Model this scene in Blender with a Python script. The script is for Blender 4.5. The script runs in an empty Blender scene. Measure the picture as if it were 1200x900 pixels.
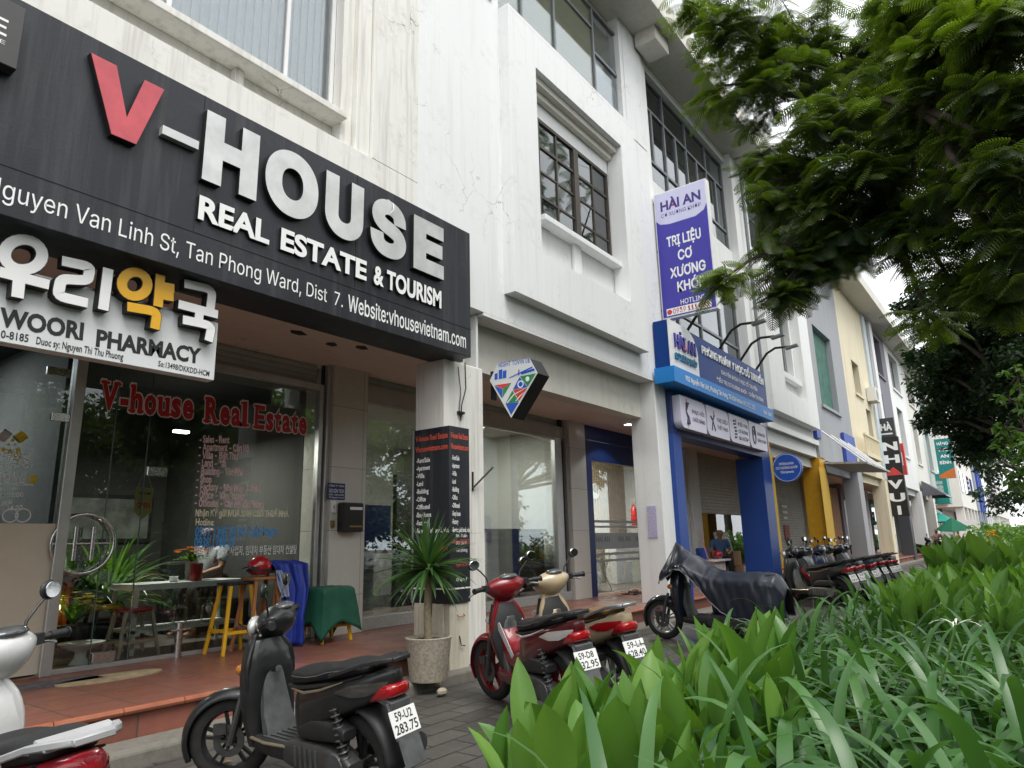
import bpy, bmesh, math, random
import numpy as np
from mathutils import Vector, Matrix
PI = math.pi
R = math.radians
scene = bpy.context.scene
COL = scene.collection
rnd = random.Random(7)

# ------------------------------------------------------------------ camera
YAW, PITCH, ROLL, FPX, CAMH = 0.64002419, 0.22855131, -0.0240243, 804.2316, 1.35
def _cam_axes():
    cy, sy, cp, sp = math.cos(YAW), math.sin(YAW), math.cos(PITCH), math.sin(PITCH)
    fw = Vector((cy*cp, sy*cp, sp))
    r = fw.cross(Vector((0, 0, 1))).normalized()
    u = r.cross(fw)
    cr, sr = math.cos(ROLL), math.sin(ROLL)
    return cr*r + sr*u, -sr*r + cr*u, fw
CR, CU, CF = _cam_axes()
cam = bpy.data.cameras.new('camera')
cam.sensor_width = 36
cam.lens = 36*FPX/1200
cam.clip_start = .05
cam.clip_end = 900
camo = bpy.data.objects.new('camera', cam)
COL.objects.link(camo)
camo.matrix_world = Matrix(((CR.x, CU.x, -CF.x, 0), (CR.y, CU.y, -CF.y, 0), (CR.z, CU.z, -CF.z, CAMH), (0, 0, 0, 1)))
scene.camera = camo

# ------------------------------------------------------------------ light: overcast daylight
world = bpy.data.worlds.new('World')
scene.world = world
world.use_nodes = True
wn = world.node_tree
for n in list(wn.nodes): wn.nodes.remove(n)
SUN_EL, SUN_AZ = R(62), R(-118)      # high soft sun, from the street side
sky = wn.nodes.new('ShaderNodeTexSky')
sky.sky_type = 'NISHITA'
sky.sun_disc = False
sky.sun_elevation = SUN_EL
sky.sun_rotation = PI/2 - SUN_AZ
sky.air_density = 1.0
sky.dust_density = 2.0
sky.ozone_density = 1.0
hs = wn.nodes.new('ShaderNodeHueSaturation')
hs.inputs['Saturation'].default_value = .12
hs.inputs['Value'].default_value = 1.0
bg = wn.nodes.new('ShaderNodeBackground')
bg.inputs['Strength'].default_value = .15
wo = wn.nodes.new('ShaderNodeOutputWorld')
wn.links.new(sky.outputs[0], hs.inputs['Color'])
cloud = wn.nodes.new('ShaderNodeMix'); cloud.data_type = 'RGBA'     # an even white cloud deck over the blue
cloud.inputs[0].default_value = .85
cloud.inputs[7].default_value = (5.0, 5.1, 5.2, 1)
wn.links.new(hs.outputs[0], cloud.inputs[6])
wn.links.new(cloud.outputs[2], bg.inputs['Color'])
wn.links.new(bg.outputs[0], wo.inputs['Surface'])
sl = bpy.data.lights.new('overcast_sun', 'SUN')
sl.energy = 1.3
sl.angle = R(35)
sl.color = (1, .97, .92)
so = bpy.data.objects.new('overcast_sun', sl)
COL.objects.link(so)
so.rotation_euler = Vector((-math.cos(SUN_EL)*math.cos(SUN_AZ), -math.cos(SUN_EL)*math.sin(SUN_AZ), -math.sin(SUN_EL))).to_track_quat('-Z', 'Y').to_euler()
so.location = (0, -5, 30)
vs = scene.view_settings
vs.view_transform = 'Standard'
vs.look = 'None'
vs.gamma = 1
vs.use_curve_mapping = False
vs.exposure = 1.12
scene.render.engine = 'CYCLES'
cy_ = scene.cycles
cy_.use_denoising = True
cy_.max_bounces = 7
cy_.diffuse_bounces = 3
cy_.glossy_bounces = 3
cy_.transmission_bounces = 4
cy_.transparent_max_bounces = 12
cy_.caustics_reflective = False
cy_.caustics_refractive = False
cy_.sample_clamp_indirect = 4

# pixel of the 1200x900 photograph -> world point at a real depth (street runs along +X, shops face -Y)
def ray(x, y):
    return CR*((x-600)/FPX) + CU*((450-y)/FPX) + CF
def onY(x, y, Y):
    d = ray(x, y); t = Y/d.y
    return Vector((t*d.x, Y, CAMH+t*d.z))
def onX(x, y, X):
    d = ray(x, y); t = X/d.x
    return Vector((X, t*d.y, CAMH+t*d.z))
def onZ(x, y, Z):
    d = ray(x, y); t = (Z-CAMH)/d.z
    return Vector((t*d.x, t*d.y, Z))

# ------------------------------------------------------------------ mesh helpers
ORG = {}
def bas(n):
    n = Vector(n).normalized()
    a = Vector((0, 0, 1)) if abs(n.z) < .9 else Vector((1, 0, 0))
    u = a.cross(n).normalized()
    return u, n.cross(u)
class MB:
    def __init__(s):
        s.v = []; s.f = []
    def add(s, vs_, fs):
        b = len(s.v)
        s.v += [tuple(p) for p in vs_]
        s.f += [tuple(i+b for i in f) for f in fs]
        return s
    def box(s, x0, x1, y0, y1, z0, z1):
        x0, x1 = min(x0, x1), max(x0, x1); y0, y1 = min(y0, y1), max(y0, y1); z0, z1 = min(z0, z1), max(z0, z1)
        return s.add([(x0,y0,z0),(x1,y0,z0),(x1,y1,z0),(x0,y1,z0),(x0,y0,z1),(x1,y0,z1),(x1,y1,z1),(x0,y1,z1)],
                     [(0,3,2,1),(4,5,6,7),(0,1,5,4),(1,2,6,5),(2,3,7,6),(3,0,4,7)])
    def obox(s, c, ex, ey, ez):
        # oriented box: centre and three half-axis vectors
        c, ex, ey, ez = Vector(c), Vector(ex), Vector(ey), Vector(ez)
        P = [c+a*ex+b*ey+d*ez for d in (-1, 1) for b in (-1, 1) for a in (-1, 1)]
        F = [(0,2,3,1),(4,5,7,6),(0,1,5,4),(1,3,7,5),(3,2,6,7),(2,0,4,6)]
        if ex.cross(ey).dot(ez) < 0: F = [tuple(reversed(f)) for f in F]
        return s.add(P, F)
    def bar(s, a, b, w, d=None, up=(0, 0, 1)):
        a, b = Vector(a), Vector(b); d = d or w
        t = (b-a); L = t.length; t.normalize(); up = Vector(up)
        if abs(t.dot(up)) > .95: up = Vector((1, 0, 0)) if abs(t.x) < .9 else Vector((0, 1, 0))
        x = t.cross(up).normalized(); y = x.cross(t)
        return s.obox((a+b)/2, t*L/2, x*w/2, y*d/2)
    def quad(s, *p):
        return s.add(p, [tuple(range(len(p)))])
    def prism(s, pts, ax, a0, a1):
        # polygon (two coords) pushed along an axis; 'y': (x,z), 'x': (y,z), 'z': (x,y)
        def P(p, a):
            return (p[0], a, p[1]) if ax == 'y' else (a, p[0], p[1]) if ax == 'x' else (p[0], p[1], a)
        n = len(pts)
        area = sum(pts[i][0]*pts[(i+1) % n][1]-pts[(i+1) % n][0]*pts[i][1] for i in range(n))
        flip = (area > 0) == (ax == 'y')
        a0, a1 = min(a0, a1), max(a0, a1)
        V = [P(p, a0) for p in pts]+[P(p, a1) for p in pts]
        F = [tuple(reversed(range(n))), tuple(range(n, 2*n))]+[(i, (i+1) % n, n+(i+1) % n, n+i) for i in range(n)]
        if flip: F = [tuple(reversed(f)) for f in F]
        return s.add(V, F)
    def tube(s, pts, r, n=8, caps=True, closed=False):
        pts = [Vector(p) for p in pts]; m = len(pts)
        rr = r if isinstance(r, (list, tuple)) else [r]*m
        V = []; u = None
        for i, p in enumerate(pts):
            if closed: t = pts[(i+1) % m]-pts[i-1]
            else: t = pts[min(i+1, m-1)]-pts[max(i-1, 0)]
            t.normalize()
            if u is None: u, w = bas(t)
            u = (u-t*u.dot(t)).normalized(); w = t.cross(u)
            V += [p+(u*math.cos(2*PI*k/n)+w*math.sin(2*PI*k/n))*rr[i] for k in range(n)]
        F = []
        for i in range(m if closed else m-1):
            j = (i+1) % m
            F += [(i*n+k, i*n+(k+1) % n, j*n+(k+1) % n, j*n+k) for k in range(n)]
        if caps and not closed: F += [tuple(reversed(range(n))), tuple(range((m-1)*n, m*n))]
        return s.add(V, F)
    def lathe(s, prof, c=(0, 0, 0), ax=(0, 0, 1), n=24, closed=False):
        # profile of (radius, height along the axis)
        ax = Vector(ax).normalized(); u, w = bas(ax); c = Vector(c); V = []
        for (r, h) in prof:
            V += [c+ax*h+(u*math.cos(2*PI*k/n)+w*math.sin(2*PI*k/n))*max(r, 1e-4) for k in range(n)]
        m = len(prof); F = []
        for i in range(m if closed else m-1):
            j = (i+1) % m
            F += [(i*n+k, i*n+(k+1) % n, j*n+(k+1) % n, j*n+k) for k in range(n)]
        if not closed: F += [tuple(reversed(range(n))), tuple(range((m-1)*n, m*n))]
        return s.add(V, F)
    def loft(s, rings, caps=True, closed=True):
        n = len(rings[0]); V = [p for r in rings for p in r]; F = []; m = len(rings)
        for i in range(m-1):
            for k in range(n if closed else n-1):
                F.append((i*n+k, i*n+(k+1) % n, (i+1)*n+(k+1) % n, (i+1)*n+k))
        if caps and closed: F += [tuple(reversed(range(n))), tuple(range((m-1)*n, m*n))]
        return s.add(V, F)
    def grid(s, fn, nu, nv):
        V = [fn(i/nu, j/nv) for i in range(nu+1) for j in range(nv+1)]
        F = [(i*(nv+1)+j, (i+1)*(nv+1)+j, (i+1)*(nv+1)+j+1, i*(nv+1)+j+1) for i in range(nu) for j in range(nv)]
        return s.add(V, F)
    def ball(s, c, rx, ry=None, rz=None, n=12, m=8):
        ry = ry or rx; rz = rz or rx
        V = []
        for j in range(m+1):
            a = -PI/2+PI*j/m
            V += [(c[0]+rx*max(math.cos(a), .001)*math.cos(2*PI*k/n), c[1]+ry*max(math.cos(a), .001)*math.sin(2*PI*k/n), c[2]+rz*math.sin(a)) for k in range(n)]
        F = [(j*n+k, j*n+(k+1) % n, (j+1)*n+(k+1) % n, (j+1)*n+k) for j in range(m) for k in range(n)]
        return s.add(V, F)
    def text(s, body, a, b, cap, off=0., ext=0., up=None, lift=.002, res=2, nor=None):
        # lettering whose box is fitted from point a to point b (baseline), capitals `cap` high
        if FONT and off > .013 and body != 'HÀI AN' and any(ord(ch) > 127 and not '\uac00' <= ch <= '\ud7a3' for ch in body):
            V0, F0 = glyphs(body, .012 if ext else .008, ext > 0, res); V, F = [], []       # bold: the outline printed five times, a hair apart
            for i_, (dx, dy) in enumerate(((0, 0), (1, 0), (-1, 0), (0, 1), (0, -1)) if not ext else ((0, 0),)):
                F += [tuple(k+len(V) for k in f) for f in F0]; V += [(p[0]+dx*off*.9, p[1]+dy*off*.9, p[2]+i_*.0 if ext else -i_*1e-4) for p in V0]
        else: V, F = glyphs(body, off, ext > 0, res)
        if not V: return s
        a, b = Vector(a), Vector(b)
        ex = b-a; W = ex.length; ex.normalize()
        ey = Vector(up) if up else Vector((0, 0, 1))
        ey = (ey-ex*ey.dot(ex)).normalized()
        nz = ex.cross(ey)
        x0 = min(p[0] for p in V); x1 = max(p[0] for p in V)
        kx = W/(x1-x0); ky = cap/.7
        return s.add([a+ex*((p[0]-x0)*kx)+ey*(p[1]*ky)+nz*(lift+(ext if p[2] > 0 else 0 if ext else p[2]*3)) for p in V], F)
    def xf(s, M):
        s.v = [tuple(M @ Vector(p)) for p in s.v]; return s
    def build(s, name, mat, parent=None, smooth=None, bevel=0., seg=1, sub=0, solid=0.):
        me = bpy.data.meshes.new(name)
        if parent is not None: o0 = ORG.get(parent, Vector((0, 0, 0)))
        else:
            P = np.array(s.v)
            o0 = Vector(((P[:, 0].min()+P[:, 0].max())/2, (P[:, 1].min()+P[:, 1].max())/2, P[:, 2].min()))
        me.from_pydata([(p[0]-o0[0], p[1]-o0[1], p[2]-o0[2]) for p in s.v], [], s.f)
        me.materials.append(mat)
        o = bpy.data.objects.new(name, me); COL.objects.link(o)
        ORG[o] = o0
        if parent is not None: o.parent = parent
        else: o.location = o0
        if smooth is not None:
            me.polygons.foreach_set('use_smooth', [True]*len(me.polygons))
            if smooth < 180: me.set_sharp_from_angle(angle=R(smooth))
        if solid:
            m = o.modifiers.new('solid', 'SOLIDIFY'); m.thickness = solid; m.offset = 0
        if bevel:
            m = o.modifiers.new('bevel', 'BEVEL'); m.width = bevel; m.segments = seg; m.limit_method = 'ANGLE'; m.angle_limit = R(40)
        if sub:
            m = o.modifiers.new('sub', 'SUBSURF'); m.levels = sub; m.render_levels = sub
        return o
_gl = {}
try:                      # Blender's own bundled interface font; the built-in one stands in if it is missing
    import os
    FONT = bpy.data.fonts.load(os.path.join(bpy.utils.system_resource('DATAFILES'), 'fonts', 'Inter.woff2'))
    if not FONT.name.startswith('Inter'): FONT = None
except Exception:
    FONT = None
def glyphs(body, off, ext, res):
    k = (body, off, ext, res)
    if k not in _gl:
        c = bpy.data.curves.new('t', 'FONT'); c.body = body; c.offset = off; c.resolution_u = res
        if FONT and (off <= .013 or body in 'HOUSE') and not any('\uac00' <= ch <= '\ud7a3' for ch in body): c.font = FONT; c.size = 1.3; c.offset = off*.9
        if ext: c.extrude = .05
        o = bpy.data.objects.new('t', c)
        m = bpy.data.meshes.new_from_object(o)
        _gl[k] = ([tuple(v.co) for v in m.vertices], [tuple(p.vertices) for p in m.polygons])
        bpy.data.objects.remove(o); bpy.data.curves.remove(c); bpy.data.meshes.remove(m)
    return _gl[k]
def tag(o, label=None, cat=None, group=None, kind=None):
    if label: o['label'] = label
    if cat: o['category'] = cat
    if group: o['group'] = group
    if kind: o['kind'] = kind
    return o
def thing(name, label, cat, loc=(0, 0, 0), group=None):
    o = bpy.data.objects.new(name, None); COL.objects.link(o)
    o.location = loc; ORG[o] = Vector(loc); o.empty_display_size = .2
    return tag(o, label, cat, group)
KIDS = {}
def copy_tree(o, parent=None, kids=None):
    kids = kids if kids is not None else {}
    if not kids:
        for q in bpy.data.objects:
            if q.parent: kids.setdefault(q.parent.name, []).append(q)
    c = o.copy(); COL.objects.link(c); c.parent = parent
    for k in ('label', 'group'):
        if parent is None and k in c: del c[k]
    for ch in kids.get(o.name, []): copy_tree(ch, c, kids)
    return c

# ------------------------------------------------------------------ materials
def mat_new(name):
    m = bpy.data.materials.new(name); m.use_nodes = True
    nt = m.node_tree
    return m, nt, nt.nodes['Principled BSDF']
def nd(nt, t, **kw):
    n = nt.nodes.new(t)
    for k, v in kw.items():
        if k in n.inputs: n.inputs[k].default_value = v
        else: setattr(n, k, v)
    return n
def ramp(nt, src, p0, p1, c0=(0, 0, 0, 1), c1=(1, 1, 1, 1)):
    r = nt.nodes.new('ShaderNodeValToRGB')
    r.color_ramp.elements[0].position = p0; r.color_ramp.elements[1].position = p1
    r.color_ramp.elements[0].color = c0; r.color_ramp.elements[1].color = c1
    nt.links.new(src, r.inputs[0]); return r
def mixc(nt, fac, a, b):
    m = nt.nodes.new('ShaderNodeMix'); m.data_type = 'RGBA'
    if hasattr(fac, 'is_linked') or hasattr(fac, 'links'): nt.links.new(fac, m.inputs[0])
    else: m.inputs[0].default_value = fac
    for i, c in ((6, a), (7, b)):
        if hasattr(c, 'links'): nt.links.new(c, m.inputs[i])
        else: m.inputs[i].default_value = (*c, 1) if len(c) == 3 else c
    return m.outputs[2]
def mth(nt, op, a, b=None):
    m = nt.nodes.new('ShaderNodeMath'); m.operation = op
    for i, x in enumerate((a, b)):
        if x is None: continue
        if hasattr(x, 'links'): nt.links.new(x, m.inputs[i])
        else: m.inputs[i].default_value = x
    return m.outputs[0]
def coords(nt, obj=True, scale=(1, 1, 1), rot=(0, 0, 0)):
    if obj:
        c = nt.nodes.new('ShaderNodeTexCoord').outputs['Object']
    else:
        c = nt.nodes.new('ShaderNodeNewGeometry').outputs['Position']
    mp = nt.nodes.new('ShaderNodeMapping'); mp.inputs['Scale'].default_value = scale; mp.inputs['Rotation'].default_value = rot
    nt.links.new(c, mp.inputs[0]); return mp.outputs[0]
def noise(nt, vec, s, det=4, rough=.6):
    n = nd(nt, 'ShaderNodeTexNoise', Scale=s, Detail=det, Roughness=rough)
    nt.links.new(vec, n.inputs['Vector']); return n.outputs['Fac']
_mc = {}
def plain(name, col, rough=.6, metal=0., var=.12, scale=8., spec=.5, coat=0., bump=0., obj=True):
    if name in _mc: return _mc[name]
    m, nt, b = mat_new(name)
    b.inputs['Roughness'].default_value = rough; b.inputs['Metallic'].default_value = metal
    b.inputs['Specular IOR Level'].default_value = spec; b.inputs['Coat Weight'].default_value = coat
    v = coords(nt, obj); n = noise(nt, v, scale, 5)
    d = tuple(c*(1-var) for c in col); l = tuple(min(1, c*(1+var*.6)) for c in col)
    r = ramp(nt, n, .3, .7); c = mixc(nt, r.outputs[0], d, l)
    nt.links.new(c, b.inputs['Base Color'])
    n2 = noise(nt, v, scale*3.1, 3)
    rr = nd(nt, 'ShaderNodeMapRange'); rr.inputs[3].default_value = max(0, rough-.1); rr.inputs[4].default_value = min(1, rough+.12)
    nt.links.new(n2, rr.inputs[0]); nt.links.new(rr.outputs[0], b.inputs['Roughness'])
    if bump:
        bp = nd(nt, 'ShaderNodeBump', Strength=bump, Distance=.01); nt.links.new(n2, bp.inputs['Height']); nt.links.new(bp.outputs[0], b.inputs['Normal'])
    _mc[name] = m; return m
def plaster(name, col, grime=.35, gcol=(.16, .14, .11), crack=0., streak=.5, sc=1.):
    # painted render with blotches, run-off streaks and hairline cracks
    if name in _mc: return _mc[name]
    m, nt, b = mat_new(name)
    v = coords(nt, False)
    n1 = noise(nt, v, 1.3*sc, 6, .65); n2 = noise(nt, v, 9*sc, 5, .7)
    vs_ = coords(nt, False, (3.5, 3.5, .18)); n3 = noise(nt, vs_, 2.2*sc, 5, .65)
    f1 = mth(nt, 'MULTIPLY', ramp(nt, n1, .50, .80).outputs[0], ramp(nt, n2, .40, .70).outputs[0])
    f2 = mth(nt, 'MULTIPLY', ramp(nt, n3, .50, .74).outputs[0], streak)
    f = mth(nt, 'MULTIPLY', mth(nt, 'MAXIMUM', f1, f2), grime)
    base = mixc(nt, n1, tuple(c*.95 for c in col), tuple(min(1, c*1.03) for c in col))
    c = mixc(nt, f, base, gcol)
    if crack:
        vw = nt.nodes.new('ShaderNodeVectorMath'); vw.operation = 'ADD'
        nn = nd(nt, 'ShaderNodeTexNoise', Scale=2.5, Detail=4); nt.links.new(v, nn.inputs['Vector'])
        sc_ = nt.nodes.new('ShaderNodeVectorMath'); sc_.operation = 'SCALE'; sc_.inputs[3].default_value = .7
        nt.links.new(nn.outputs['Color'], sc_.inputs[0]); nt.links.new(v, vw.inputs[0]); nt.links.new(sc_.outputs[0], vw.inputs[1])
        vo = nd(nt, 'ShaderNodeTexVoronoi', feature='DISTANCE_TO_EDGE', Scale=.9); nt.links.new(vw.outputs[0], vo.inputs['Vector'])
        line = ramp(nt, vo.outputs['Distance'], .0, .005, (1, 1, 1, 1), (0, 0, 0, 1)).outputs[0]
        mk = ramp(nt, noise(nt, v, .9, 3), .54, .64).outputs[0]
        c = mixc(nt, mth(nt, 'MULTIPLY', mth(nt, 'MULTIPLY', line, mk), crack), c, (.13, .12, .1))
    nt.links.new(c, b.inputs['Base Color'])
    b.inputs['Roughness'].default_value = .85; b.inputs['Specular IOR Level'].default_value = .25
    bp = nd(nt, 'ShaderNodeBump', Strength=.15, Distance=.01); nt.links.new(noise(nt, v, 40, 4), bp.inputs['Height']); nt.links.new(bp.outputs[0], b.inputs['Normal'])
    _mc[name] = m; return m
def glass(name, tint=(.8, .85, .85), refl=1., rough=.0):
    # thin pane: tinted see-through plus Fresnel mirror
    if name in _mc: return _mc[name]
    m, nt, b = mat_new(name); nt.nodes.remove(b)
    out = [n for n in nt.nodes if n.type == 'OUTPUT_MATERIAL'][0]
    tr = nd(nt, 'ShaderNodeBsdfTransparent'); tr.inputs[0].default_value = (*tint, 1)
    gl = nd(nt, 'ShaderNodeBsdfGlossy'); gl.inputs['Roughness'].default_value = rough; gl.inputs['Color'].default_value = (.9, .93, .95, 1)
    fr = nd(nt, 'ShaderNodeFresnel', IOR=1.55)
    mx = nt.nodes.new('ShaderNodeMixShader')
    k = mth(nt, 'MINIMUM', mth(nt, 'MULTIPLY', fr.outputs[0], 1.5*refl), .95)
    nt.links.new(k, mx.inputs[0]); nt.links.new(tr.outputs[0], mx.inputs[1]); nt.links.new(gl.outputs[0], mx.inputs[2])
    nt.links.new(mx.outputs[0], out.inputs[0])
    _mc[name] = m; return m
def emit(name, col, s):
    if name in _mc: return _mc[name]
    m, nt, b = mat_new(name)
    b.inputs['Base Color'].default_value = (*col, 1); b.inputs['Emission Color'].default_value = (*col, 1); b.inputs['Emission Strength'].default_value = s
    _mc[name] = m; return m
def tiles(name, col, mortar, w, h, ms=.012, off=.5, rough=.6, rot=(0, 0, 0), var=.25, stain=.4, obj=False, bump=.4):
    if name in _mc: return _mc[name]
    m, nt, b = mat_new(name)
    v = coords(nt, obj, (1, 1, 1), rot)
    br = nd(nt, 'ShaderNodeTexBrick', Scale=1.0); br.offset = off
    br.inputs['Brick Width'].default_value = w; br.inputs['Row Height'].default_value = h; br.inputs['Mortar Size'].default_value = ms
    br.inputs['Mortar Smooth'].default_value = .3; br.inputs['Bias'].default_value = 0
    br.inputs['Color1'].default_value = (*[c*(1-var) for c in col], 1); br.inputs['Color2'].default_value = (*[min(1, c*(1+var)) for c in col], 1)
    br.inputs['Mortar'].default_value = (*mortar, 1)
    nt.links.new(v, br.inputs['Vector'])
    n1 = noise(nt, v, 1.1, 6, .7); n2 = noise(nt, v, 14, 5, .7)
    f = mth(nt, 'MULTIPLY', ramp(nt, n1, .42, .7).outputs[0], stain)
    c = mixc(nt, f, br.outputs['Color'], tuple(c*.45 for c in col))
    c = mixc(nt, mth(nt, 'MULTIPLY', ramp(nt, n2, .55, .75).outputs[0], .3), c, tuple(min(1, c*1.5+.02) for c in col))
    nt.links.new(c, b.inputs['Base Color'])
    rr = ramp(nt, n1, .35, .65, (rough-.2,)*3+(1,), (rough+.15,)*3+(1,)); nt.links.new(rr.outputs[0], b.inputs['Roughness'])
    h_ = mth(nt, 'SUBTRACT', mth(nt, 'MULTIPLY', n2, .3), br.outputs['Fac'])
    bp = nd(nt, 'ShaderNodeBump', Strength=bump, Distance=.008); nt.links.new(h_, bp.inputs['Height']); nt.links.new(bp.outputs[0], b.inputs['Normal'])
    _mc[name] = m; return m
def leafmat(name, c0, c1, trans=.35, rough=.4, veins=0., spec=.5):
    # leaf blade: colour differs leaf by leaf (attribute 'tint'), some light comes through
    if name in _mc: return _mc[name]
    m, nt, b = mat_new(name)
    at = nd(nt, 'ShaderNodeAttribute', attribute_name='tint')
    c = mixc(nt, at.outputs['Fac'], c0, c1)
    if veins:
        uv = nt.nodes.new('ShaderNodeUVMap')
        w = nd(nt, 'ShaderNodeTexWave', Scale=veins, Distortion=.6); nt.links.new(uv.outputs[0], w.inputs['Vector'])
        c = mixc(nt, mth(nt, 'MULTIPLY', w.outputs['Fac'], .18), c, tuple(x*1.9+.01 for x in c1))
    nt.links.new(c, b.inputs['Base Color'])
    b.inputs['Roughness'].default_value = rough; b.inputs['Specular IOR Level'].default_value = spec
    out = [n for n in nt.nodes if n.type == 'OUTPUT_MATERIAL'][0]
    tl = nd(nt, 'ShaderNodeBsdfTranslucent'); tc = mixc(nt, .6, c, (c1[0]*1.6+.02, c1[1]*1.9+.02, c1[2]*.5)); nt.links.new(tc, tl.inputs['Color'])
    mx = nt.nodes.new('ShaderNodeMixShader'); mx.inputs[0].default_value = trans
    nt.links.new(b.outputs[0], mx.inputs[1]); nt.links.new(tl.outputs[0], mx.inputs[2]); nt.links.new(mx.outputs[0], out.inputs[0])
    _mc[name] = m; return m
# ------------------------------------------------------------------ the setting
ZT = .33            # terrace floor
YF = 5.05           # front plane of the pillars
YS = 7.05           # shop fronts
ZC = 3.65           # arcade ceiling
M_paver = tiles('paver', (.082, .077, .070), (.028, .026, .023), .42, .21, .010, .5, .5, var=.28, stain=.55, bump=.9)
M_terr = tiles('terracotta', (.215, .082, .056), (.075, .05, .04), .42, .42, .008, 0, .42, var=.2, stain=.5, bump=.3)
M_riser = tiles('riser', (.25, .09, .062), (.10, .08, .07), .42, .5, .008, 0, .6, rot=(R(90), 0, 0), var=.25, stain=.75)
M_nose = plain('nosing', (.36, .12, .065), .35, var=.35, scale=5)
M_kerb = plaster('kerbstone', (.185, .172, .148), .95, (.06, .06, .045), sc=2)
M_soil = plain('soil', (.055, .042, .03), .95, var=.5, scale=20, bump=.6, obj=False)
M_asph = plain('asphalt', (.06, .06, .06), .85, var=.2, scale=6, obj=False)
g = MB().quad((-60, -220, -.03), (420, -220, -.03), (420, 220, -.03), (-60, 220, -.03)).build('ground', M_asph); tag(g, kind='structure')
g = MB().quad((-6, -1.2, 0), (300, -1.2, 0), (300, 4.92, 0), (-6, 4.92, 0)).build('pavement', M_paver); tag(g, kind='structure')
m = MB()
prof = [(4.90, -.02), (4.905, .085), (4.935, .115), (5.14, .125), (5.14, -.02)]
x = -6.
while x < 96:
    L = 1.0
    j = rnd.uniform(-.006, .006)
    m.prism([(p[0]+j, p[1]) for p in prof], 'x', x+.004, x+L-.004); x += L
g = m.build('kerb', M_kerb, bevel=.008); tag(g, kind='structure')
m = MB().box(-6, 96, 5.14, 7.4, -.01, ZT-.03)
g = m.build('terrace_base', M_riser); tag(g, kind='structure')
m = MB().box(-6, 96, 5.13, 13, ZT-.028, ZT)
g = m.build('terrace', M_terr); tag(g, kind='structure')
m = MB()
x = -6.
while x < 96:
    m.tube([(x+.003, 5.118, ZT-.022), (x+.417, 5.118, ZT-.022)], .024, 8); x += .42
g = m.build('terrace_nosing', M_nose, smooth=40); tag(g, kind='structure')
# planting bed between pavement and road
BED_Y0, BED_Y1 = .05, 2.5
m = MB().box(-4, 13.2, BED_Y0, BED_Y1, -.02, .05)
m.box(15.2, 90, BED_Y0, BED_Y1, -.02, .05)
g = m.build('bed_soil', M_soil); tag(g, kind='structure')
# ------------------------------------------------------------------ materials of the buildings
M_w1 = plaster('old_white', (.79, .775, .73), .85, (.22, .195, .15), 1., .5, 1.4)
M_w2 = plaster('white_paint', (.80, .81, .81), .55, (.34, .32, .28), .6, .3, 1.2)
M_w2b = plaster('shaded_beam', (.66, .64, .58), .6, (.26, .24, .2), .7, .4)  # beige paint of the lintel, window hood and eaves
M_soff = plaster('soffit_paint', (.80, .73, .66), .45, (.25, .22, .18), .8, .2)
M_col = tiles('column_tile', (.62, .60, .55), (.25, .24, .22), 1.2, .78, .004, 0, .5, rot=(R(90), 0, 0), var=.05, stain=.12, bump=.2)
M_alu = plain('aluminium', (.55, .55, .54), .4, .7, .1)
M_alug = plain('grey_frame', (.20, .215, .225), .45, .2, .15)
M_bronze = plain('bronze_frame', (.075, .062, .05), .45, .3, .2)
M_blackp = plaster('black_panel', (.019, .021, .027), .55, (.085, .088, .095), 0, .9, 1.2)
M_blackp.node_tree.nodes['Principled BSDF'].inputs['Roughness'].default_value = .40
M_blackp.node_tree.nodes['Principled BSDF'].inputs['Specular IOR Level'].default_value = .35
M_blackm = plain('black_matt', (.012, .012, .013), .6)
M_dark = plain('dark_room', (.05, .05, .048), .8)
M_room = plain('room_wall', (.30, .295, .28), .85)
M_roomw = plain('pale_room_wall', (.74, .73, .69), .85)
M_floor = plain('room_floor', (.13, .125, .115), .3)
M_shut = plain('shutter_grey', (.42, .41, .38), .55, .2, .15, 4)
M_glass = glass('shop_glass', (.86, .90, .88), .7)
M_glassd = glass('dark_glass', (.42, .46, .46), 1.35)
M_glassf = glass('clear_glass', (.93, .95, .95), .5)
M_navy = plain('navy_panel', (.008, .028, .13), .4)
M_white = plain('white_plastic', (.78, .78, .78), .45, var=.05)
M_silver = plain('brushed_letters', (.60, .61, .60), .38, .3, .2, 4)
M_lwhite = plain('white_lettering', (.85, .85, .84), .5, var=.03)
M_lblack = plain('black_lettering', (.015, .015, .017), .4)
M_red = plain('faded_red', (.60, .085, .11), .4, 0, .3, 3)
M_steel = plain('stainless', (.6, .6, .6), .25, 1., .1)
M_iron = plain('dark_iron', (.03, .03, .032), .5, .5, .3)

def shutter(mb, x0, x1, y, z0, z1, step=.075):
    # rolling shutter: curved slats
    n = int((z1-z0)/step)
    def fn(u, v):
        k = v*n*3; z = z0+(z1-z0)*v
        return (x0+(x1-x0)*u, y-.012*abs(math.sin(PI*k/3)), z)
    mb.grid(fn, 1, n*3)
def framed(mb, x0, x1, z0, z1, y, w, d, xs=(), zs=()):
    # outer frame and bars standing in the plane y
    mb.box(x0, x0+w, y, y+d, z0, z1); mb.box(x1-w, x1, y, y+d, z0, z1)
    mb.box(x0+w, x1-w, y, y+d, z0, z0+w); mb.box(x0+w, x1-w, y, y+d, z1-w, z1)
    for x in xs: mb.box(x-w*.4, x+w*.4, y+.004, y+d-.004, z0+w, z1-w)
    for z in zs: mb.box(x0+w, x1-w, y+.008, y+d-.008, z-w*.4, z+w*.4)
def pane(name, x0, x1, z0, z1, y, mat, par):
    return MB().box(x0, x1, y, y+.008, z0, z1).build(name, mat, par)
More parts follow.
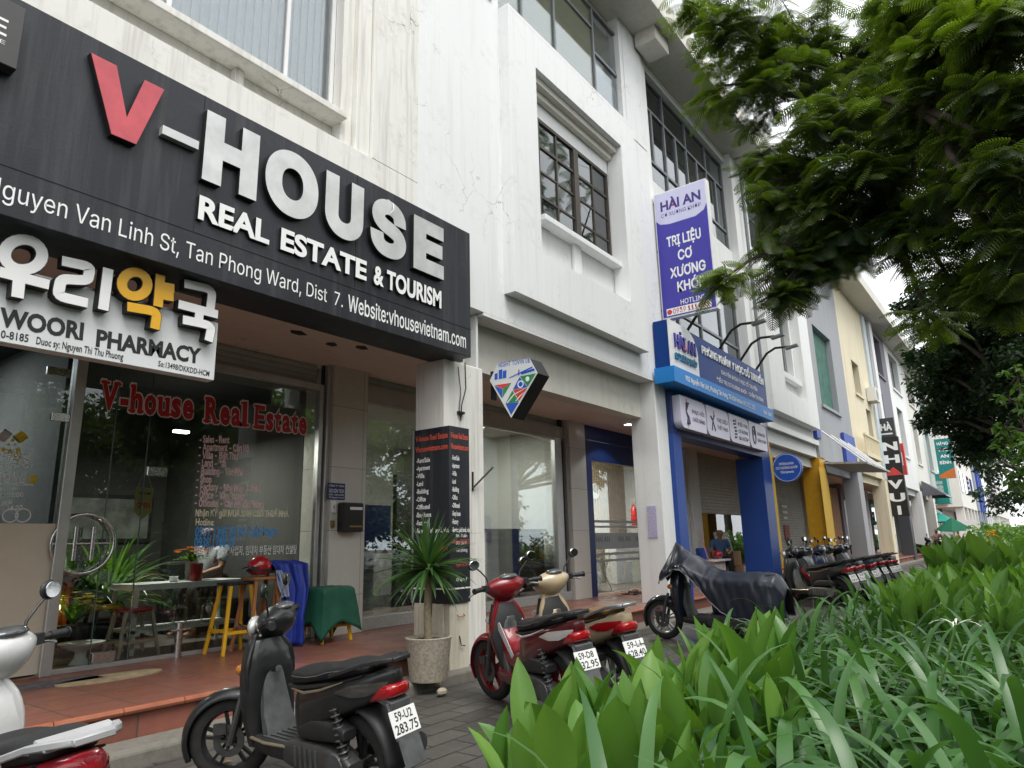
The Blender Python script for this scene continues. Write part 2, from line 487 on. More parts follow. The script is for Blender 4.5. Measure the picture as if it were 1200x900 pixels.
def wall_with_hole(mb, x0, x1, z0, z1, y0, y1, holes):
    # wall slab with rectangular openings (sorted by x, not overlapping in x)
    x = x0
    for (a, b, c, d) in sorted(holes):
        if a > x: mb.box(x, a, y0, y1, z0, z1)
        if c > z0: mb.box(a, b, y0, y1, z0, c)
        if d < z1: mb.box(a, b, y0, y1, d, z1)
        x = b
    if x < x1: mb.box(x, x1, y0, y1, z0, z1)

# ------------------------------------------------------------------ building 1: the shophouse of the black sign
B1 = thing('shophouse', 'old cracked white shophouse carrying the big black sign over its glass shopfront', 'building', (3, 6, 0))
b0, b1 = .15, 5.84
m = MB()
# upper wall with the deep window recess
wall_with_hole(m, -2.6, b1, 3.7, 5.37, 5.05, 5.35, [])
m.box(4.39, b1, 5.05, 5.35, 5.37, 8.3)
m.box(-2.6, 1.2, 5.05, 5.35, 5.37, 8.3)
m.box(1.2, 4.39, 5.05, 5.35, 7.9, 8.3)
m.box(1.2, 4.39, 5.30, 5.42, 5.37, 5.66)                 # panel under the sill
m.box(4.05, 4.20, 5.16, 5.30, 5.37, 7.9)                 # stepped jamb
m.box(4.20, 4.388, 5.09, 5.30, 5.37, 7.9)
m.box(2.90, 2.99, 5.22, 5.30, 5.37, 5.66)                # rib of the panel
m.box(-2.6, b1, 5.05, 12, 8.302, 11.6)
m.box(-2.6, -2.4, 5.36, 12, 0, 8.3)
m.build('wall', M_w1, B1, bevel=.006)
MB().box(5.07, 5.84, 5.047, 5.0495, 4.4, 11.5).build('pilaster', M_w2, B1)
MB().box(1.2, 4.06, 5.06, 5.42, 5.662, 5.74).build('sill', M_w1, B1, bevel=.008)
w = MB(); framed(w, 1.25, 4.05, 5.742, 7.9, 5.30, .05, .06, (2.30, 3.47))
w = w.build('window', M_white, B1)
pane('pane', 1.29, 4.01, 5.78, 7.86, 5.325, M_glassf, w)
m = MB(); x = 1.3
while x < 3.98:
    a = R(24)
    m.quad((x, 5.42-.03, 5.76), (x+.105, 5.42+.02, 5.76), (x+.105, 5.42+.02, 7.9), (x, 5.42-.03, 7.9)); x += .088
m.build('blind', plain('blind_fabric', (.82, .83, .84), .8), B1, solid=.003)
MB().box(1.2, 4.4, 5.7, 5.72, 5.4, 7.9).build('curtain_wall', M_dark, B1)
# arcade: lintel behind the sign, ceiling, columns
m = MB().box(-2.6, b1, 5.05, 5.34, 3.42, 3.698); m.build('lintel', M_blackp, B1)
m = MB().box(-2.6, b1-.001, 5.36, 12, ZC, ZC+.1); m.build('soffit', M_soff, B1)
for (hx, hy, s_) in ((4.36, 6.12, .12), (4.88, 6.2, .08), (5.20, 6.05, .1)):
    MB().prism([(hx-s_, hy), (hx-.02, hy-.06), (hx+s_, hy+.02), (hx+.06, hy+.09), (hx-.05, hy+.08)], 'z', ZC-.003, ZC-.0005).build('soffit_hole', M_blackm, B1)
m = MB().box(5.50, 6.06, 6.93, 7.5, ZT, ZC); m.build('column', M_col, B1)
m = MB().box(-2.4, -2.2, 7.05, 11, 0, 3.6); m.box(-2.4, 5.5, 11, 11.1, 0, 3.6)
m.box(5.5, 5.72, 7.5, 11, 0, 3.6); m.box(-2.4, 5.5, 7.3, 11, 3.5, 3.64)
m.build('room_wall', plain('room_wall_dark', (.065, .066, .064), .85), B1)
MB().box(-2.4, 5.5, 7.16, 11, ZT, ZT+.012).build('room_floor', M_floor, B1)
m = MB().box(2.55, 2.62, 7.2, 11, ZT+.012, 3.5); m.build('partition', M_room, B1)
# roller shutter packed above the glass, grooved rails
m = MB(); shutter(m, 2.63, 5.36, 7.12, 3.38, ZC, .055); m.build('shutter', M_shut, B1)
m = MB().box(2.63, 5.36, 7.02, 7.10, 3.30, 3.38); m.box(5.36, 5.42, 7.02, 7.10, ZT, 3.38); m.box(5.44, 5.50, 6.98, 7.10, ZT, ZC)
m.box(2.655, 5.36, 7.03, 7.10, ZT, ZT+.04)
m.build('shopfront_frame', M_alu, B1, bevel=.004)
MB().box(5.42, 5.44, 7.05, 7.10, ZT, ZC).build('rail_groove', M_blackm, B1)
pn = pane('shop_window', 2.66, 5.36, ZT+.04, 3.30, 7.065, M_glass, B1)
# pharmacy side: aluminium post and glass with a frosted beige lower half
MB().box(2.56, 2.655, 7.0, 7.12, ZT, ZC).build('door_post', M_alu, B1, bevel=.005)
pw = pane('pharmacy_window', -2.2, 2.56, ZT+.03, 3.5, 7.06, glass('pharmacy_glass', (.62, .68, .72), .8), B1)
MB().box(-2.2, 2.56, 7.045, 7.058, ZT+.03, 1.62).build('frosted_film', plain('frosted_beige', (.60, .54, .43), .5, var=.04), B1)
MB().box(-2.2, 2.56, 7.0, 7.055, 3.36, ZC).build('transom', M_alu, B1)
# pharmacy interior: shelves and a green-grey cabinet
m = MB().box(-2, 2.2, 9.6, 9.9, .4, 2.7); m.build('pharmacy_cabinet', plain('olive_cabinet', (.16, .17, .10), .6), B1)
MB().box(.2, 2.4, 8.4, 8.8, .4, 1.9).build('pharmacy_counter', plain('green_counter', (.03, .16, .12), .5), B1)
# writing on the pharmacy glass
PY = 7.052
m = MB(); wl = M_lwhite
P = lambda x, y: onY(x, y, PY)
for (t, a, b, c) in (('우리', (-14, 533), (12, 540), .085), ('국', (23, 543), (33, 545), .085), ('WOORI PHARMACY', (-30, 545), (38, 549), .03), ('약국 영업시간', (-30, 562), (30, 565), .07), ('MON - SAT', (-8, 576), (22, 574), .035), ('09:00 - 22:00', (-20, 584), (27, 582), .04), ('SUN', (2, 592), (14, 591), .035), ('10:00 - 18:00', (-20, 600), (26, 597), .04)):
    m.text(t, P(*a), P(*b), c, .01, lift=.0)
for cx in (12, 27):
    c = P(cx, 604); m.lathe([(.052, 0), (.06, 0), (.06, .003), (.052, .003)], c, (0, -1, 0), 24, closed=True)
m.box(P(-30, 568).x, P(39, 568).x, PY-.001, PY, P(0, 567).z, P(0, 567).z+.008)
m.build('window_lettering', wl, B1)
m = MB(); m.text('약', P(13, 541), P(22, 543), .085, .01, lift=.0)
def star(mb, c, r):
    pts = [(c[0]+(r if k % 2 == 0 else r*.42)*math.sin(k*PI/5), c[2]+(r if k % 2 == 0 else r*.42)*math.cos(k*PI/5)) for k in range(10)]
    mb.prism(pts, 'y', c[1]-.001, c[1])
for (sx, sy, r_) in ((4, 527, .03), (12, 529, .03), (21, 527, .03), (15, 516, .02), (10, 521, .018), (17, 521, .014)): star(m, P(sx, sy), r_)
m.tube([P(20, 515), P(28, 509)], .045, 12)
m.ball(P(39, 562), .035, .01, .035)
m.build('yellow_lettering', plain('yellow_film', (.62, .47, .03), .4), B1)
MB().tube([P(0, 507), P(9, 513)], .05, 12).build('capsule_half', plain('grey_film', (.45, .43, .42), .5), B1)

# ------------------------------------------------------------------ building 2: white house with the barred brown window
B2 = thing('shophouse', 'white painted shophouse with a dark brown gridded window in a deep frame', 'building', (8.6, 6, 0))
b2 = 11.43
m = MB()
m.box(b1+.002, 6.66, 5.05, 5.4, 4.13, 11.6)
m.box(10.5, b2, 5.05, 5.4, 4.13, 11.6)
m.box(6.66, 10.5, 5.05, 5.4, 4.13, 4.50)
wall_with_hole(m, 6.66, 10.5, 4.485, 8.75, 4.87, 5.16, [(7.31, 9.94, 5.23, 8.16)])
m.box(6.66, 10.5, 4.87, 5.4, 8.75, 8.82)
m.box(7.0, 7.74, 5.17, 5.40, 5.2, 8.3); m.box(9.93, 10.3, 5.17, 5.40, 5.2, 8.3); m.box(7.74, 9.93, 5.17, 5.40, 7.70, 8.3); m.box(7.74, 9.93, 5.19, 5.40, 5.1, 5.90)
m.box(b1+.002, 6.5, 5.02, 5.4, 8.83, 11.6)
m.box(10.62, b2, 5.04, 5.045, 8.83, 11.3)
m.box(6.5, 10.9, 5.3, 5.4, 11.0, 11.6)
m.box(b1+.002, b1+.2, 5.4, 12, 4.13, 11.6); m.box(b2-.2, b2, 5.4, 12, 4.1, 11.6); m.box(b1, b2, 11.8, 12, 4.1, 11.6)
m.build('wall', M_w2, B2, bevel=.006)
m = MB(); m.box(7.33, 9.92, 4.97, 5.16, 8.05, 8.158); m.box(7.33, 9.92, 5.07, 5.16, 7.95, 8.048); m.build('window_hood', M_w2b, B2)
m = MB(); m.box(7.62, 10.02, 5.00, 5.19, 5.90, 5.99); m.box(8.60, 8.80, 5.12, 5.185, 5.24, 5.90); m.box(7.36, 9.90, 5.10, 5.165, 5.235, 5.40);
m.build('sill', M_w2, B2, bevel=.006)
w = MB(); framed(w, 7.74, 9.93, 5.99, 7.70, 5.17, .055, .07, (8.84,), (7.24,))
w.box(8.77, 8.91, 5.16, 5.23, 6.02, 7.67)
for x in (8.28, 9.40): w.box(x-.018, x+.018, 5.18, 5.21, 6.04, 7.66)
for z in (6.40, 6.82): w.box(7.79, 9.88, 5.185, 5.215, z-.016, z+.016)
w = w.build('window', M_bronze, B2)
pane('pane', 7.78, 9.89, 6.03, 7.66, 5.20, M_glassd, w)
m = MB(); x = 9.2
while x < 9.95: m.quad((x, 5.42, 6), (x+.09, 5.47, 6), (x+.09, 5.47, 7.7), (x, 5.42, 7.7)); m.quad((x+.09, 5.47, 6), (x+.17, 5.42, 6), (x+.17, 5.42, 7.7), (x+.09, 5.47, 7.7)); x += .17
m.build('curtain', plain('rose_curtain', (.30, .15, .11), .9), B2, solid=.003)
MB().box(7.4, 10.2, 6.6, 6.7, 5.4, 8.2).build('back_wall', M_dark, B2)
m = MB(); m.tube([(8.1, 5.9, 7.5), (8.8, 5.9, 7.42)], .02, 6); m.build('lamp_tube', emit('warm_tube', (1, .75, .4), 4), B2)
# third floor window band with yellow blinds
w = MB(); framed(w, 6.5, 10.62, 8.83, 11.0, 5.12, .06, .07, (7.36, 8.30, 9.62))
w.box(9.65, 10.6, 5.13, 5.18, 10.0, 10.06); w.box(8.3, 9.6, 5.13, 5.18, 10.5, 10.55)
w = w.build('window', M_alug, B2)
pane('pane', 6.54, 10.58, 8.87, 10.96, 5.15, M_glassf, w)
MB().box(6.55, 9.6, 5.165, 5.175, 8.85, 10.95).build('blind', plain('cream_blind', (.80, .77, .50), .8, var=.06), B2)
MB().box(9.66, 10.6, 5.185, 5.195, 8.85, 9.75).build('blind', plain('grey_blind', (.70, .74, .78), .8, var=.05), B2)
MB().box(6.5, 10.7, 6, 6.1, 8.8, 11).build('back_wall', plain('olive_room', (.20, .19, .07), .8), B2)
# eave slab with hanging brackets
m = MB().box(b1-3, b2+.1, 4.35, 5.9, 11.32, 11.6); m.box(11.13, 11.75, 4.55, 5.0, 11.0, 11.32)
m.box(b1-3, b2+.1, 4.30, 4.40, 11.25, 11.75)
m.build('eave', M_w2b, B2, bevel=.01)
# arcade
m = MB(); m.box(b1+.39, b2-.002, 5.05, 5.4, 4.09, 4.128); m.build('slab_edge', M_w2, B2)
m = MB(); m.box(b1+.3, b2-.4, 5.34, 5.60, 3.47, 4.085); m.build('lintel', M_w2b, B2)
m = MB(); m.box(b1, b2+.3, 5.602, 12, ZC, ZC+.1); m.box(b1, b2+.3, 5.41, 5.60, 4.09, 4.12); m.build('soffit', M_soff, B2)
m = MB(); m.box(5.52, 6.2, YF-.002, 5.50, .11, 3.40); m.build('pillar', M_w1, B2, bevel=.012)
m = MB(); m.box(6.202, 6.24, YF+.1, 5.6, .11, 4.1); m.build('pillar_return', M_w2, B2)
m = MB(); m.box(10.98, 11.43, YF, 5.55, .12, 4.1); m.build('pillar', M_w2, B2, bevel=.01)
m = MB().box(11.10, 11.68, 6.93, 7.5, ZT, ZC); m.build('column', M_col, B2)
m = MB(); m.box(6.1, 11.1, 11.4, 11.5, 0, 3.6); m.box(6.06, 6.1, 7.5, 11.4, 0, 3.6); m.box(11.1, 11.15, 7.5, 11.4, 0, 3.6); m.box(6.1, 11.1, 7.2, 11.4, 3.5, 3.64)
m.build('room_wall', M_roomw, B2)
MB().box(6.1, 11.1, 7.16, 11.4, ZT, ZT+.012).build('room_floor', M_floor, B2)
MB().box(6.06, 11.10, 6.97, 7.16, ZT, ZT+.15).build('shop_sill', plain('terrazzo', (.35, .35, .33), .5, var=.35, scale=60), B2, bevel=.005)
m = MB(); shutter(m, 6.06, 11.1, 7.12, 3.5, ZC, .055); m.box(6.06, 11.1, 7.02, 7.10, 3.28, 3.5); m.build('shutter_box', M_shut, B2)
m = MB(); m.box(6.06, 11.0, 7.03, 7.10, 3.24, 3.28); m.box(10.72, 10.95, 7.02, 7.10, ZT+.15, 3.28); m.box(11.04, 11.10, 6.98, 7.10, ZT, ZC)
m.build('shopfront_frame', M_alu, B2, bevel=.004)
MB().box(10.95, 11.04, 7.05, 7.10, ZT, ZC).build('rail_groove', M_blackm, B2)
pane('shop_window', 6.07, 10.72, ZT+.15, 3.24, 7.065, glass('unit_glass', (.86, .90, .88), .5), B2)
# things inside the empty unit: brick-clad counter with a timber top, navy back panel
M_brk = tiles('brick_clad', (.28, .21, .155), (.2, .18, .15), .22, .075, .010, .5, .85, rot=(R(90), 0, 0), var=.35, stain=.2, obj=False)
cn = thing('counter', 'brick clad counter with a timber top behind the glass', 'counter', (9.3, 7.6, ZT))
for (xa, xb) in ((8.05, 8.62), (9.55, 10.7)): MB().box(xa, xb, 7.32, 7.75, ZT+.012, 1.55).build('brick_pier', M_brk, cn)
MB().box(7.95, 10.75, 7.28, 7.8, 1.552, 1.60).build('counter_top', plain('timber', (.34, .17, .06), .5, var=.3), cn)
cn = thing('counter', 'navy counter front with a pale tiled base seen behind the potted plant', 'counter', (6.7, 8.4, ZT))
MB().box(6.12, 7.9, 8.4, 8.6, 1.3, 2.0).build('panel', M_navy, cn)
MB().box(6.12, 7.9, 8.3, 8.7, 1.25, 1.298).build('counter_top', plain('timber', (.34, .17, .06), .5), cn)
MB().box(6.12, 7.6, 8.45, 8.6, ZT+.012, 1.248).build('tiled_base', tiles('white_brick_tile', (.45, .46, .45), (.25, .25, .25), .3, .12, .006, .5, .4, rot=(R(90), 0, 0), var=.06, stain=.1), cn)
m = MB(); m.text('W', (6.28, 8.398, 1.58), (6.45, 8.398, 1.58), .15, .03); m.box(6.22, 6.28, 8.392, 8.398, 1.55, 1.78); m.build('lettering', M_lwhite, cn)
MB().box(6.10, 6.22, 9.5, 11, ZT+.012, 3.5).build('room_screen', M_dark, B2)
MB().box(8.6, 9.5, 9, 9.1, ZT+.012, 2.6).build('room_screen', M_blackm, B2)

def ceiling_lamp(par, x, y, z, w, d, e):  # glowing panel with area light, for room lamps and added fill
    MB().box(x-w, x+w, y-d, y+d, z-.03, z-.001).build('ceiling_lamp', emit('lamp_panel', (1, .97, .9), 5), par)
    L_ = bpy.data.lights.new('ceiling_light', 'AREA'); L_.shape = 'RECTANGLE'; L_.size = 2*w; L_.size_y = 2*d; L_.energy = e; L_.color = (1, .95, .86)
    o = bpy.data.objects.new('ceiling_light', L_); COL.objects.link(o); o.parent = par; o.location = Vector((x, y, z-.04))-ORG[par]
lp_ = onY(212, 509, 8.6); ceiling_lamp(B1, lp_.x, 8.6, lp_.z+.05, .09, .04, 30)
ceiling_lamp(B2, 9.2, 8.0, 3.5, .6, .2, 60)
ceiling_lamp(B1, 1.2, 8.6, 3.5, .5, .15, 22)  # added fill light, brightens the dark pharmacy interior
# ------------------------------------------------------------------ building 3: the clinic
M_w3 = plaster('white_paint_far', (.82, .83, .82), .3, (.36, .35, .32), .3, .6)
M_grey = plaster('grey_paint', (.36, .37, .39), .3, (.15, .15, .15), .2, .6)
M_blue = plain('royal_blue_paint', (.006, .050, .27), .45, var=.1, obj=False)
M_blue2 = plain('blue_stripe_paint', (.03, .075, .38), .5, var=.1, obj=False)
M_yel = plain('yellow_paint', (.62, .33, .012), .5, var=.12, obj=False)
M_yelw = plaster('worn_yellow', (.66, .42, .05), .9, (.5, .45, .32), 0, 1., 3)
B3 = thing('shophouse', 'white shophouse with a tall grey mullioned glass wall above the clinic sign', 'building', (14, 6, 0))
b3 = 17.1
m = MB()
m.box(b2+.002, 11.72, 5.10, 5.5, 4.12, 11.6); m.box(16.7, b3, 5.07, 5.5, 4.12, 11.6)
m.box(11.72, 16.7, 5.25, 5.5, 3.7, 5.4); m.box(11.72, 16.7, 5.25, 5.5, 7.35, 8.55); m.box(11.72, 16.7, 5.22, 5.5, 11.1, 11.6)
m.box(b2, b3, 11, 12, 0, 11.6); m.box(b3-.1, b3, 5.5, 12, 3.76, 11.6); m.box(b3-.1, b3, 7.31, 11, 0, 3.64)
m.build('wall', M_w3, B3)
for (z0, z1, zs) in ((5.4, 7.35, (5.95,)), (8.55, 11.1, (9.1, 10.35))):
    w = MB(); framed(w, 11.72, 16.7, z0, z1, 5.30, .07, .09, (13.0, 14.25, 15.5), zs)
    if z0 > 8:
        for x in (12.36, 13.62, 14.87, 16.1): w.box(x-.035, x+.035, 5.305, 5.38, 9.12, 10.33)
    w = w.build('curtain_window', M_alug, B3)
    pane('pane', 11.78, 16.64, z0+.05, z1-.05, 5.34, glass('sea_glass', (.45, .55, .56), 1.2), w)
    MB().box(11.8, 16.6, 5.42, 5.43, z0+.02, z0+(z1-z0)*.72).build('blind', plain('white_blind', (.80, .84, .88), .8, var=.05), B3)
    MB().box(11.8, 16.6, 6.4, 6.42, z0, z1).build('back_wall', plain('teal_room', (.10, .13, .13), .8), B3)
m = MB().box(b2+.12, b3, 4.35, 5.9, 11.32, 11.6); m.box(b2+.12, b3, 4.30, 4.40, 11.25, 11.75); m.build('eave', M_w2b, B3)
m = MB().box(b2+.31, b3, 5.05, 12, ZC+.002, ZC+.1); m.build('soffit', M_soff, B3)
m = MB(); m.box(11.43, 11.80, 4.97, 5.45, .12, 3.2); m.build('portal_post', M_blue, B3)
m = MB(); m.box(16.45, 17.08, 4.97, 5.6, .12, 3.2); m.build('portal_pillar', M_blue, B3)
m = MB(); m.box(11.43, 17.08, 4.97, 5.3, 3.202, 4.0); m.build('portal_beam', M_navy, B3)
m = MB(); m.box(11.68, 14.9, 6.99, 7.09, 2.95, 3.35); m.box(11.68, 12.0, 6.99, 7.09, ZT, 2.95); m.box(14.6, 14.9, 6.99, 7.09, ZT, 2.95); m.box(11.68, 14.9, 7.0, 7.1, 3.36, ZC)
m.build('shopfront_frame', M_navy, B3)
pane('shop_window', 12.0, 14.6, ZT+.03, 2.95, 7.04, glass('clinic_glass', (.88, .91, .89), .4), B3)
m = MB(); m.box(14.9, 17, 7.0, 7.2, ZT, ZC); m.build('shop_wall', M_w3, B3)
M_slat = plain('wood_slats', (.42, .33, .22), .6, var=.2)
m = MB(); x = 11.2
while x < 17: m.box(x, x+.09, 8.9, 8.96, ZT, 3.5); x += .12
m.build('slat_wall', M_slat, B3)
m = MB(); m.box(11.2, 17, 8.97, 9.0, ZT, 3.6); m.box(11.15, 11.25, 7.6, 10, 0, 3.6); m.box(11.2, 17, 7.2, 10.1, 3.5, 3.6); m.build('room_wall', M_room, B3)
MB().box(11.2, 17, 7.1, 10.1, ZT, ZT+.012).build('room_floor', M_floor, B3)
# frosted bands and name on the clinic glass
fr = glass('frosted_band', (.35, .38, .38), .4); fr2 = plain('frost_film', (.30, .33, .33), .5, var=.05)
m = MB(); m.box(12.0, 14.6, 7.032, 7.037, 1.20, 1.52); m.box(12.0, 14.6, 7.032, 7.037, 1.62, 1.66); m.box(12.0, 14.6, 7.032, 7.037, 1.72, 1.77); m.box(12.0, 14.6, 7.032, 7.037, 1.08, 1.13); m.box(12.0, 14.6, 7.032, 7.037, .95, 1.0); m.build('frosted_film', fr2, B3)
m = MB()
for x in (12.1, 13.0, 13.8): m.text('HAI AN', (x, 7.031, 1.34), (x+.55, 7.031, 1.34), .11, .02, lift=0)
m.build('window_lettering', plain('grey_film_dark', (.12, .13, .13), .5), B3)
MB().lathe([(.0, 0), (.19, 0), (.2, .02), (.2, .04), (0, .04)], (15.3, 8.88, 2.6), (0, -1, 0), 24).build('clock_face', plain('clock_white', (.7, .7, .68), .5), B3)
for x in (15.2,): MB().box(x, x+1.6, 8.3, 8.6, ZT+.02, 1.2).build('desk', M_roomw, B3)
MB().box(12.9, 14.3, 8.2, 8.6, ZT+.02, .98).build('cabinet', M_white, B3)
dl = thing('downlight', 'round lit downlight in the arcade ceiling next to the clinic', 'downlight', (13.2, 6.4, ZC))
dp = onZ(737, 497, ZC); MB().lathe([(.0, -.012), (.085, -.012), (.085, 0)], dp, (0, 0, 1), 20).build('lamp', emit('lamp_white', (1, .98, .95), 9), dl); MB().lathe([(.087, -.014), (.115, -.014), (.115, -.001), (.087, -.001)], dp, (0, 0, 1), 20, closed=True).build('rim', M_white, dl)
lamp = bpy.data.lights.new('downlight_lamp', 'SPOT'); lamp.energy = 18; lamp.spot_size = R(120); lamp.shadow_soft_size = .08
lo = bpy.data.objects.new('downlight_lamp', lamp); COL.objects.link(lo); lo.parent = dl; lo.location = dp-Vector(dl.location)-Vector((0, 0, .03))

# ------------------------------------------------------------------ generic shophouse of the row
def bay_window(m, s, par, xa, xb, z0, z1, y, gl, frame, split=True):
    w = MB(); framed(w, xa, xb, z0, z1, y, .06, .06, ((xa+xb)/2,) if split else (), (z0+(z1-z0)*.72,))
    w = w.build('window', frame, par)
    pane('pane', xa+.04, xb-.04, z0+.04, z1-.04, y+.025, gl, w)
def house(x0, x1, label, col, top=11.6, pil=None, win=(), shut=None, bay=None, colp=None, eave=True, loc='building', dep=12, win3=True, side=False):
    H = thing('shophouse', label, loc, ((x0+x1)/2, 6, 0))
    holes = sorted([(a, b, c, d) for (a, b, c, d) in win if c < 8.4])
    holes3 = sorted([(a, b, c, d) for (a, b, c, d) in win if c >= 8.4])
    m = MB(); wall_with_hole(m, x0+.002, x1-.002, 3.7, 8.4, 5.12, 5.45, holes); wall_with_hole(m, x0+.002, x1-.002, 8.4, top, 5.12, 5.45, holes3)
    m.box(x0+.002, x0+.15, 5.45, dep, 3.76, top); m.box(x1-.15, x1-.002, 5.45, dep, 3.76, top); m.box(x0+.002, x0+.15, 7.31, dep, 0, 3.64); m.box(x1-.15, x1-.002, 7.31, dep, 0, 3.64); m.box(x0, x1, dep-.1, dep, 0, top)
    m.build('wall', col, H)
    for (a, b, c, d) in win:
        bay_window(None, 0, H, a, b, c, d, 5.36, M_glassd, M_alug)
        MB().box(a-.1, b+.1, 5.05, 5.4, c-.1, c-.002).build('sill', col, H)
        MB().box(a, b, 6.0, 6.05, c, d).build('back_wall', M_room, H)
    pc = colp or col
    MB().box(x0-.42, x0+.34, 5.05, 5.6, .12, 3.698).build('pillar', pc, H, bevel=.01)
    if pil:
        MB().box(x0-.35, x0+.3, 5.03, 5.119, 3.7, top-.3).build('pilaster', pil, H)
    MB().box(x0+.35, x1-.43, 5.3, 5.55, 3.4, 3.698).build('lintel', col, H)
    MB().box(x0, x1-.001, 5.46, 7.2, ZC+.004, ZC+.1).build('soffit', M_soff, H)
    MB().box(x0-.3, x0+.3, 6.93, 7.3, ZT, ZC).build('column', col, H)
    if shut:
        m = MB(); shutter(m, x0+.3, x1-.3, 7.12, shut[0], ZC, .09); m.build('shutter', shut[1], H)
    if not shut or shut[0] > ZT+.1:
        MB().box(x0+.3, x1-.3, 7.16, 7.17, ZT, 3.6).build('shop_window', M_glassd, H)
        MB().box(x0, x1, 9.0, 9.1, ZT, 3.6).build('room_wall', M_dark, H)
    if eave:
        m = MB().box(x0-.05, x1-.002, 4.3, 5.119, top-.28, top); m.box(x0-.05, x1-.002, 4.24, 4.32, top-.33, top+.15); m.build('eave', M_w2b, H)
    return H
M_cream = plaster('cream_paint', (.74, .67, .50), .55, (.35, .29, .19), .4, .7)
M_lblue = plaster('pale_blue_paint', (.56, .63, .66), .3, (.3, .33, .34), .2, .5)
M_purp = plaster('purple_grey_paint', (.235, .225, .26), .3, (.12, .11, .12), .2, .5)
M_pgreen = plaster('grey_green_paint', (.50, .56, .54), .35, (.25, .28, .26), .2, .5)
M_offw = plaster('offwhite_paint', (.74, .73, .68), .4, (.36, .33, .27), .3, .6)
M_shutg = plain('shutter_green_grey', (.30, .30, .265), .5, .1, .15, 4, obj=False)
# 4: white with bay and round sign
b4 = 22.8
H4 = house(b3, b4, 'white shophouse with a slim sashed bay window and bright yellow ground floor pillars', M_w3, win=((19.1, 20.9, 5.9, 7.9), (18.0, 22, 9, 11)), shut=(2.02, M_shutg), colp=M_yel)
m = MB(); m.box(17.6, 18.9, 4.87, 5.118, 4.5, 8.7); m.box(21.1, 22.2, 4.87, 5.118, 4.5, 8.7); m.box(18.9, 21.1, 4.87, 5.118, 4.5, 5.2); m.box(18.9, 21.1, 4.87, 5.118, 8.2, 8.7); m.box(18.98, 21.05, 4.95, 5.12, 5.65, 5.8)
m.build('bay', M_w3, H4, bevel=.008)
MB().box(17.3, 22.4, 5.0, 5.118, 4.05, 4.2).build('ledge', M_w3, H4)
MB().box(17.09, 17.5, 5.03, 5.06, .13, 3.4).build('corner_strip', M_yelw, H4)
MB().box(22.3, 22.78, 5.0, 5.118, 4.3, 11).build('blue_stripe', M_blue2, H4)
m = MB(); x = 17.5
while x < 22.3: m.tube([(x, 5.3, 6), (x, 5.3, 7.8)], .012, 4) if 19.1 < x < 20.9 else None; x += .16
m.build('window_bars', M_alug, H4)
# 5: grey with green netting
b5 = 28.4
H5 = house(b4, b5, 'grey shophouse with green netting hung behind its tall framed window', M_grey, win=((24.0, 26.6, 5.6, 9.6),), shut=(ZT, M_shutg), colp=M_yel, pil=M_grey)
MB().box(24.05, 26.55, 5.30, 5.31, 5.65, 9.55).build('netting', plain('green_net', (.055, .16, .12), .8, var=.35, scale=3), H5)
MB().box(22.2, 23.18, 5.046, 5.0485, .13, 3.4).build('corner_strip', M_yelw, H5)
m = MB().box(26.2, 28.0, 5.0, 5.1, 3.72, 4.9); m.build('poster_panel', M_blue2, H5)
cp = thing('metal_canopy', 'rusty white metal canopy with slanted struts over the grey shop front', 'canopy', (26, 4.5, 3.5))
m = MB(); m.obox((24.9, 4.45, 3.52), (2.0, 0, 0), (0, .62, .05), (0, 0, .03)); m.build('sheet', plain('old_sheet_metal', (.42, .43, .42), .6, .3, .4), cp)
for x in (23.1, 24.4, 25.6, 26.7): MB().tube([(x, 3.9, 3.5), (x, 5.05, 4.6)], .03, 6).build('strut', M_white, cp)
# 6: cream
b6 = 34.1
H6 = house(b5, b6, 'cream stained shophouse with small balcony and narrow recessed windows', M_cream, win=((30.2, 31.6, 7.0, 9.7), (32.0, 33.0, 4.9, 6.6)), shut=None, colp=M_grey)
m = MB(); m.box(29.0, 32.0, 4.78, 5.118, 4.3, 4.45)
x = 29.05
while x < 32.0: m.box(x, x+.06, 4.80, 4.86, 4.452, 5.1); x += .28
m.box(29.0, 32.0, 4.78, 4.88, 5.102, 5.18); m.build('balcony', M_cream, H6)
MB().box(31.0, 33.4, 6.95, 7.06, ZT, 3.4).build('timber_door', plain('orange_timber', (.28, .13, .04), .6, var=.3), H6)
# 7: pale blue and purple grey
b7 = 39.8
H7 = house(b6, b7, 'pale blue and purple grey shophouse above the black vertical sign', M_purp, pil=M_lblue, win=((35.6, 37, 6.0, 8), (35.6, 38.5, 9, 11)), shut=None, colp=M_cream)
MB().box(35.2, 35.9, 5.0, 5.118, 3.7, 11.3).build('pilaster', M_w3, H7)
# 8: white with awning
b8 = 45.4
H8 = house(b7, b8, 'white shophouse with deep roof eave, dark pillar and grey pleated awning', M_w3, win=((41.2, 43.2, 5.4, 8), (41, 44, 9, 11)), colp=plain('dark_grey_pillar', (.07, .075, .085), .5, obj=False))
aw = thing('awning', 'grey sloping fabric awning on the white shop front', 'awning', (43, 4.5, 3.4))
MB().add([(45.6, 5.0, 4.3), (49.6, 5.0, 4.3), (49.6, 3.9, 3.45), (45.6, 3.9, 3.45), (45.6, 5.0, 3.45), (49.6, 5.0, 3.45)], [(0, 1, 2, 3), (0, 3, 4), (1, 5, 2)]).build('fabric', plain('awning_grey', (.12, .12, .14), .8), aw, solid=.02)
MB().bar((45.6, 3.9, 3.43), (49.6, 3.9, 3.43), .04).build('front_rail', M_alu, aw)
b9 = 51.
house(b8, b9, 'white shophouse with ribbed upper windows beside the grey awning', M_offw, win=((46.6, 48.6, 5.4, 8), (46.8, 49.5, 9, 11)), colp=M_w3)
b10 = 56.6
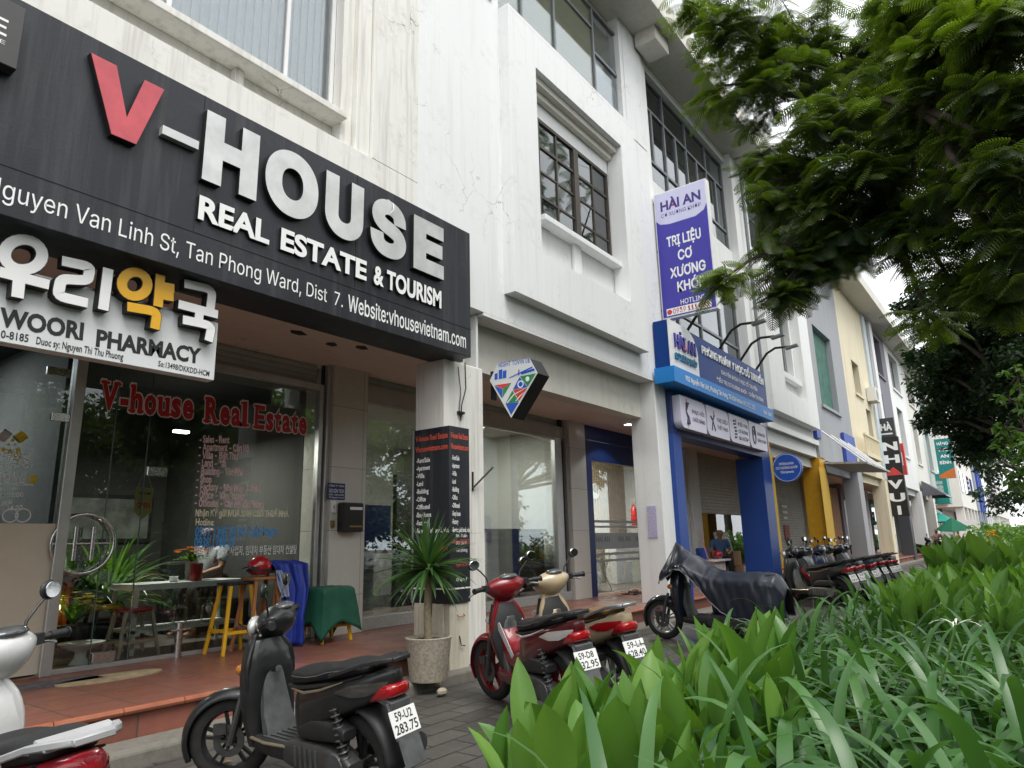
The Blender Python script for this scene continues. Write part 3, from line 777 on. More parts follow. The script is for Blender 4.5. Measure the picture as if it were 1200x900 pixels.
H10 = house(b9, b10, 'grey green shophouse carrying the teal shop signs', M_pgreen, win=((52.4, 54.6, 5.4, 8), (52.4, 55, 9, 11)), colp=M_offw)
# next block beyond a side lane, standing a little forward
def big(x0, x1, label, col, y0, y1, top, rows, cols):
    H = thing('apartment_block', label, 'building', ((x0+x1)/2, (y0+y1)/2, 0))
    m = MB().box(x0, x1, y0, y1, 3.4, top); m.box(x0+1, x1, y0+2, y1, 0, 3.4); m.build('wall', col, H)
    for x in np.linspace(x0+.3, x1-.5, cols+1): MB().box(x, x+.6, y0+.01, y0+.6, 0, 3.4).build('pillar', col, H)
    for r in range(rows):
        for c in range(cols):
            xa = x0+1+(x1-x0-2)*c/cols; za = 4.6+r*3.4
            f = MB().box(xa, xa+(x1-x0-2)/cols*.62, y0-.04, y0-.002, za, za+1.7).build('window', M_glassd, H)
    MB().box(x0-.3, x1, y0-.5, y0-.05, top-.3, top+.1).build('eave', M_w2b, H)
    MB().box(x0-.4, x0-.002, y0+1.0, y0+4, 3.6, 6.2).build('side_panel', M_offw, H)
    return H
big(66, 82, 'white corner block past the side lane with blank panelled side wall', M_offw, 4.6, 20, 13, 3, 4)
HB = big(82.1, 92, 'blue and grey far building with tall blue stripes', plaster('blue_grey_far', (.34, .38, .46), .3), 4.4, 20, 13, 3, 3)
for x in (83, 85.5, 88): MB().box(x, x+.7, 4.2, 4.39, 3.4, 12.5).build('blue_stripe', M_blue2, HB)
big(92.1, 112, 'pale far building behind the purple banner', M_w3, 4.6, 20, 12.5, 3, 4)
big(112.1, 150, 'hazy white building at the far end of the street', M_offw, 4.0, 24, 12, 3, 6)

ceiling_lamp(B3, 13.8, 7.9, 3.5, .5, .15, 110)
# ------------------------------------------------------------------ signs
def roundrect(x0, x1, z0, z1, r, n=6, corners=(1, 1, 1, 1)):
    pts = []
    for (cx, cz, a0, on) in ((x1-r, z1-r, 0, corners[0]), (x0+r, z1-r, 90, corners[1]), (x0+r, z0+r, 180, corners[2]), (x1-r, z0+r, 270, corners[3])):
        if on:
            for k in range(n+1): pts.append((cx+r*math.cos(R(a0+90*k/n)), cz+r*math.sin(R(a0+90*k/n))))
        else: pts.append((cx+r*(1 if a0 in (0, 270) else -1), cz+r*(1 if a0 in (0, 90) else -1)))
    return pts
SY = 4.80
S1 = thing('shop_sign', 'long black fascia sign reading V-HOUSE real estate and tourism in raised letters', 'sign', (2.9, 5, 3.4))
m = MB(); m.box(-.6, 5.69, SY, 5.21, 3.395, 4.90); m.build('panel', M_blackp, S1, bevel=.004)
m = MB(); m.box(-.6, 5.69, SY-.004, SY-.001, 3.718, 3.723); m.box(2.43, 2.434, SY-.004, SY-.001, 3.72, 4.9); m.box(4.0, 4.003, SY-.004, SY-.001, 3.72, 4.9); m.build('panel_joint', M_blackm, S1)
def T3(body, xa, xb, z, cap, off, ext, face, name, par=S1, side=M_blackm, y=SY, zb=None):
    a = Vector((xa, y, z)); b = Vector((xb, y, z if zb is None else zb))
    s_ = MB(); s_.text(body, a, b, cap, off, ext-.002, lift=.0, res=6); so_ = s_.build(name, side, par)
    f = MB(); f.text(body, a, b, cap, off, 0, lift=ext, res=6); f.build('letter_face', face, so_)
    return so_
vp = [(1.575, 4.735), (1.745, 4.735), (1.852, 4.37), (1.945, 4.735), (2.09, 4.735), (1.935, 4.195), (1.765, 4.195)]
vl = MB().prism(vp, 'y', SY-.053, SY-.001).build('letter', M_blackm, S1)
MB().prism([(p[0]*.985+1.835*.015, p[1]*.99+4.465*.01) for p in vp], 'y', SY-.058, SY-.0535).build('letter_face', M_red, vl)
MB().box(2.105, 2.385, SY-.055, SY-.001, 4.375, 4.445).build('letter', M_silver, S1)
xs = [(2.43, 2.90), (2.97, 3.51), (3.59, 4.04), (4.13, 4.61), (4.72, 5.18)]
for c_, (xa, xb) in zip('HOUSE', xs): T3(c_, xa, xb, 4.20, .53, .075, .055, M_silver, 'letter')
for t_, xa, xb in (('REAL', 2.44, 3.06), ('ESTATE', 3.17, 4.12), ('&', 4.21, 4.34), ('TOURISM', 4.38, 5.17)):
    T3(t_, xa, xb, 3.835, .185, .035, .03, M_lwhite, 'lettering')
m = MB(); yy = SY-.001
m.text('Nguyen Van Linh St, Tan Phong Ward, Dist  7.', (1.13, yy, 3.50), (3.87, yy, 3.50), .135, .0, lift=.002, res=3)
m.text('Website:vhousevietnam.com', (3.93, yy, 3.485), (5.60, yy, 3.485), .165, .013, lift=.002, res=3)
m.build('lettering', M_lwhite, S1)
MB().tube([(4.40, 4.80, 4.80), (4.42, 4.74, 4.74), (4.40, 4.71, 4.66), (4.36, 4.73, 4.60)], .006, 5).build('loose_wire', M_white, S1)
s_ = thing('plaque', 'small dark square plaque with a white letter E at the corner of the black sign', 'sign', (1, 4.7, 4.3))
MB().box(.35, 1.17, SY-.10, SY-.001, 4.33, 4.78).build('panel', plain('plaque_grey', (.05, .048, .048), .45), s_, bevel=.004)
m = MB(); m.text('E', (.98, SY-.101, 4.52), (1.09, SY-.101, 4.52), .12, .015, lift=.001); m.text('LIEVE', (.92, SY-.101, 4.46), (1.09, SY-.101, 4.46), .028, 0, lift=.001); m.build('lettering', M_lwhite, s_)

# pharmacy sign hanging below the fascia
PYS = 5.0
def K(x, y): return onY(x, y, PYS)
S2 = thing('pharmacy_sign', 'white pharmacy sign with thick Korean letters hanging under the black fascia', 'sign', (1.9, PYS, 2.6))
br_ = K(251, 446); tr_ = K(256, 377)
zb, zt, xr = br_.z, tr_.z, (br_.x+tr_.x)/2
M_sgn = plain('sign_white', (.72, .74, .74), .4, var=.06, scale=3)
MB().box(-.4, xr, PYS, PYS+.10, zb, zt-.01).build('panel', M_sgn, S2, bevel=.004)
MB().box(-.4, xr-.3, PYS+.03, PYS+.08, zt, zt+.02).build('top_rail', M_alu, S2)
for x in (1.0, 2.3): MB().tube([(x, PYS+.05, zt-.05), (x, PYS+.05, 3.395)], .015, 8).build('hanger_rod', M_alu, S2)
m = MB()
m.text('WOORI', K(-2, 381), K(97, 398), .115, .04, lift=.002, res=3)
m.text('PHARMACY', K(112, 405), K(235, 426), .115, .04, lift=.002, res=3)
m.text('028.5410-8185', K(-40, 389), K(33, 401), .05, .014, lift=.002)
m.text('Duoc sy: Nguyen Thi Thu Phuong', K(42, 403), K(144, 422), .05, .014, lift=.002)
m.text('So:13498/DKKDD-HCM', K(185, 429), K(245, 441), .042, .014, lift=.002)
m.build('lettering', M_lblack, S2)
# Korean syllables as raised strokes (drawn in the picture plane of the sign, u right, v up)
px0 = K(0, 340); ux = (K(240, 390)-K(0, 340)).length/240.
def kp(x, y): p = K(x, y); return (p.x, p.z)
def stroke_shape(mb, pts, w, y0, y1, closed=False, n=4):
    # flat ribbon along a polyline, pushed to a solid
    P_ = [Vector((p[0], 0, p[1])) for p in pts]; k = len(P_); L = []; Rr = []
    for i in range(k):
        if closed: d0 = (P_[i]-P_[i-1]).normalized(); d1 = (P_[(i+1) % k]-P_[i]).normalized()
        else:
            d0 = (P_[i]-P_[max(i-1, 0)]); d1 = (P_[min(i+1, k-1)]-P_[i])
            d0 = (d0 if d0.length > 0 else d1).normalized(); d1 = (d1 if d1.length > 0 else d0).normalized()
        t = (d0+d1).normalized(); c = max(.45, t.dot(d0)); nn = Vector((-t.z, 0, t.x))*(w/2/c)
        L.append(P_[i]+nn); Rr.append(P_[i]-nn)
    rings = [[(a.x, y1, a.z), (a.x, y0, a.z), (b.x, y0, b.z), (b.x, y1, b.z)] for a, b in zip(L, Rr)]
    if closed: rings.append(rings[0])
    mb.loft(rings, caps=not closed)
def ring(cx, cy, rx, ry, n=22): return [kp(cx+rx*math.cos(2*PI*k/n), cy+ry*math.sin(2*PI*k/n)) for k in range(n)]
HG_w = [([kp(-4, 349), kp(50, 361)], 0), ([kp(16, 356), kp(16, 381)], 0)]
def corner(pts, r=.25):
    # soften the bends of a polyline given in pixels
    out = [pts[0]]
    for a, b, c in zip(pts, pts[1:], pts[2:]):
        for t in (0, .25, .5, .75, 1):
            p0 = (b[0]+(a[0]-b[0])*r, b[1]+(a[1]-b[1])*r); p1 = (b[0]+(c[0]-b[0])*r, b[1]+(c[1]-b[1])*r)
            out.append(((1-t)**2*p0[0]+2*t*(1-t)*b[0]+t*t*p1[0], (1-t)**2*p0[1]+2*t*(1-t)*b[1]+t*t*p1[1]))
    return [kp(*p) for p in out+[pts[-1]]]
M_yl = plain('sign_yellow', (.80, .42, .012), .4, var=.05)
sw = .078
syll = [
    ('white', [(ring(22, 302, 22, 17.5), 1), ([kp(-6, 322), kp(52, 337)], 0), ([kp(17, 330), kp(15, 352)], 0)]),
    ('white', [(corner([(67, 309), (100, 316), (97, 332), (66, 330), (62, 350), (97, 358)], .28), 0), ([kp(121, 318), kp(115, 366)], 0)]),
    ('yellow', [(ring(152, 336, 15, 14), 1), ([kp(182, 325), kp(179, 362)], 0), ([kp(182, 338), kp(198, 341)], 0), ([kp(181, 348), kp(197, 351)], 0), (corner([(143, 362), (178, 368), (175, 388)], .3), 0)]),
    ('white', [(corner([(210, 335), (243, 342), (240, 366)], .3), 0), ([kp(203, 359), kp(249, 371)], 0), (corner([(208, 377), (242, 384), (238, 402)], .3), 0), ([kp(228, 366), kp(226, 380)], 0)]),
]
for k_, strokes in syll:
    s_ = MB(); f_ = MB(); q = 0
    for pts, cl in strokes:
        q += 1
        stroke_shape(s_, pts, sw, PYS-.075-.0006*q, PYS-.001, bool(cl)); stroke_shape(f_, pts, sw*.86, PYS-.079-.0006*q, PYS-.0755-.0006*q, bool(cl))
    so_ = s_.build('letter', M_blackm, S2); f_.build('letter_face', M_lwhite if k_ == 'white' else M_yl, so_)

# lettering on the estate agent's window: painted serif letters, outlined
GY = 7.062
def G(x, y): return onY(x, y, GY-.003)
W1 = thing('window_writing', 'red and white painted window writing listing the estate agent services', 'lettering', (4, 7.05, .5))
# heavy condensed letters with slab serifs: (x0, x1, at which height) in the letter's own box
SERIF = {'V': ((-.08, .42, 1), (.64, 1.08, 1)), 'h': ((-.14, .2, 1), (-.14, .44, 0), (.58, 1.14, 0)), 'u': ((-.14, .25, .66), (.48, .80, .66), (.8, 1.16, 0)), 'R': ((-.12, .3, 1), (-.12, .46, 0), (.72, 1.1, 0)),
         'a': ((.7, 1.16, 0),), 'l': ((-.55, .6, 1), (-.55, 1.55, 0)), 'E': ((-.14, .4, 1), (-.14, .4, 0)), 't': ((-.2, 1.0, .66),), '-': (), 'o': (), 'e': (), 's': ()}
def bigword(word, x0, y0, x1, y1, cap=.27):
    a, b = G(x0, y0), G(x1, y1); ex = (b-a); W = ex.length; ex.normalize()
    wd = {'l': .30, 't': .42, 'E': .66, 'R': .78, 'V': .80, '-': .38, 's': .5}; tot = sum(wd.get(c, .58)+.10 for c in word)-.10; x = 0.
    for c in word:
        w = wd.get(c, .58)/tot*W; p, q_ = a+ex*x, a+ex*(x+w)
        m1.text(c, p-ex*.012, q_+ex*.012, cap*1.03, .065, lift=.0005, res=3); m2.text(c, p, q_, cap, .040, lift=.0015, res=3)
        for (u0, u1, h_) in SERIF[c]:
            pa, pb = p+ex*w*u0, p+ex*w*u1; zc = pa.z+cap*h_-(.012 if h_ else -.010)
            m1.box(pa.x-.010, pb.x+.010, GY-.0041, GY-.0037, zc-.024, zc+.024); m2.box(pa.x, pb.x, GY-.0052, GY-.0048, zc-.014, zc+.014)
        x += w+.10/tot*W
m1 = MB(); m2 = MB()
bigword('V-house', 117, 478, 226, 490); bigword('Real', 240, 494, 289, 499); bigword('Estate', 298, 501, 359, 508)
m1.build('letter_outline', plain('film_pale', (.80, .74, .74), .5), W1); m2.build('lettering', plain('film_red', (.50, .012, .02), .45), W1)
m1 = MB(); m0 = MB()
rows = ['- Sales - Rent', '- Apartment - Căn Hộ', '- Villa - Biệt Thự', '- Land - Đất', '- Building - Tòa Nhà', '- Shop', '- Factory - Nhà Máy-Xưởng', '- Office - Văn Phòng', '- Officetel - Căn Hộ Văn Phòng']
ends = [269, 292, 279, 265, 285, 248, 305, 285, 309]
for i, (t_, xe) in enumerate(zip(rows, ends)):
    y = 518.5+i*9.35; x0 = 234-i*.75
    m1.text(t_, G(x0, y), G(xe, y+(xe-x0)*.025), .080, .022, lift=.0012)
m1.build('lettering', plain('film_pink', (.95, .66, .68), .5, var=.03), W1)
m1 = MB()
m1.text('Nhận KÝ gửi MUA.BÁN CHO THUÊ NHÀ', G(229, 605), G(338, 605.5), .075, .022, lift=.001); m1.text('Hotline:', G(229, 615.5), G(251, 615.7), .07, .02, lift=.001)
m1.build('lettering', plain('film_cream', (.92, .86, .62), .5), W1)
m1 = MB(); m2 = MB()
for t_, a, b in (('0909.1345.76', (228, 629), (276, 629)), ('Mr.Tuấn Phạm', (279, 628.5), (324, 628)), ('0938.1788.39', (227, 641.5), (275, 641))):
    m2.text(t_, G(*a), G(*b), .105, .022, lift=.0015)
m2.build('lettering', plain('film_blue', (.06, .38, .88), .45), W1)
m1 = MB(); m1.text('베트남하자 임차, 사업자, 임대차 부동산 임대차 컨설팅', G(227, 651), G(347, 648), .08, .006, lift=.001); m1.build('lettering', plain('film_white', (.92, .92, .92), .5, var=.03), W1)

# small plates on the tiled column
cx = lambda x, y: onY(x, y, 6.928)
q = thing('company_plate', 'small navy company plate reading SAI GON TECH on the tiled column', 'sign', cx(393, 580))
a, b = cx(383, 585), cx(404, 567)
MB().box(a.x, b.x, 6.916, 6.928, a.z, b.z).build('plate', plain('plate_navy', (.012, .022, .12), .4), q, bevel=.002)
m = MB()
for t_, z_, c_ in (('CÔNG TY TNHH', .78, .022), ('SÀI GÒN TECH', .42, .045), ('MST: 0310478', .24, .02), ('90A Nguyen Van Linh', .08, .02)):
    m.text(t_, (a.x+.02, 6.9155, a.z+(b.z-a.z)*z_), (b.x-.02, 6.9155, a.z+(b.z-a.z)*z_), c_, .01, lift=.0005)
m.build('lettering', M_lwhite, q)
q = thing('letterbox', 'black metal letterbox mounted on the tiled column', 'letterbox', cx(406, 607))
a, b = cx(394, 624), cx(419, 590)
MB().box(a.x, b.x, 6.80, 6.928, a.z, b.z).build('body', plain('letterbox_black', (.018, .017, .017), .35), q, bevel=.02, seg=2)
MB().box(a.x+.10, b.x-.03, 6.796, 6.80, b.z-.09, b.z-.055).build('label', M_white, q)
MB().box(a.x+.10, b.x-.03, 6.796, 6.80, a.z+.06, a.z+.08).build('slot_plate', plain('old_brass', (.35, .24, .08), .4, .6), q)
q = thing('switch', 'pale doorbell switch beside the black letterbox', 'switch', cx(390, 598))
a = cx(390, 601); MB().box(a.x-.035, a.x+.035, 6.91, 6.928, a.z, a.z+.14).build('plate', M_white, q, bevel=.004)
MB().box(a.x-.012, a.x+.012, 6.904, 6.9095, a.z+.05, a.z+.09).build('button', M_alu, q)
q = thing('padlock_hasp', 'brass hasp under the doorbell switch', 'hasp', cx(389, 615))
a = cx(389, 616); m = MB().box(a.x-.025, a.x+.025, 6.908, 6.928, a.z-.02, a.z+.06); m.lathe([(.012, 0), (.02, 0), (.02, .012), (.012, .012)], (a.x, 6.908, a.z+.01), (0, -1, 0), 12, closed=True); m.build('hasp', plain('old_brass', (.35, .24, .08), .4, .6), q)

# black wrap-around advertising post
q = thing('advert_board', 'black wrap-around board listing property services on the white pillar', 'sign', (5.65, 5.2, .78))
xa, xb, ya, yb, z0, z1 = 5.50, 5.83, 4.96, 5.49, .76, 2.62
m = MB().box(xa, xb, ya, ya+.03, z0, z1); m.box(xa, xa+.018, ya+.031, yb, z0, z1); m.build('board', M_blackp, q, bevel=.002)
m = MB().box(xa-.003, xb, ya-.003, ya-.0005, .90, .915); m.box(xa-.003, xa-.0005, ya, yb, .90, .915); m.build('stripe', M_white, q)
MB().box(xa-.01, xa+.02, yb+.001, yb+.015, z0, z1).build('edge_trim', M_alu, q)
M_or = plain('film_orange_red', (.60, .09, .05), .5)
lst = ['-Rent/Sale', '-Apartment', '-Villa', '-Land', '-Building', '-Office', '-Officetel', '-Shop house', '-Factory', '-Service: pink book, visa']
mw = MB(); mo = MB()
for side in (0, 1):
    def S(u, z):  # u along the face from its left edge
        return Vector((xa-.001, yb-.02-u, z)) if side == 0 else Vector((xa+.02+u, ya-.001, z))
    W_ = (yb-ya-.04) if side == 0 else (xb-xa-.04)
    mo.text('V-house Real Estate', S(.0, 2.49), S(W_, 2.49), .06, .03, lift=.001); mo.text('Vhousevietnam.com', S(.0, 2.37), S(W_, 2.37), .06, .03, lift=.001)
    for i, t_ in enumerate(lst):
        mw.text(t_, S(.02, 2.25-.085*i), S(.02+W_*min(.98, .042*len(t_)), 2.25-.085*i), .05, .02, lift=.001)
    mo.text('Zalo/phone: 0909.1345.76', S(.02, 1.30 if side == 0 else 1.37), S(W_, 1.30 if side == 0 else 1.37), .04, .02, lift=.001)
    if side == 1:
        for i, t_ in enumerate(('Mr. Tuấn', '0909 1345 76', 'Văn phòng', '', 'Nguyễn Văn Linh', '', 'Quận 7')):
            if t_: (mw if i != 4 else mo).text(t_, S(.08, .98+.075*(6-i)), S(.26, .98+.075*(6-i)), .035, .01, lift=.001)
mw.build('lettering', M_lwhite, q); mo.build('lettering', M_or, q)
q = thing('pillar_casing', 'weathered beige casing around the pillar foot below the black board', 'casing', (5.65, 5.2, .1))
m = MB().box(5.515, 5.82, 4.975, 5.048, .1, .755); m.box(5.500, 5.518, 5.049, 5.47, .1, .755); m.build('casing', plaster('casing_beige', (.62, .58, .48), .8, (.25, .2, .14), .4, .8, 3), q, bevel=.004)
m = MB(); a = onY(541, 752, 4.97); m.tube([(a.x-.03, 4.972, a.z+.06), (a.x-.03, 4.95, a.z-.03), (a.x+.03, 4.95, a.z-.04)], .006, 5); m.build('hook', M_iron, q)
m = MB(); a = onY(540, 722, 4.97); m.tube([(a.x-.05, 4.975, a.z+.02), (a.x-.05, 4.955, a.z), (a.x+.05, 4.955, a.z), (a.x+.05, 4.975, a.z+.02)], .005, 5); m.build('hook', plain('rust', (.3, .12, .05), .8), q)
q = thing('cable', 'thin dangling black cables down the pillar above the advert board', 'cable', (5.9, 5.04, 2.7))
m = MB(); m.tube([onY(545, 425, 5.04), onY(546, 455, 5.035), onY(541, 475, 5.02), onY(540, 493, 5.03)], .006, 5); m.tube([onY(537, 430, 5.04), onY(540, 460, 5.03), onY(538, 480, 5.02), onY(540, 492, 5.03)], .005, 5)
m.build('wire', M_iron, q)
a = onY(540, 484, 5.03); MB().box(a.x-.05, a.x+.05, 5.01, 5.045, a.z-.01, a.z+.015).build('clamp', M_iron, q)
q = thing('flag_holder', 'small iron flag holder bracket on the front of the white pillar', 'bracket', (6.0, 5, 1.8))
m = MB(); m.tube([onY(554, 575, 5.04), onY(554, 553, 5.04)], .012, 6); m.build('plate', M_iron, q)
m = MB(); p = onY(554, 572, 5.03); m.tube([p, p+Vector((.22, -.12, .24))], .012, 6); m.build('arm', M_iron, q)

# hexagonal club sign on an arm
hx = 6.3
def HX(zx, zy, X=None): return onX(560+zx/9., 400+zy/9., hx if X is None else X)
q = thing('hexagon_sign', 'diamond shaped white lightbox with red green and blue triangles reading NIGHT TOWN', 'sign', (6.35, 4.65, 2.8))
out = [(128, 415), (215, 235), (545, 178), (632, 335), (355, 808)]
def poly_x(mb, pts, x0, x1): mb.prism([(HX(*p).y, HX(*p).z) for p in pts], 'x', x0, x1)
m = MB(); poly_x(m, out, hx, hx+.24); m.build('body', M_blackm, q)
m = MB(); poly_x(m, out, hx-.006, hx-.001); m.build('face', M_sgn, q)
M_fb = plain('film_blue2', (.015, .10, .52), .4); M_fg = plain('film_green', (.03, .26, .09), .4); M_fr = plain('film_red2', (.62, .06, .05), .4)
mb_, mg_, mr_ = MB(), MB(), MB(); X0, X1 = hx-.009, hx-.0065
for b_, pts in ((mr_, [(183, 465), (355, 438), (268, 502)]), (mb_, [(180, 472), (265, 505), (258, 600)]), (mg_, [(270, 503), (355, 442), (262, 600)]),
                (mg_, [(450, 370), (615, 338), (530, 480)]), (mb_, [(445, 378), (525, 485), (375, 508)]), (mr_, [(525, 492), (375, 512), (440, 630)]), (mg_, [(368, 520), (437, 640), (300, 652)]), (mb_, [(295, 655), (435, 645), (355, 775)]),
                (mb_, [(182, 345), (212, 335), (212, 400), (182, 410)]), (mb_, [(225, 305), (262, 295), (262, 392), (225, 400)]), (mb_, [(268, 315), (305, 305), (303, 385), (268, 392)]),
                (mb_, [(330, 385), (580, 265), (580, 280), (345, 387)]), (mb_, [(432, 300), (442, 298), (440, 360), (430, 362)]), (mb_, [(460, 330), (600, 285), (602, 310), (460, 352)])):
    poly_x(b_, pts, X0, X1)
mb_.text('NIGHT TOWN 01', HX(218, 275, hx-.007), HX(550, 222, hx-.007), .055, .012, up=(0, 0, 1), lift=.001)
mb_.build('blue_shapes', M_fb, q); mg_.build('green_shapes', M_fg, q); mr_.build('red_shapes', M_fr, q)
m = MB(); c = HX(450, 452, hx-.0095)
m.lathe([(.03, 0), (.045, 0), (.045, .001), (.03, .001)], c, (-1, 0, 0), 20, closed=True); m.ball(HX(522, 397, hx-.0095), .002, .028, .03); poly_x(m, [(310, 650), (380, 560), (520, 488), (515, 494), (388, 566), (320, 652)], X0-.002, X1-.0026); poly_x(m, [(400, 632), (450, 570), (520, 520), (455, 578), (408, 634)], X0-.002, X1-.0026)
m.build('white_marks', M_lwhite, q)
for zy in (395, 500): MB().tube([(hx+.1, 5.06, HX(0, zy).z+.02), (hx+.1, HX(140, zy).y, HX(140, zy).z+.01)], .012, 6).build('arm', M_iron, q)
MB().box(hx+.06, hx+.14, 5.03, 5.06, 3.05, 3.4).build('mount_plate', M_iron, q)

# clinic blade sign
bx = 11.6
q = thing('banner_sign', 'tall purple vertical lightbox sign with white clinic wording', 'sign', (bx, 4.5, 5.4))
def BX(x, y): return onX(x, y, bx-.002)
y0, y1, z0, z1 = 5.06, 4.0, 5.38, 7.95
M_vio = plain('sign_violet', (.055, .045, .36), .4, var=.06, scale=2); M_lav = plain('sign_lavender', (.60, .60, .80), .4, var=.04)
MB().box(bx, bx+.16, y1, y0, z0, z1).build('frame', M_white, q)
m = MB().prism([(y1+.02, z0+.03), (y0-.02, z0+.03), (y0-.02, 7.38), (y0-.10, 7.29), (y0-.28, 7.25), (y1+.25, 7.25), (y1+.08, 7.33), (y1+.02, 7.45)], 'x', bx-.006, bx-.001); m.build('panel', M_vio, q)
m = MB().prism([(y1+.02, 7.455), (y1+.085, 7.335), (y1+.25, 7.256), (y0-.28, 7.256), (y0-.10, 7.296), (y0-.02, 7.388), (y0-.02, z1-.02), (y1+.02, z1-.02)], 'x', bx-.006, bx-.001); m.build('header_panel', M_lav, q)
def bl(mb, t_, ya, yb, z, cap, off): mb.text(t_, (bx-.0065, ya, z), (bx-.0065, yb, z), cap, off, lift=.0015)
m = MB(); bl(m, 'HÀI AN', 4.93, 4.12, 7.56, .19, .035); bl(m, 'CƠ XƯƠNG KHỚP', 4.93, 4.13, 7.42, .08, .0); m.build('lettering', plain('ink_violet', (.06, .035, .22), .4), q)
m = MB()
for t_, a, b, z in (('TRỊ LIỆU', 4.86, 4.18, 6.80), ('CƠ', 4.66, 4.38, 6.48), ('XƯƠNG', 4.84, 4.14, 6.16), ('KHỚP', 4.72, 4.18, 5.86)): bl(m, t_, a, b, z, .20, .03)
bl(m, 'HOTLINE', 4.68, 4.20, 5.60, .10, .012)
m.prism([(4.97, 5.43), (4.1, 5.43), (4.1, 5.57), (4.97, 5.57)], 'x', bx-.0085, bx-.0065); m.build('lettering', M_lwhite, q)
m = MB(); m.text('0939 111 255', (bx-.009, 4.84, 5.455), (bx-.009, 4.14, 5.455), .10, .012, lift=.001); m.lathe([(.0, 0), (.05, 0), (.05, .002), (0, .002)], (bx-.009, 4.91, 5.5), (-1, 0, 0), 14)
m.prism([(4.70, 7.60), (4.66, 7.60), (4.68, 7.66)], 'x', bx-.010, bx-.0085); m.build('red_lettering', M_fr, q)
for z in (5.6, 6.8, 7.8): MB().tube([(bx+.08, 5.05, z), (bx+.08, 5.2, z)], .02, 6).build('bracket', M_iron, q)

# clinic fascia
q = thing('shop_sign', 'blue and white clinic fascia with floodlights on bent arms above it', 'sign', (14, 4.9, 4))
fx0, fx1, fy = 11.02, 16.56, 4.75
M_fn = plain('fascia_navy', (.005, .042, .20), .45, var=.06, spec=.2); M_fl = plain('fascia_light_blue', (.005, .20, .58), .45, var=.05)
MB().box(fx0+.05, fx1, fy, 5.03, 4.3, 5.20).build('panel', M_fn, q)
MB().box(fx0-.1, fx1+.02, fy-.12, 5.0, 4.02, 4.298).build('address_strip', M_fl, q)
pts = [(fx0+.03, 4.30), (12.35, 4.30)]+[(12.35-.0*k, 4.6) for k in (0,)]+[(12.35-.55*(1-math.cos(R(90*k/8))), 4.75+.46*math.sin(R(90*k/8))) for k in range(9)]+[(fx0+.03, 5.21)]
MB().prism(pts, 'y', fy-.02, fy-.002).build('white_panel', M_sgn, q)
def F(mb, t_, xa, xb, z, cap, off, y=fy-.002, ext=0): mb.text(t_, (xa, y, z), (xb, y, z), cap, off, ext, lift=.002)
m = MB(); F(m, 'HẢI AN', 11.25, 12.2, 4.72, .27, .05, fy-.022, .03); m.build('lettering', plain('ink_violet2', (.04, .03, .3), .4), q)
m = MB(); F(m, 'CƠ XƯƠNG KHỚP', 11.22, 12.2, 4.5, .12, .03, fy-.022, .03); m.build('lettering', plain('ink_teal', (.03, .17, .3), .4), q)
m = MB(); F(m, 'PHÒNG KHÁM Y HỌC CỔ TRUYỀN', 12.6, 16.4, 4.88, .17, .035, ext=.02); F(m, 'CHUYÊN KHOA Y HỌC CỔ TRUYỀN', 13.6, 15.9, 4.66, .085, .015); F(m, 'ĐIỀU TRỊ CƠ XƯƠNG KHỚP - CHẤN THƯƠNG', 13.3, 16.3, 4.46, .085, .015); F(m, '902 Nguyễn Văn Linh, Phường Tân Hưng, TP.HCM Hotline: 093.9111.255', 11.4, 15.2, 4.11, .10, .02, fy-.122); F(m, '08:00 - 20:00', 15.8, 16.4, 4.11, .08, .015, fy-.122)
m.build('lettering', M_lwhite, q)
m = MB(); m.prism([(11.62, 4.74), (11.74, 4.74), (11.68, 4.86)], 'y', fy-.060, fy-.055); m.build('red_mark', M_fr, q)
M_lb = plain('lightbox_white', (.70, .68, .82), .35, var=.03)
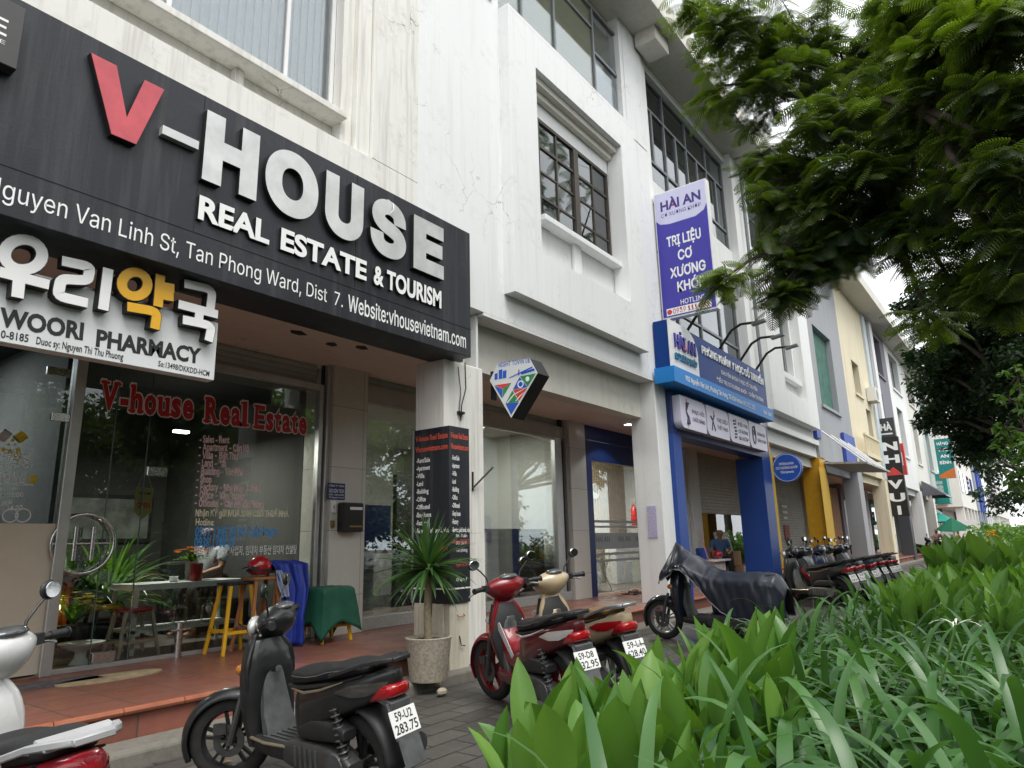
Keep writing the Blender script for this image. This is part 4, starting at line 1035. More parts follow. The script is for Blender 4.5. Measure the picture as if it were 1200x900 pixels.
for i, (t1, t2, t3) in enumerate((('PHỤC HỒI', 'CHỨC NĂNG', ''), ('TRỊ LIỆU', 'THỂ THAO', ''), ('ĐIỀU TRỊ', 'CƠ XƯƠNG', 'KHỚP'), ('CHĂM SÓC', 'BÀN CHÂN', ''))):
    xa = 11.52+i*1.25; xb = xa+1.19; za, zb_ = 3.31, 3.90
    bxp = MB().prism(roundrect(xa, xb, za, zb_, .14, corners=(1, 0, 1, 0)), 'y', 4.82, 4.968).build('service_panel', M_lb, q)
    m = MB()
    lines = [t for t in (t1, t2, t3) if t]
    for k, t_ in enumerate(lines):
        zz = 3.60+.07*(len(lines)-1)-.15*k-.04
        m.text(t_, (xa+.52, 4.819, zz), (xb-.07, 4.819, zz), .075, .02, lift=.002)
    cx_ = xa+.29
    if i == 0: m.tube([(cx_, 4.815, 3.78), (cx_-.05, 4.815, 3.62), (cx_+.02, 4.815, 3.52), (cx_, 4.815, 3.40)], [.05, .012, .03, .05], 6)
    if i == 1: m.tube([(cx_-.1, 4.815, 3.70), (cx_, 4.815, 3.62), (cx_+.1, 4.815, 3.74)], .014, 5); m.tube([(cx_, 4.815, 3.62), (cx_-.08, 4.815, 3.42)], .012, 5); m.tube([(cx_, 4.815, 3.62), (cx_+.1, 4.815, 3.42)], .012, 5)
    if i == 2:
        for k in range(6): m.tube([(cx_-.03+.03*math.sin(k), 4.815, 3.42+.07*k), (cx_+.07+.03*math.sin(k), 4.815, 3.43+.07*k)], .02, 5)
    if i == 3: m.tube([(cx_+.1*math.cos(a_), 4.815, 3.61+.2*math.sin(a_)) for a_ in np.linspace(0, 2*PI, 14)], .012, 5); m.tube([(cx_, 4.815, 3.6), (cx_, 4.815, 3.72)], .012, 5)
    m.build('lettering', plain('ink_dark', (.05, .045, .09), .5), bxp)
    m = MB(); m.box(cx_-.02, cx_+.02, 4.816, 4.819, 3.74, 3.86) if i == 0 else m.box(cx_+.08, cx_+.11, 4.812, 4.815, 3.7, 3.83); m.build('red_mark', M_fr, bxp)
for x in (12.2, 13.9, 15.2, 16.3):
    m = MB(); m.tube([(x, 4.9, 5.2), (x, 4.55, 5.62), (x+.02, 4.35, 5.72), (x+.03, 4.05, 5.70)], .028, 6); a_ = m.build('lamp_arm', M_iron, q)
    MB().obox((x+.03, 3.98, 5.68), (.07, 0, 0), (0, .14, -.02), (0, .004, .025)).build('floodlight', M_alug, a_)

# round blue blade sign
c = onX(922, 548, 17.5)
q = thing('round_sign', 'round royal blue sign on twin arms beside the yellow pillar', 'sign', c)
MB().lathe([(0, 0), (.35, 0), (.35, .12), (0, .12)], c, (1, 0, 0), 36).build('disc', plain('sign_blue', (.015, .10, .55), .35), q)
m = MB(); m.lathe([(.322, 0), (.332, 0), (.332, .003), (.322, .003)], c-Vector((.001, 0, 0)), (-1, 0, 0), 36, closed=True)
for t_, w, z in (('PHÒNG KHÁM', .17, .07), ('CƠ XƯƠNG KHỚP', .26, -.03), ('Chiropractic', .16, -.13)): m.text(t_, c+Vector((-.001, w, z)), c+Vector((-.001, -w, z)), .06, .02, lift=.002)
m.build('lettering', M_lwhite, q)
for dz in (-.12, .12): MB().tube([c+Vector((.06, -.30, dz)), (c.x+.06, 5.05, c.z+dz)], .02, 6).build('arm', M_alu, q)

# NHA VUI blade sign and others down the street
def blade(name, label, x, pix, mat, d=.3, cat='sign'):
    # lightbox facing up the street, from two corners in the picture
    a, b = onX(*pix[0], x), onX(*pix[1], x); b.y = onX(pix[2], pix[0][1], x).y if len(pix) > 2 else b.y
    q = thing(name, label, cat, (x, (a.y+b.y)/2, b.z))
    MB().box(x, x+d, min(a.y, b.y), max(a.y, b.y), b.z, a.z).build('box', mat, q)
    return q, a, b
q, a, b = blade('vertical_sign', 'black vertical sign with white NHA VUI letters and a red triangle', 34.3, ((1031, 513), (1054, 605), 1052), M_blackm)
m = MB(); h_ = (a.z-b.z)/5.6
for i, ch in enumerate('NH VUI'):
    if ch == ' ': continue
    zc = a.z-.35*h_-h_*.9*i-h_*.6; w = .30 if ch != 'I' else .07
    ym = (a.y+b.y)/2
    m.text(ch, (34.298, ym+w, zc), (34.298, ym-w, zc), h_*.55, .05, lift=.003)
m.build('lettering', M_lwhite, q)
ym = (a.y+b.y)/2; zc = a.z-.35*h_-h_*1.8-h_*.6
MB().prism([(ym+.36, zc), (ym-.36, zc), (ym, zc+h_*.6)], 'x', 34.29, 34.298).build('triangle', M_fr, q)
q, a, b = blade('vertical_sign', 'dark panel sign with a small white logo above the black vertical sign', 34.6, ((1020, 492), (1048, 512), 1047), plain('sign_charcoal', (.05, .052, .055), .5))
m = MB(); ym = (a.y+b.y)/2; m.text('NHÀ', (34.598, ym+.35, a.z-.55), (34.598, ym-.35, a.z-.55), .3, .05, lift=.003); m.box(34.59, 34.598, ym-.35, ym+.35, a.z-.75, a.z-.68); m.build('lettering', M_lwhite, q)
q, a, b = blade('vertical_sign', 'narrow red vertical sign board next to the charcoal panel', 36.5, ((1050, 520), (1061, 556), 1058), M_fr)
MB().box(36.49, 36.498, b.y+.1, a.y-.1, (a.z+b.z)/2-.3, (a.z+b.z)/2+.3).build('stripe', M_lwhite, q)
q, a, b = blade('banner_sign', 'teal banner sign with orange foot and white lettering', 51.2, ((1094, 515), (1116, 560), 1113), plain('banner_teal', (.01, .20, .20), .45))
m = MB(); hh = a.z-b.z; ym = (a.y+b.y)/2
for i, t_ in enumerate(('HÀNG', 'TMCP', 'AN', 'BÌNH')): m.text(t_, (51.198, ym+.4*(a.y-b.y)*(.5+.12*len(t_))*.9, a.z-hh*(.16+.16*i)), (51.198, ym-.4*(a.y-b.y)*(.5+.12*len(t_))*.9, a.z-hh*(.16+.16*i)), hh*.075, .03, lift=.004)
m.build('lettering', M_lwhite, q)
MB().prism([(b.y, b.z), (a.y, b.z), (a.y, b.z+.08*hh), (b.y, b.z+.26*hh)], 'x', 51.18, 51.197).build('orange_foot', plain('banner_orange', (.6, .16, .03), .45), q)
q, a, b = blade('box_sign', 'teal box shaped shop sign under the teal banner', 54.5, ((1090, 556), (1109, 590), 1108), plain('sign_teal2', (.02, .26, .22), .45), 1.6)
m = MB()
for k in (.35, .5, .62): m.text('NGÂN HÀNG' if k < .4 else 'AN BÌNH', (54.497, a.y-.25, a.z+(b.z-a.z)*k), (54.497, b.y+.25, a.z+(b.z-a.z)*k), .22, .02, lift=.004)
m.build('lettering', M_lwhite, q)
q, a, b = blade('banner_sign', 'purple banner sign far down the street', 94, ((1155, 556), (1165, 587), 1164), plain('banner_purple', (.13, .05, .17), .5))
m = MB(); ym = (a.y+b.y)/2; hh = a.z-b.z
for i, ch in enumerate('yinn'): m.text(ch, (93.997, ym+.35, a.z-hh*(.25+.17*i)), (93.997, ym-.35, a.z-hh*(.25+.17*i)), hh*.1, .04, lift=.004)
m.build('lettering', M_lwhite, q)
q, a, b = blade('hexagon_sign', 'far diamond shaped blue and white lightbox on an arm past the awning', 52.0, ((1087, 597), (1096, 613), 1104), M_blackm, .2)
hw = (a.y-b.y)/2; ym = (a.y+b.y)/2
MB().prism([(a.y, a.z-.25), (a.y-.3, a.z), (b.y+.3, a.z), (b.y, a.z-.25), (ym, b.z)], 'x', 51.96, 51.99).build('face', M_sgn, q)
MB().prism([(a.y-.25, a.z-.3), (b.y+.25, a.z-.3), (ym, b.z+.2)], 'x', 51.93, 51.955).build('blue_shapes', M_fb, q)
MB().tube([(52.1, a.y, a.z-.2), (52.1, 5.1, a.z-.2)], .03, 5).build('arm', M_iron, q)
# lavender paper on the clinic pillar side
a = onX(758, 593, 10.975); b = onX(771, 630, 10.975)
q = MB().box(10.966, 10.978, b.y, a.y, b.z, a.z).build('notice', plain('notice_lavender', (.50, .46, .66), .7, var=.25, scale=30)); tag(q, 'faded lavender notice sheet pasted on the white clinic pillar', 'notice')
# ------------------------------------------------------------------ scooters
M_tyre = plain('tyre', (.022, .021, .020), .85, var=.4, scale=12)
M_rimd = plain('rim_black', (.03, .03, .032), .4, .4, .2)
M_rims = plain('rim_silver', (.45, .45, .46), .35, .8, .15)
M_seat = plain('seat_vinyl', (.013, .013, .014), .6, var=.25, scale=25, bump=.25)
M_plas = plain('black_plastic', (.019, .019, .020), .5, var=.3, scale=10)
M_plasg = plain('grey_plastic', (.075, .078, .08), .5, var=.35, scale=14)
M_eng = plain('engine_metal', (.10, .10, .10), .45, .6, .4)
M_chr = plain('chrome', (.7, .7, .7), .12, 1., .05)
M_mir = plain('mirror_glass', (.85, .87, .88), .03, 1., 0)
M_tail = plain('tail_lamp', (.35, .006, .012), .12, coat=1.)
M_lens = plain('clear_lens', (.62, .62, .60), .1, .3, .1, coat=1.)
M_dash = plain('dash_screen', (.10, .105, .11), .15, .2, .3, coat=.6)
M_amber = plain('amber_lens', (.45, .16, .02), .15, coat=1.)
M_plate = plain('number_plate', (.74, .74, .73), .4, var=.05)
def paint(name, col, rough=.3): return plain(name, col, rough, 0, .12, 5, coat=.5)
P_blk = plain('scooter_black', (.014, .015, .016), .38, 0, .45, 9, coat=.35)
P_red = paint('scooter_red', (.20, .006, .012)); P_white = paint('scooter_white', (.66, .66, .66)); P_beige = paint('scooter_beige', (.50, .40, .26)); P_silver = plain('scooter_silver', (.32, .33, .34), .35, .5, .15)
P_navy = paint('scooter_navy', (.02, .035, .09)); P_grey = plain('scooter_grey', (.16, .16, .15), .4, .3, .2)
XF, XR, WR = .64, -.63, .268
def rr_ring(x, w, z0, z1, p=.45, n=16, tilt=0.):
    # rounded rectangle in the plane x
    out = []; cz, h = (z0+z1)/2, (z1-z0)/2
    for k in range(n):
        a = 2*PI*(k+.5)/n; c, s_ = math.cos(a), math.sin(a)
        out.append((x+tilt*abs(s_)*h*(1 if s_ > 0 else -1), w*abs(c)**p*(1 if c > 0 else -1), cz+h*abs(s_)**p*(1 if s_ > 0 else -1)))
    return out
def wheel(root, x, rimm, name='wheel', disc=True, X=None, spokes=5):
    t = MB(); r0 = WR-.045
    t.lathe([(r0-.035, -.040), (r0, -.048), (r0+.030, -.040), (WR, -.012), (WR, .012), (r0+.030, .040), (r0, .048), (r0-.035, .040)], (x, 0, WR), (0, 1, 0), 36, closed=True)
    if X: t.xf(X)
    w = t.build(name, M_tyre, root, smooth=50)
    m = MB(); ri = r0-.035
    m.lathe([(ri-.004, -.040), (ri+.003, -.040), (ri+.003, .040), (ri-.004, .040), (ri-.020, .012), (ri-.020, -.012)], (x, 0, WR), (0, 1, 0), 36, closed=True)
    m.lathe([(0, -.055), (.034, -.055), (.038, 0), (.034, .055), (0, .055)], (x, 0, WR), (0, 1, 0), 16)
    for k in range(spokes):
        for da in (-.16, .16):
            a = 2*PI*k/spokes+.3
            m.bar((x+.03*math.cos(a+da*2), 0, WR+.03*math.sin(a+da*2)), (x+(ri-.01)*math.cos(a+da), 0, WR+(ri-.01)*math.sin(a+da)), .018, .028, (0, 1, 0))
    if X: m.xf(X)
    m.build('rim', rimm, w, smooth=40)
    if disc:
        d = MB(); d.lathe([(.055, .058), (.100, .058), (.100, .062), (.055, .062)], (x, 0, WR), (0, 1, 0), 28, closed=True)
        for k in range(5): a = 2*PI*k/5; d.bar((x, .060, WR), (x+.06*math.cos(a), .060, WR+.06*math.sin(a)), .014, .004, (0, 1, 0))
        d.box(x+.01, x+.09, .050, .085, WR+.05, WR+.115)
        if X: d.xf(X)
        d.build('brake_disc', M_eng, w, smooth=40)
    return w
def plate_text(par, l1, l2, c, ex, ez, w=.185, h=.135):
    # two-line number plate: centre, right and up directions
    c, ex, ez = Vector(c), Vector(ex).normalized(), Vector(ez).normalized(); nz = ex.cross(ez)
    p = MB().obox(c, ex*w/2, ez*h/2, nz*.003).build('number_plate', M_plate, par, bevel=.002)
    m = MB()
    m.text(l1, c-ex*w*.33+ez*h*.08+nz*.003, c+ex*w*.33+ez*h*.08+nz*.003, h*.33, .016, up=ez, lift=.001)
    m.text(l2, c-ex*w*.43-ez*h*.40+nz*.003, c+ex*w*.43-ez*h*.40+nz*.003, h*.36, .016, up=ez, lift=.001)
    m.build('plate_number', M_lblack, p)
def scooter(label, group=None, body=P_blk, side=None, inner=M_plasg, rimm=M_rimd, rail=M_plas, seatm=M_seat, plate=None, sport=False, steer=0., trim=None, seat_text=None, cat='scooter', tailm=None, mirrors=True, seat_h=1., cover=False):
    side = side or body; root = thing('scooter', label, cat, (0, 0, 0), group)
    wheel(root, XR, rimm, disc=False)
    SX = Matrix.Translation((.47, 0, 0)) @ Matrix.Rotation(steer, 4, 'Z') @ Matrix.Translation((-.47, 0, 0))
    wheel(root, XF, rimm, X=SX)
    # --- front assembly, turned with the bars
    m = MB()
    for s_ in (-1, 1): m.tube([(XF-.005, s_*.075, WR-.02), (XF-.09, s_*.072, .52), (XF-.13, s_*.06, .62)], [.022, .022, .02], 8)
    m.xf(SX); m.build('fork', M_eng, root, smooth=40)
    m = MB()
    def fen(u, v):
        a = R(-22+150*u); q = 2*v-1; r = WR+.045-.05*abs(q)**2.5+.02*max(0, u-.75)*4*(1-abs(q)); wd = .076*(1-.35*max(0, .18-u)/.18)
        return (XF+r*math.cos(a), wd*q, WR+r*math.sin(a))
    m.grid(fen, 18, 8); m.xf(SX); m.build('front_fender', body if not sport else body, root, smooth=60, solid=.008)
    # headset cowl, dash, lamp
    m = MB(); rings = []
    for (y, hw, zz, hh) in ((-.20, .028, 1.005, .028), (-.15, .060, 1.0, .045), (-.09, .10, .985, .085), (0, .125, .975, .105), (.09, .10, .985, .085), (.15, .060, 1.0, .045), (.20, .028, 1.005, .028)):
        rings.append([(.35+hw*1.22*math.cos(a)-.02, y*1.08, zz+hh*1.18*math.sin(a)-.25*hw*math.cos(a)) for a in np.linspace(0, 2*PI, 14, endpoint=False)])
    m.loft(rings); m.xf(SX); hd = m.build('headset', body, root, smooth=75, sub=1)
    m = MB(); m.ball((.268, 0, 1.080), .066, .095, .030, 16, 8); m.xf(SX); m.build('instrument_panel', M_dash, hd, smooth=180)
    m = MB(); m.ball((.465, 0, .965), .045, .115, .068, 14, 8); m.xf(SX); m.build('headlight', M_lens, hd, smooth=180)
    for s_ in (-1, 1):
        g_ = MB(); g_.tube([(.345, s_*.18, 1.005), (.30, s_*.26, 1.012), (.265, s_*.37, 1.010)], .017, 10); g_.tube([(.290, s_*.285, 1.012), (.268, s_*.365, 1.010)], .021, 10); g_.tube([(.2665, s_*.366, 1.010), (.2635, s_*.376, 1.010)], .026, 10)
        g_.box(.285, .335, s_*.195, s_*.245, .985, 1.035); g_.xf(SX); g_.build('handle_grip', M_plas, root, smooth=40)
        l_ = MB(); l_.tube([(.36, s_*.21, .995), (.375, s_*.27, .985), (.345, s_*.35, .975), (.335, s_*.385, .965)], [.009, .008, .007, .009], 6); l_.xf(SX); l_.build('brake_lever', M_chr, root, smooth=60)
        if mirrors:
            st = MB(); st.tube([(.335, s_*.17, 1.03), (.335, s_*.19, 1.10), (.325, s_*.25, 1.16), (.320, s_*.29, 1.19)], .007, 6); st.xf(SX); mi = st.build('mirror_stem', M_plas, root, smooth=40)
            b_ = MB(); b_.ball((.322, s_*.32, 1.225), .02, .062, .048, 14, 8); b_.xf(SX); b_.build('mirror_shell', M_plas, mi, smooth=180)
            f_ = MB(); f_.lathe([(0, .0), (.95, .0), (1, -.1), (0, -.1)], (0, 0, 0), (-1, 0, 0), 20); f_.v = [(.2995+p[0]*.02, s_*.32+p[1]*.052, 1.225+p[2]*.040) for p in f_.v]; f_.xf(SX); f_.build('mirror_glass', M_mir, mi, smooth=30)
    # --- front shield: crescent sections
    if sport: S_ = ((.30, .17, .40, .10), (.42, .24, .47, .14), (.56, .33, .50, .19), (.68, .36, .50, .22), (.78, .30, .475, .20), (.87, .20, .44, .14), (.93, .13, .42, .08))
    else: S_ = ((.25, .17, .36, .08), (.36, .24, .42, .11), (.50, .33, .47, .15), (.62, .38, .485, .18), (.74, .38, .475, .19), (.84, .33, .455, .17), (.90, .24, .44, .12), (.94, .16, .42, .08))
    m = MB(); rings = []
    for (z, w, xf_, d) in S_:
        h = w/2
        o = [(xf_-d*(1-math.cos(a)), h*math.sin(a), z) for a in np.linspace(-PI/2, PI/2, 13)]
        i = [(xf_-d-.025+.045*math.cos(a)*(.6), (h-.016)*math.sin(a), z) for a in np.linspace(PI/2, -PI/2, 9)]
        rings.append(o+i)
    m.loft(rings); sh = m.build('front_shield', body, root, smooth=75, sub=1)
    for s_ in (-1, 1):
        t_ = MB(); t_.ball((.405, s_*(.145 if not sport else .13), .72), .055, .03, .035, 10, 6); t_.build('turn_signal', M_amber if not sport else M_lens, sh, smooth=180)
    # inner leg shield and knee box
    m = MB(); rings = []
    ins = ((.26, .145, .285, .02), (.40, .17, .300, .03), (.55, .185, .305, .05), (.70, .185, .300, .07), (.82, .155, .300, .06), (.90, .10, .315, .03)) if not sport else ((.30, .10, .26, .02), (.45, .13, .26, .03), (.6, .165, .275, .04), (.74, .16, .285, .05), (.86, .11, .31, .03))
    for (z, hw, x, d) in ins:
        rings.append([(x+.05, hw*q, z) for q in np.linspace(1, -1, 9)]+[(x-d*math.cos(q*PI/2)**.6 if abs(q) < 1 else x, hw*q, z) for q in np.linspace(-1, 1, 13)])
    m.loft(rings); ki = m.build('leg_shield', M_plas if sport else body, root, smooth=50)
    m = MB(); rings = []
    for (z, hw, x) in ((.325, .115, .16), (.45, .10, .205), (.60, .082, .228), (.70, .062, .232), (.755, .03, .236)):
        rings.append([(x+.06, hw, z), (x+.01, hw, z), (x, hw*.75, z), (x, -hw*.75, z), (x+.01, -hw, z), (x+.06, -hw, z)])
    m.loft(rings); m.build('knee_panel', inner, root, smooth=40, bevel=.008)
    m = MB()
    for s_ in (-1, 1): m.tube([(.345, s_*.20, 1.0), (.42, s_*.15, 1.02), (.44, s_*.08, .97), (.40, s_*.04, .90)], .006, 5)
    m.build('brake_cables', M_blackm, root, smooth=60)
    m = MB(); m.lathe([(0, 0), (.022, 0), (.024, .012), (.012, .014), (0, .013)], (.2, 0, .71) if not sport else (.19, .0, .74), (-1, 0, .15), 16); m.build('ignition_lock', M_eng, ki, smooth=40)
    # floor
    m = MB(); rings = []
    for (x, w, za, zb_) in ((.34, .12, .27, .33), (.22, .165, .25, .335), (.05, .17, .24, .335), (-.10, .165, .24, .345), (-.20, .14, .26, .36)): rings.append(rr_ring(x, w, za, zb_, .3))
    m.loft(rings); m.build('floorboard', M_plas if not sport else side, root, smooth=40)
    if not sport:
        m = MB()
        for k in range(-3, 4): m.box(-.08, .20, k*.04-.008, k*.04+.008, .334, .341)
        m.build('floor_mat', M_plasg, root)
        if trim:
            for s_ in (-1, 1): MB().tube([(.30, s_*.150, .322), (.10, s_*.176, .325), (-.12, s_*.168, .335)], .010, 6).build('floor_trim', trim, root, smooth=40)
    else:
        m = MB(); rings = []
        for (x, w, za, zb_) in ((.31, .10, .36, .80), (.20, .095, .34, .60), (.06, .088, .33, .50), (-.08, .10, .33, .54), (-.2, .11, .36, .66)): rings.append(rr_ring(x, w, za, zb_, .5))
        m.loft(rings); m.build('tunnel', body, root, smooth=50)
        if trim:
            for s_ in (-1, 1):
                m = MB(); m.add([(.30, s_*.115, .70), (.22, s_*.112, .72), (.02, s_*.102, .47), (.06, s_*.103, .44)], [(0, 1, 2, 3)])
                m.build('side_decal', trim, root, solid=.004)
    # --- rear body
    m = MB(); rings = []
    for (x, w, za, zb_) in ((-.13, .115, .34, .66), (-.20, .150, .36, .69), (-.34, .172, .42, .72), (-.50, .172, .50, .745), (-.66, .155, .565, .775), (-.80, .118, .625, .80), (-.92, .072, .69, .82), (-.99, .03, .745, .825)): rings.append(rr_ring(x, w, za, zb_, .55, 18))
    m.loft(rings); rb = m.build('rear_body', side, root, smooth=75, sub=1)
    m = MB()
    for s_ in (-1, 1):
        m.loft([[(x, s_*(w+.004), z-h), (x, s_*(w+.007), z), (x, s_*(w+.004), z+h), (x, s_*(w-.01), z)] for (x, w, z, h) in ((-.62, .158, .695, .004), (-.72, .140, .705, .032), (-.82, .110, .715, .034), (-.90, .078, .735, .022), (-.95, .05, .755, .006))])
    m.build('side_lens', tailm or M_lens, rb, smooth=40)
    if trim:
        m = MB()
        for s_ in (-1, 1): m.tube([(-.16, s_*.138, .665), (-.34, s_*.176, .668), (-.5, s_*.178, .700), (-.68, s_*.152, .755)], [.004, .008, .008, .003], 5)
        m.build('trim_strip', trim, rb, smooth=60)
    m = MB(); m.loft([rr_ring(-.955, .078, .665, .745, .5), rr_ring(-.985, .066, .68, .745, .5), rr_ring(-1.0, .035, .695, .735, .5)]); m.loft([rr_ring(-.80, .09, .63, .73, .5), rr_ring(-.956, .079, .664, .746, .5)]); m.build('tail_light', M_tail, rb, smooth=50)
    # --- seat
    m = MB(); rings = []
    for (x, w, za, zb_) in ((-.035, .055, .665, .715), (-.08, .095, .66, .755), (-.18, .135, .67, .775), (-.34, .152, .70, .782), (-.44, .150, .72, .800), (-.52, .142, .73, .832), (-.66, .128, .755, .850), (-.78, .105, .785, .848), (-.84, .07, .80, .832)): rings.append(rr_ring(x, w, za, za+(zb_-za)*seat_h, .62, 18))
    m.loft(rings); se = m.build('seat', seatm, root, smooth=80, sub=1)
    m = MB(); rings = []
    for (x, w, za, zb_) in ((-.06, .10, .645, .675), (-.2, .145, .655, .685), (-.4, .165, .69, .715), (-.6, .15, .725, .745), (-.8, .11, .78, .795)): rings.append(rr_ring(x, w, za, zb_, .5))
    m.loft(rings); m.build('seat_base', M_plas, se, smooth=40)
    if seat_text:
        m = MB(); m.text(seat_text, (-.46, .1625, .715), (-.70, .1405, .765), .03, .02, up=(0, 0, 1), lift=.004) if False else m.text(seat_text, (-.40, .156, .735), (-.66, .139, .775), .035, .03, lift=.006); m.build('seat_lettering', M_lwhite, se)
    m = MB(); m.tube([(-.10, .098, .722), (-.2, .139, .735), (-.34, .156, .748), (-.44, .154, .765), (-.53, .146, .79), (-.66, .131, .81), (-.78, .107, .822)], .0035, 4); m.tube([(x, -y, z) for x, y, z in ((-.10, .098, .722), (-.2, .139, .735), (-.34, .156, .748), (-.44, .154, .765), (-.53, .146, .79), (-.66, .131, .81), (-.78, .107, .822))], .0035, 4); m.build('seat_piping', M_plasg, se, smooth=60)
    # grab rail
    m = MB()
    for s_ in (-1, 1):
        m.loft([[(x, s_*(w+a*.014), z+b*.012) for a, b in ((1, 1), (-1, 1), (-1, -1), (1, -1))] for (x, w, z) in ((-.56, .150, .775), (-.70, .146, .815), (-.84, .125, .855), (-.96, .085, .875), (-1.02, .03, .878))])
    m.obox((-1.0, 0, .878), (.022, 0, 0), (0, .06, 0), (0, 0, .012)); m.obox((-.88, 0, .862), (.05, 0, .006), (0, .11, 0), (0, 0, .007))
    m.build('grab_rail', rail, root, smooth=50, bevel=.004)
    # --- rear fender, plate bracket
    m = MB()
    def rf(u, v):
        a = R(60+118*u); q = 2*v-1; r = WR+.065-.03*abs(q)**2.5
        return (XR+r*math.cos(a), .085*q, WR+r*math.sin(a)+.02)
    m.grid(rf, 14, 8); m.build('rear_fender', M_plas, root, smooth=60, solid=.008)
    nx = Vector((-.93, 0, .36)).normalized(); up = Vector((.36, 0, .93)).normalized()
    m = MB(); m.obox((-.995, 0, .56), nx*.006, Vector((0, .085, 0)), up*.10); m.obox((-1.05, 0, .42), Vector((-.006, 0, 0)), Vector((0, .075, 0)), up*.09); m.obox((-.915, 0, .655), (.07, 0, .02), (0, .07, 0), (.0, 0, .02)); m.build('plate_bracket', M_plasg, root, bevel=.006)
    if plate: plate_text(root, plate[0], plate[1], Vector((-.993, 0, .545))+nx*.014, (0, -1, 0), up)
    # --- engine, belt case, airbox, shock, exhaust, stand
    m = MB(); m.loft([rr_ring(x, .05, a, b, .4) for x, a, b in ((-.10, .24, .36), (-.24, .215, .39), (-.48, .215, .39), (-.66, .23, .37), (-.72, .25, .33))]); m.v = [(p[0], p[1]+.125, p[2]) for p in m.v]; e_ = m.build('belt_case', M_eng, root, smooth=35)
    m = MB()
    for k in range(5): m.box(-.44+.05*k, -.42+.05*k, .176, .182, .25, .36)
    m.build('case_ribs', M_plasg, e_); m = MB(); m.lathe([(.0, 0), (.07, 0), (.075, -.012), (0, -.012)], (-.60, .182, .30), (0, 1, 0), 20); m.build('case_cap', M_plasg, e_)
    m = MB(); m.loft([rr_ring(x, .05, a, b, .5) for x, a, b in ((-.26, .40, .47), (-.38, .40, .53), (-.60, .42, .53), (-.68, .44, .50))]); m.v = [(p[0], p[1]+.12, p[2]) for p in m.v]; m.build('airbox', M_plas, root, smooth=40, bevel=.006)
    m = MB(); m.loft([rr_ring(x, .10, a, b, .5) for x, a, b in ((.0, .20, .30), (-.15, .18, .42), (-.34, .20, .46))]); m.build('crankcase', M_eng, root, smooth=40)
    m = MB(); pts = []
    for k in range(73):
        t = k/72; a = 2*PI*9*t; c = Vector((-.66+.08*t, .145, .34+.28*t)); pts.append(c+Vector((.028*math.cos(a), .028*math.sin(a), 0)))
    m.tube(pts, .0065, 5); m.tube([(-.67, .145, .31), (-.575, .145, .65)], .014, 8); m.build('shock_absorber', M_plasg if sport else M_eng, root, smooth=60)
    m = MB(); m.tube([(-.12, -.10, .24), (-.34, -.15, .22), (-.46, -.165, .27), (-.92, -.18, .37)], [.018, .02, .048, .055], 12); ex = m.build('exhaust', M_plas, root, smooth=50)
    m = MB(); m.bar((-.48, -.222, .30), (-.82, -.236, .375), .012, .07, (0, 1, 0)); m.build('heat_shield', M_chr if rail is not M_plas else M_eng, ex, bevel=.004)
    m = MB(); m.tube([(-.16, .13, .20), (-.20, .20, .08), (-.24, .28, .012)], .011, 6); m.tube([(-.24, .26, .012), (-.28, .31, .010)], .014, 6); m.build('side_stand', M_eng, root, smooth=40)
    return root
def park(o, ax, ay, hx_, hy_, sc=1.05, lean=7.):
    # stand the scooter with its front axle over (ax, ay), heading (hx_, hy_), leaning on its side stand
    a = math.atan2(hy_, hx_); o.rotation_mode = 'XYZ'
    o.rotation_euler = (R(-lean), 0, a); o.scale = (sc,)*3
    d = Vector((math.cos(a), math.sin(a), 0))
    o.location = Vector((ax, ay, .0))-d*XF*sc
def recolour(o, mp):
    for q in bpy.data.objects:
        r = q
        while r.parent: r = r.parent
        if r is o and q.type == 'MESH':
            s_ = q.material_slots[0]
            if s_.material in mp:
                nm = mp[s_.material]; s_.link = 'OBJECT'; s_.material = nm
A = scooter('dusty black step-through scooter with plate 59-U2 283.75 parked in the foreground', body=P_blk, plate=('59-U2', '283.75'), steer=R(45), trim=plain('dull_gold', (.42, .36, .25), .35, .7), tailm=plain('smoked_lens', (.075, .07, .062), .15, .2, .3, coat=.6))
park(A, 2.75, 4.19, .041, .999, .92, 6)
B = scooter('dark red and black sporty scooter parked by the white pillar', body=P_red, side=plain('scooter_dark_red', (.09, .006, .01), .3, coat=.5), plate=('59-D8', '132.95'), sport=True, steer=R(12), trim=plain('decal_white', (.62, .60, .60), .35), rimm=plain('rim_red', (.16, .01, .015), .4))
park(B, 5.22, 4.10, .465, .885, .99, 6)
Cb = scooter('beige scooter with brown seat standing behind the red one', body=P_beige, plate=('59-L1', '628.40'), sport=True, steer=R(14), seatm=plain('brown_seat', (.20, .115, .045), .5, bump=.2), rail=M_rims, inner=P_beige, rimm=M_rims, tailm=M_tail)
park(Cb, 5.84, 4.02, .48, .87, 1.0, 6)
D = scooter('white scooter with red tail and grey grab rail cut by the frame edge', body=P_white, side=paint('scooter_bright_red', (.36, .006, .018)), rail=plain('rail_grey', (.38, .385, .39), .4), seat_text='HONDA', steer=R(36), inner=P_white, tailm=M_tail, plate=('59-S2', '417.06'))
park(D, 1.17, 3.86, .05, .999, .95, 6)
Cv = scooter('dark scooter half hidden under a navy rain cover', body=paint('scooter_midnight', (.012, .016, .03)), rimm=M_rims, steer=R(5), mirrors=False)
park(Cv, 9.45, 4.42, .12, .99, 1.02, 5)
rowg = 'motorbikes parked in a row down the pavement'
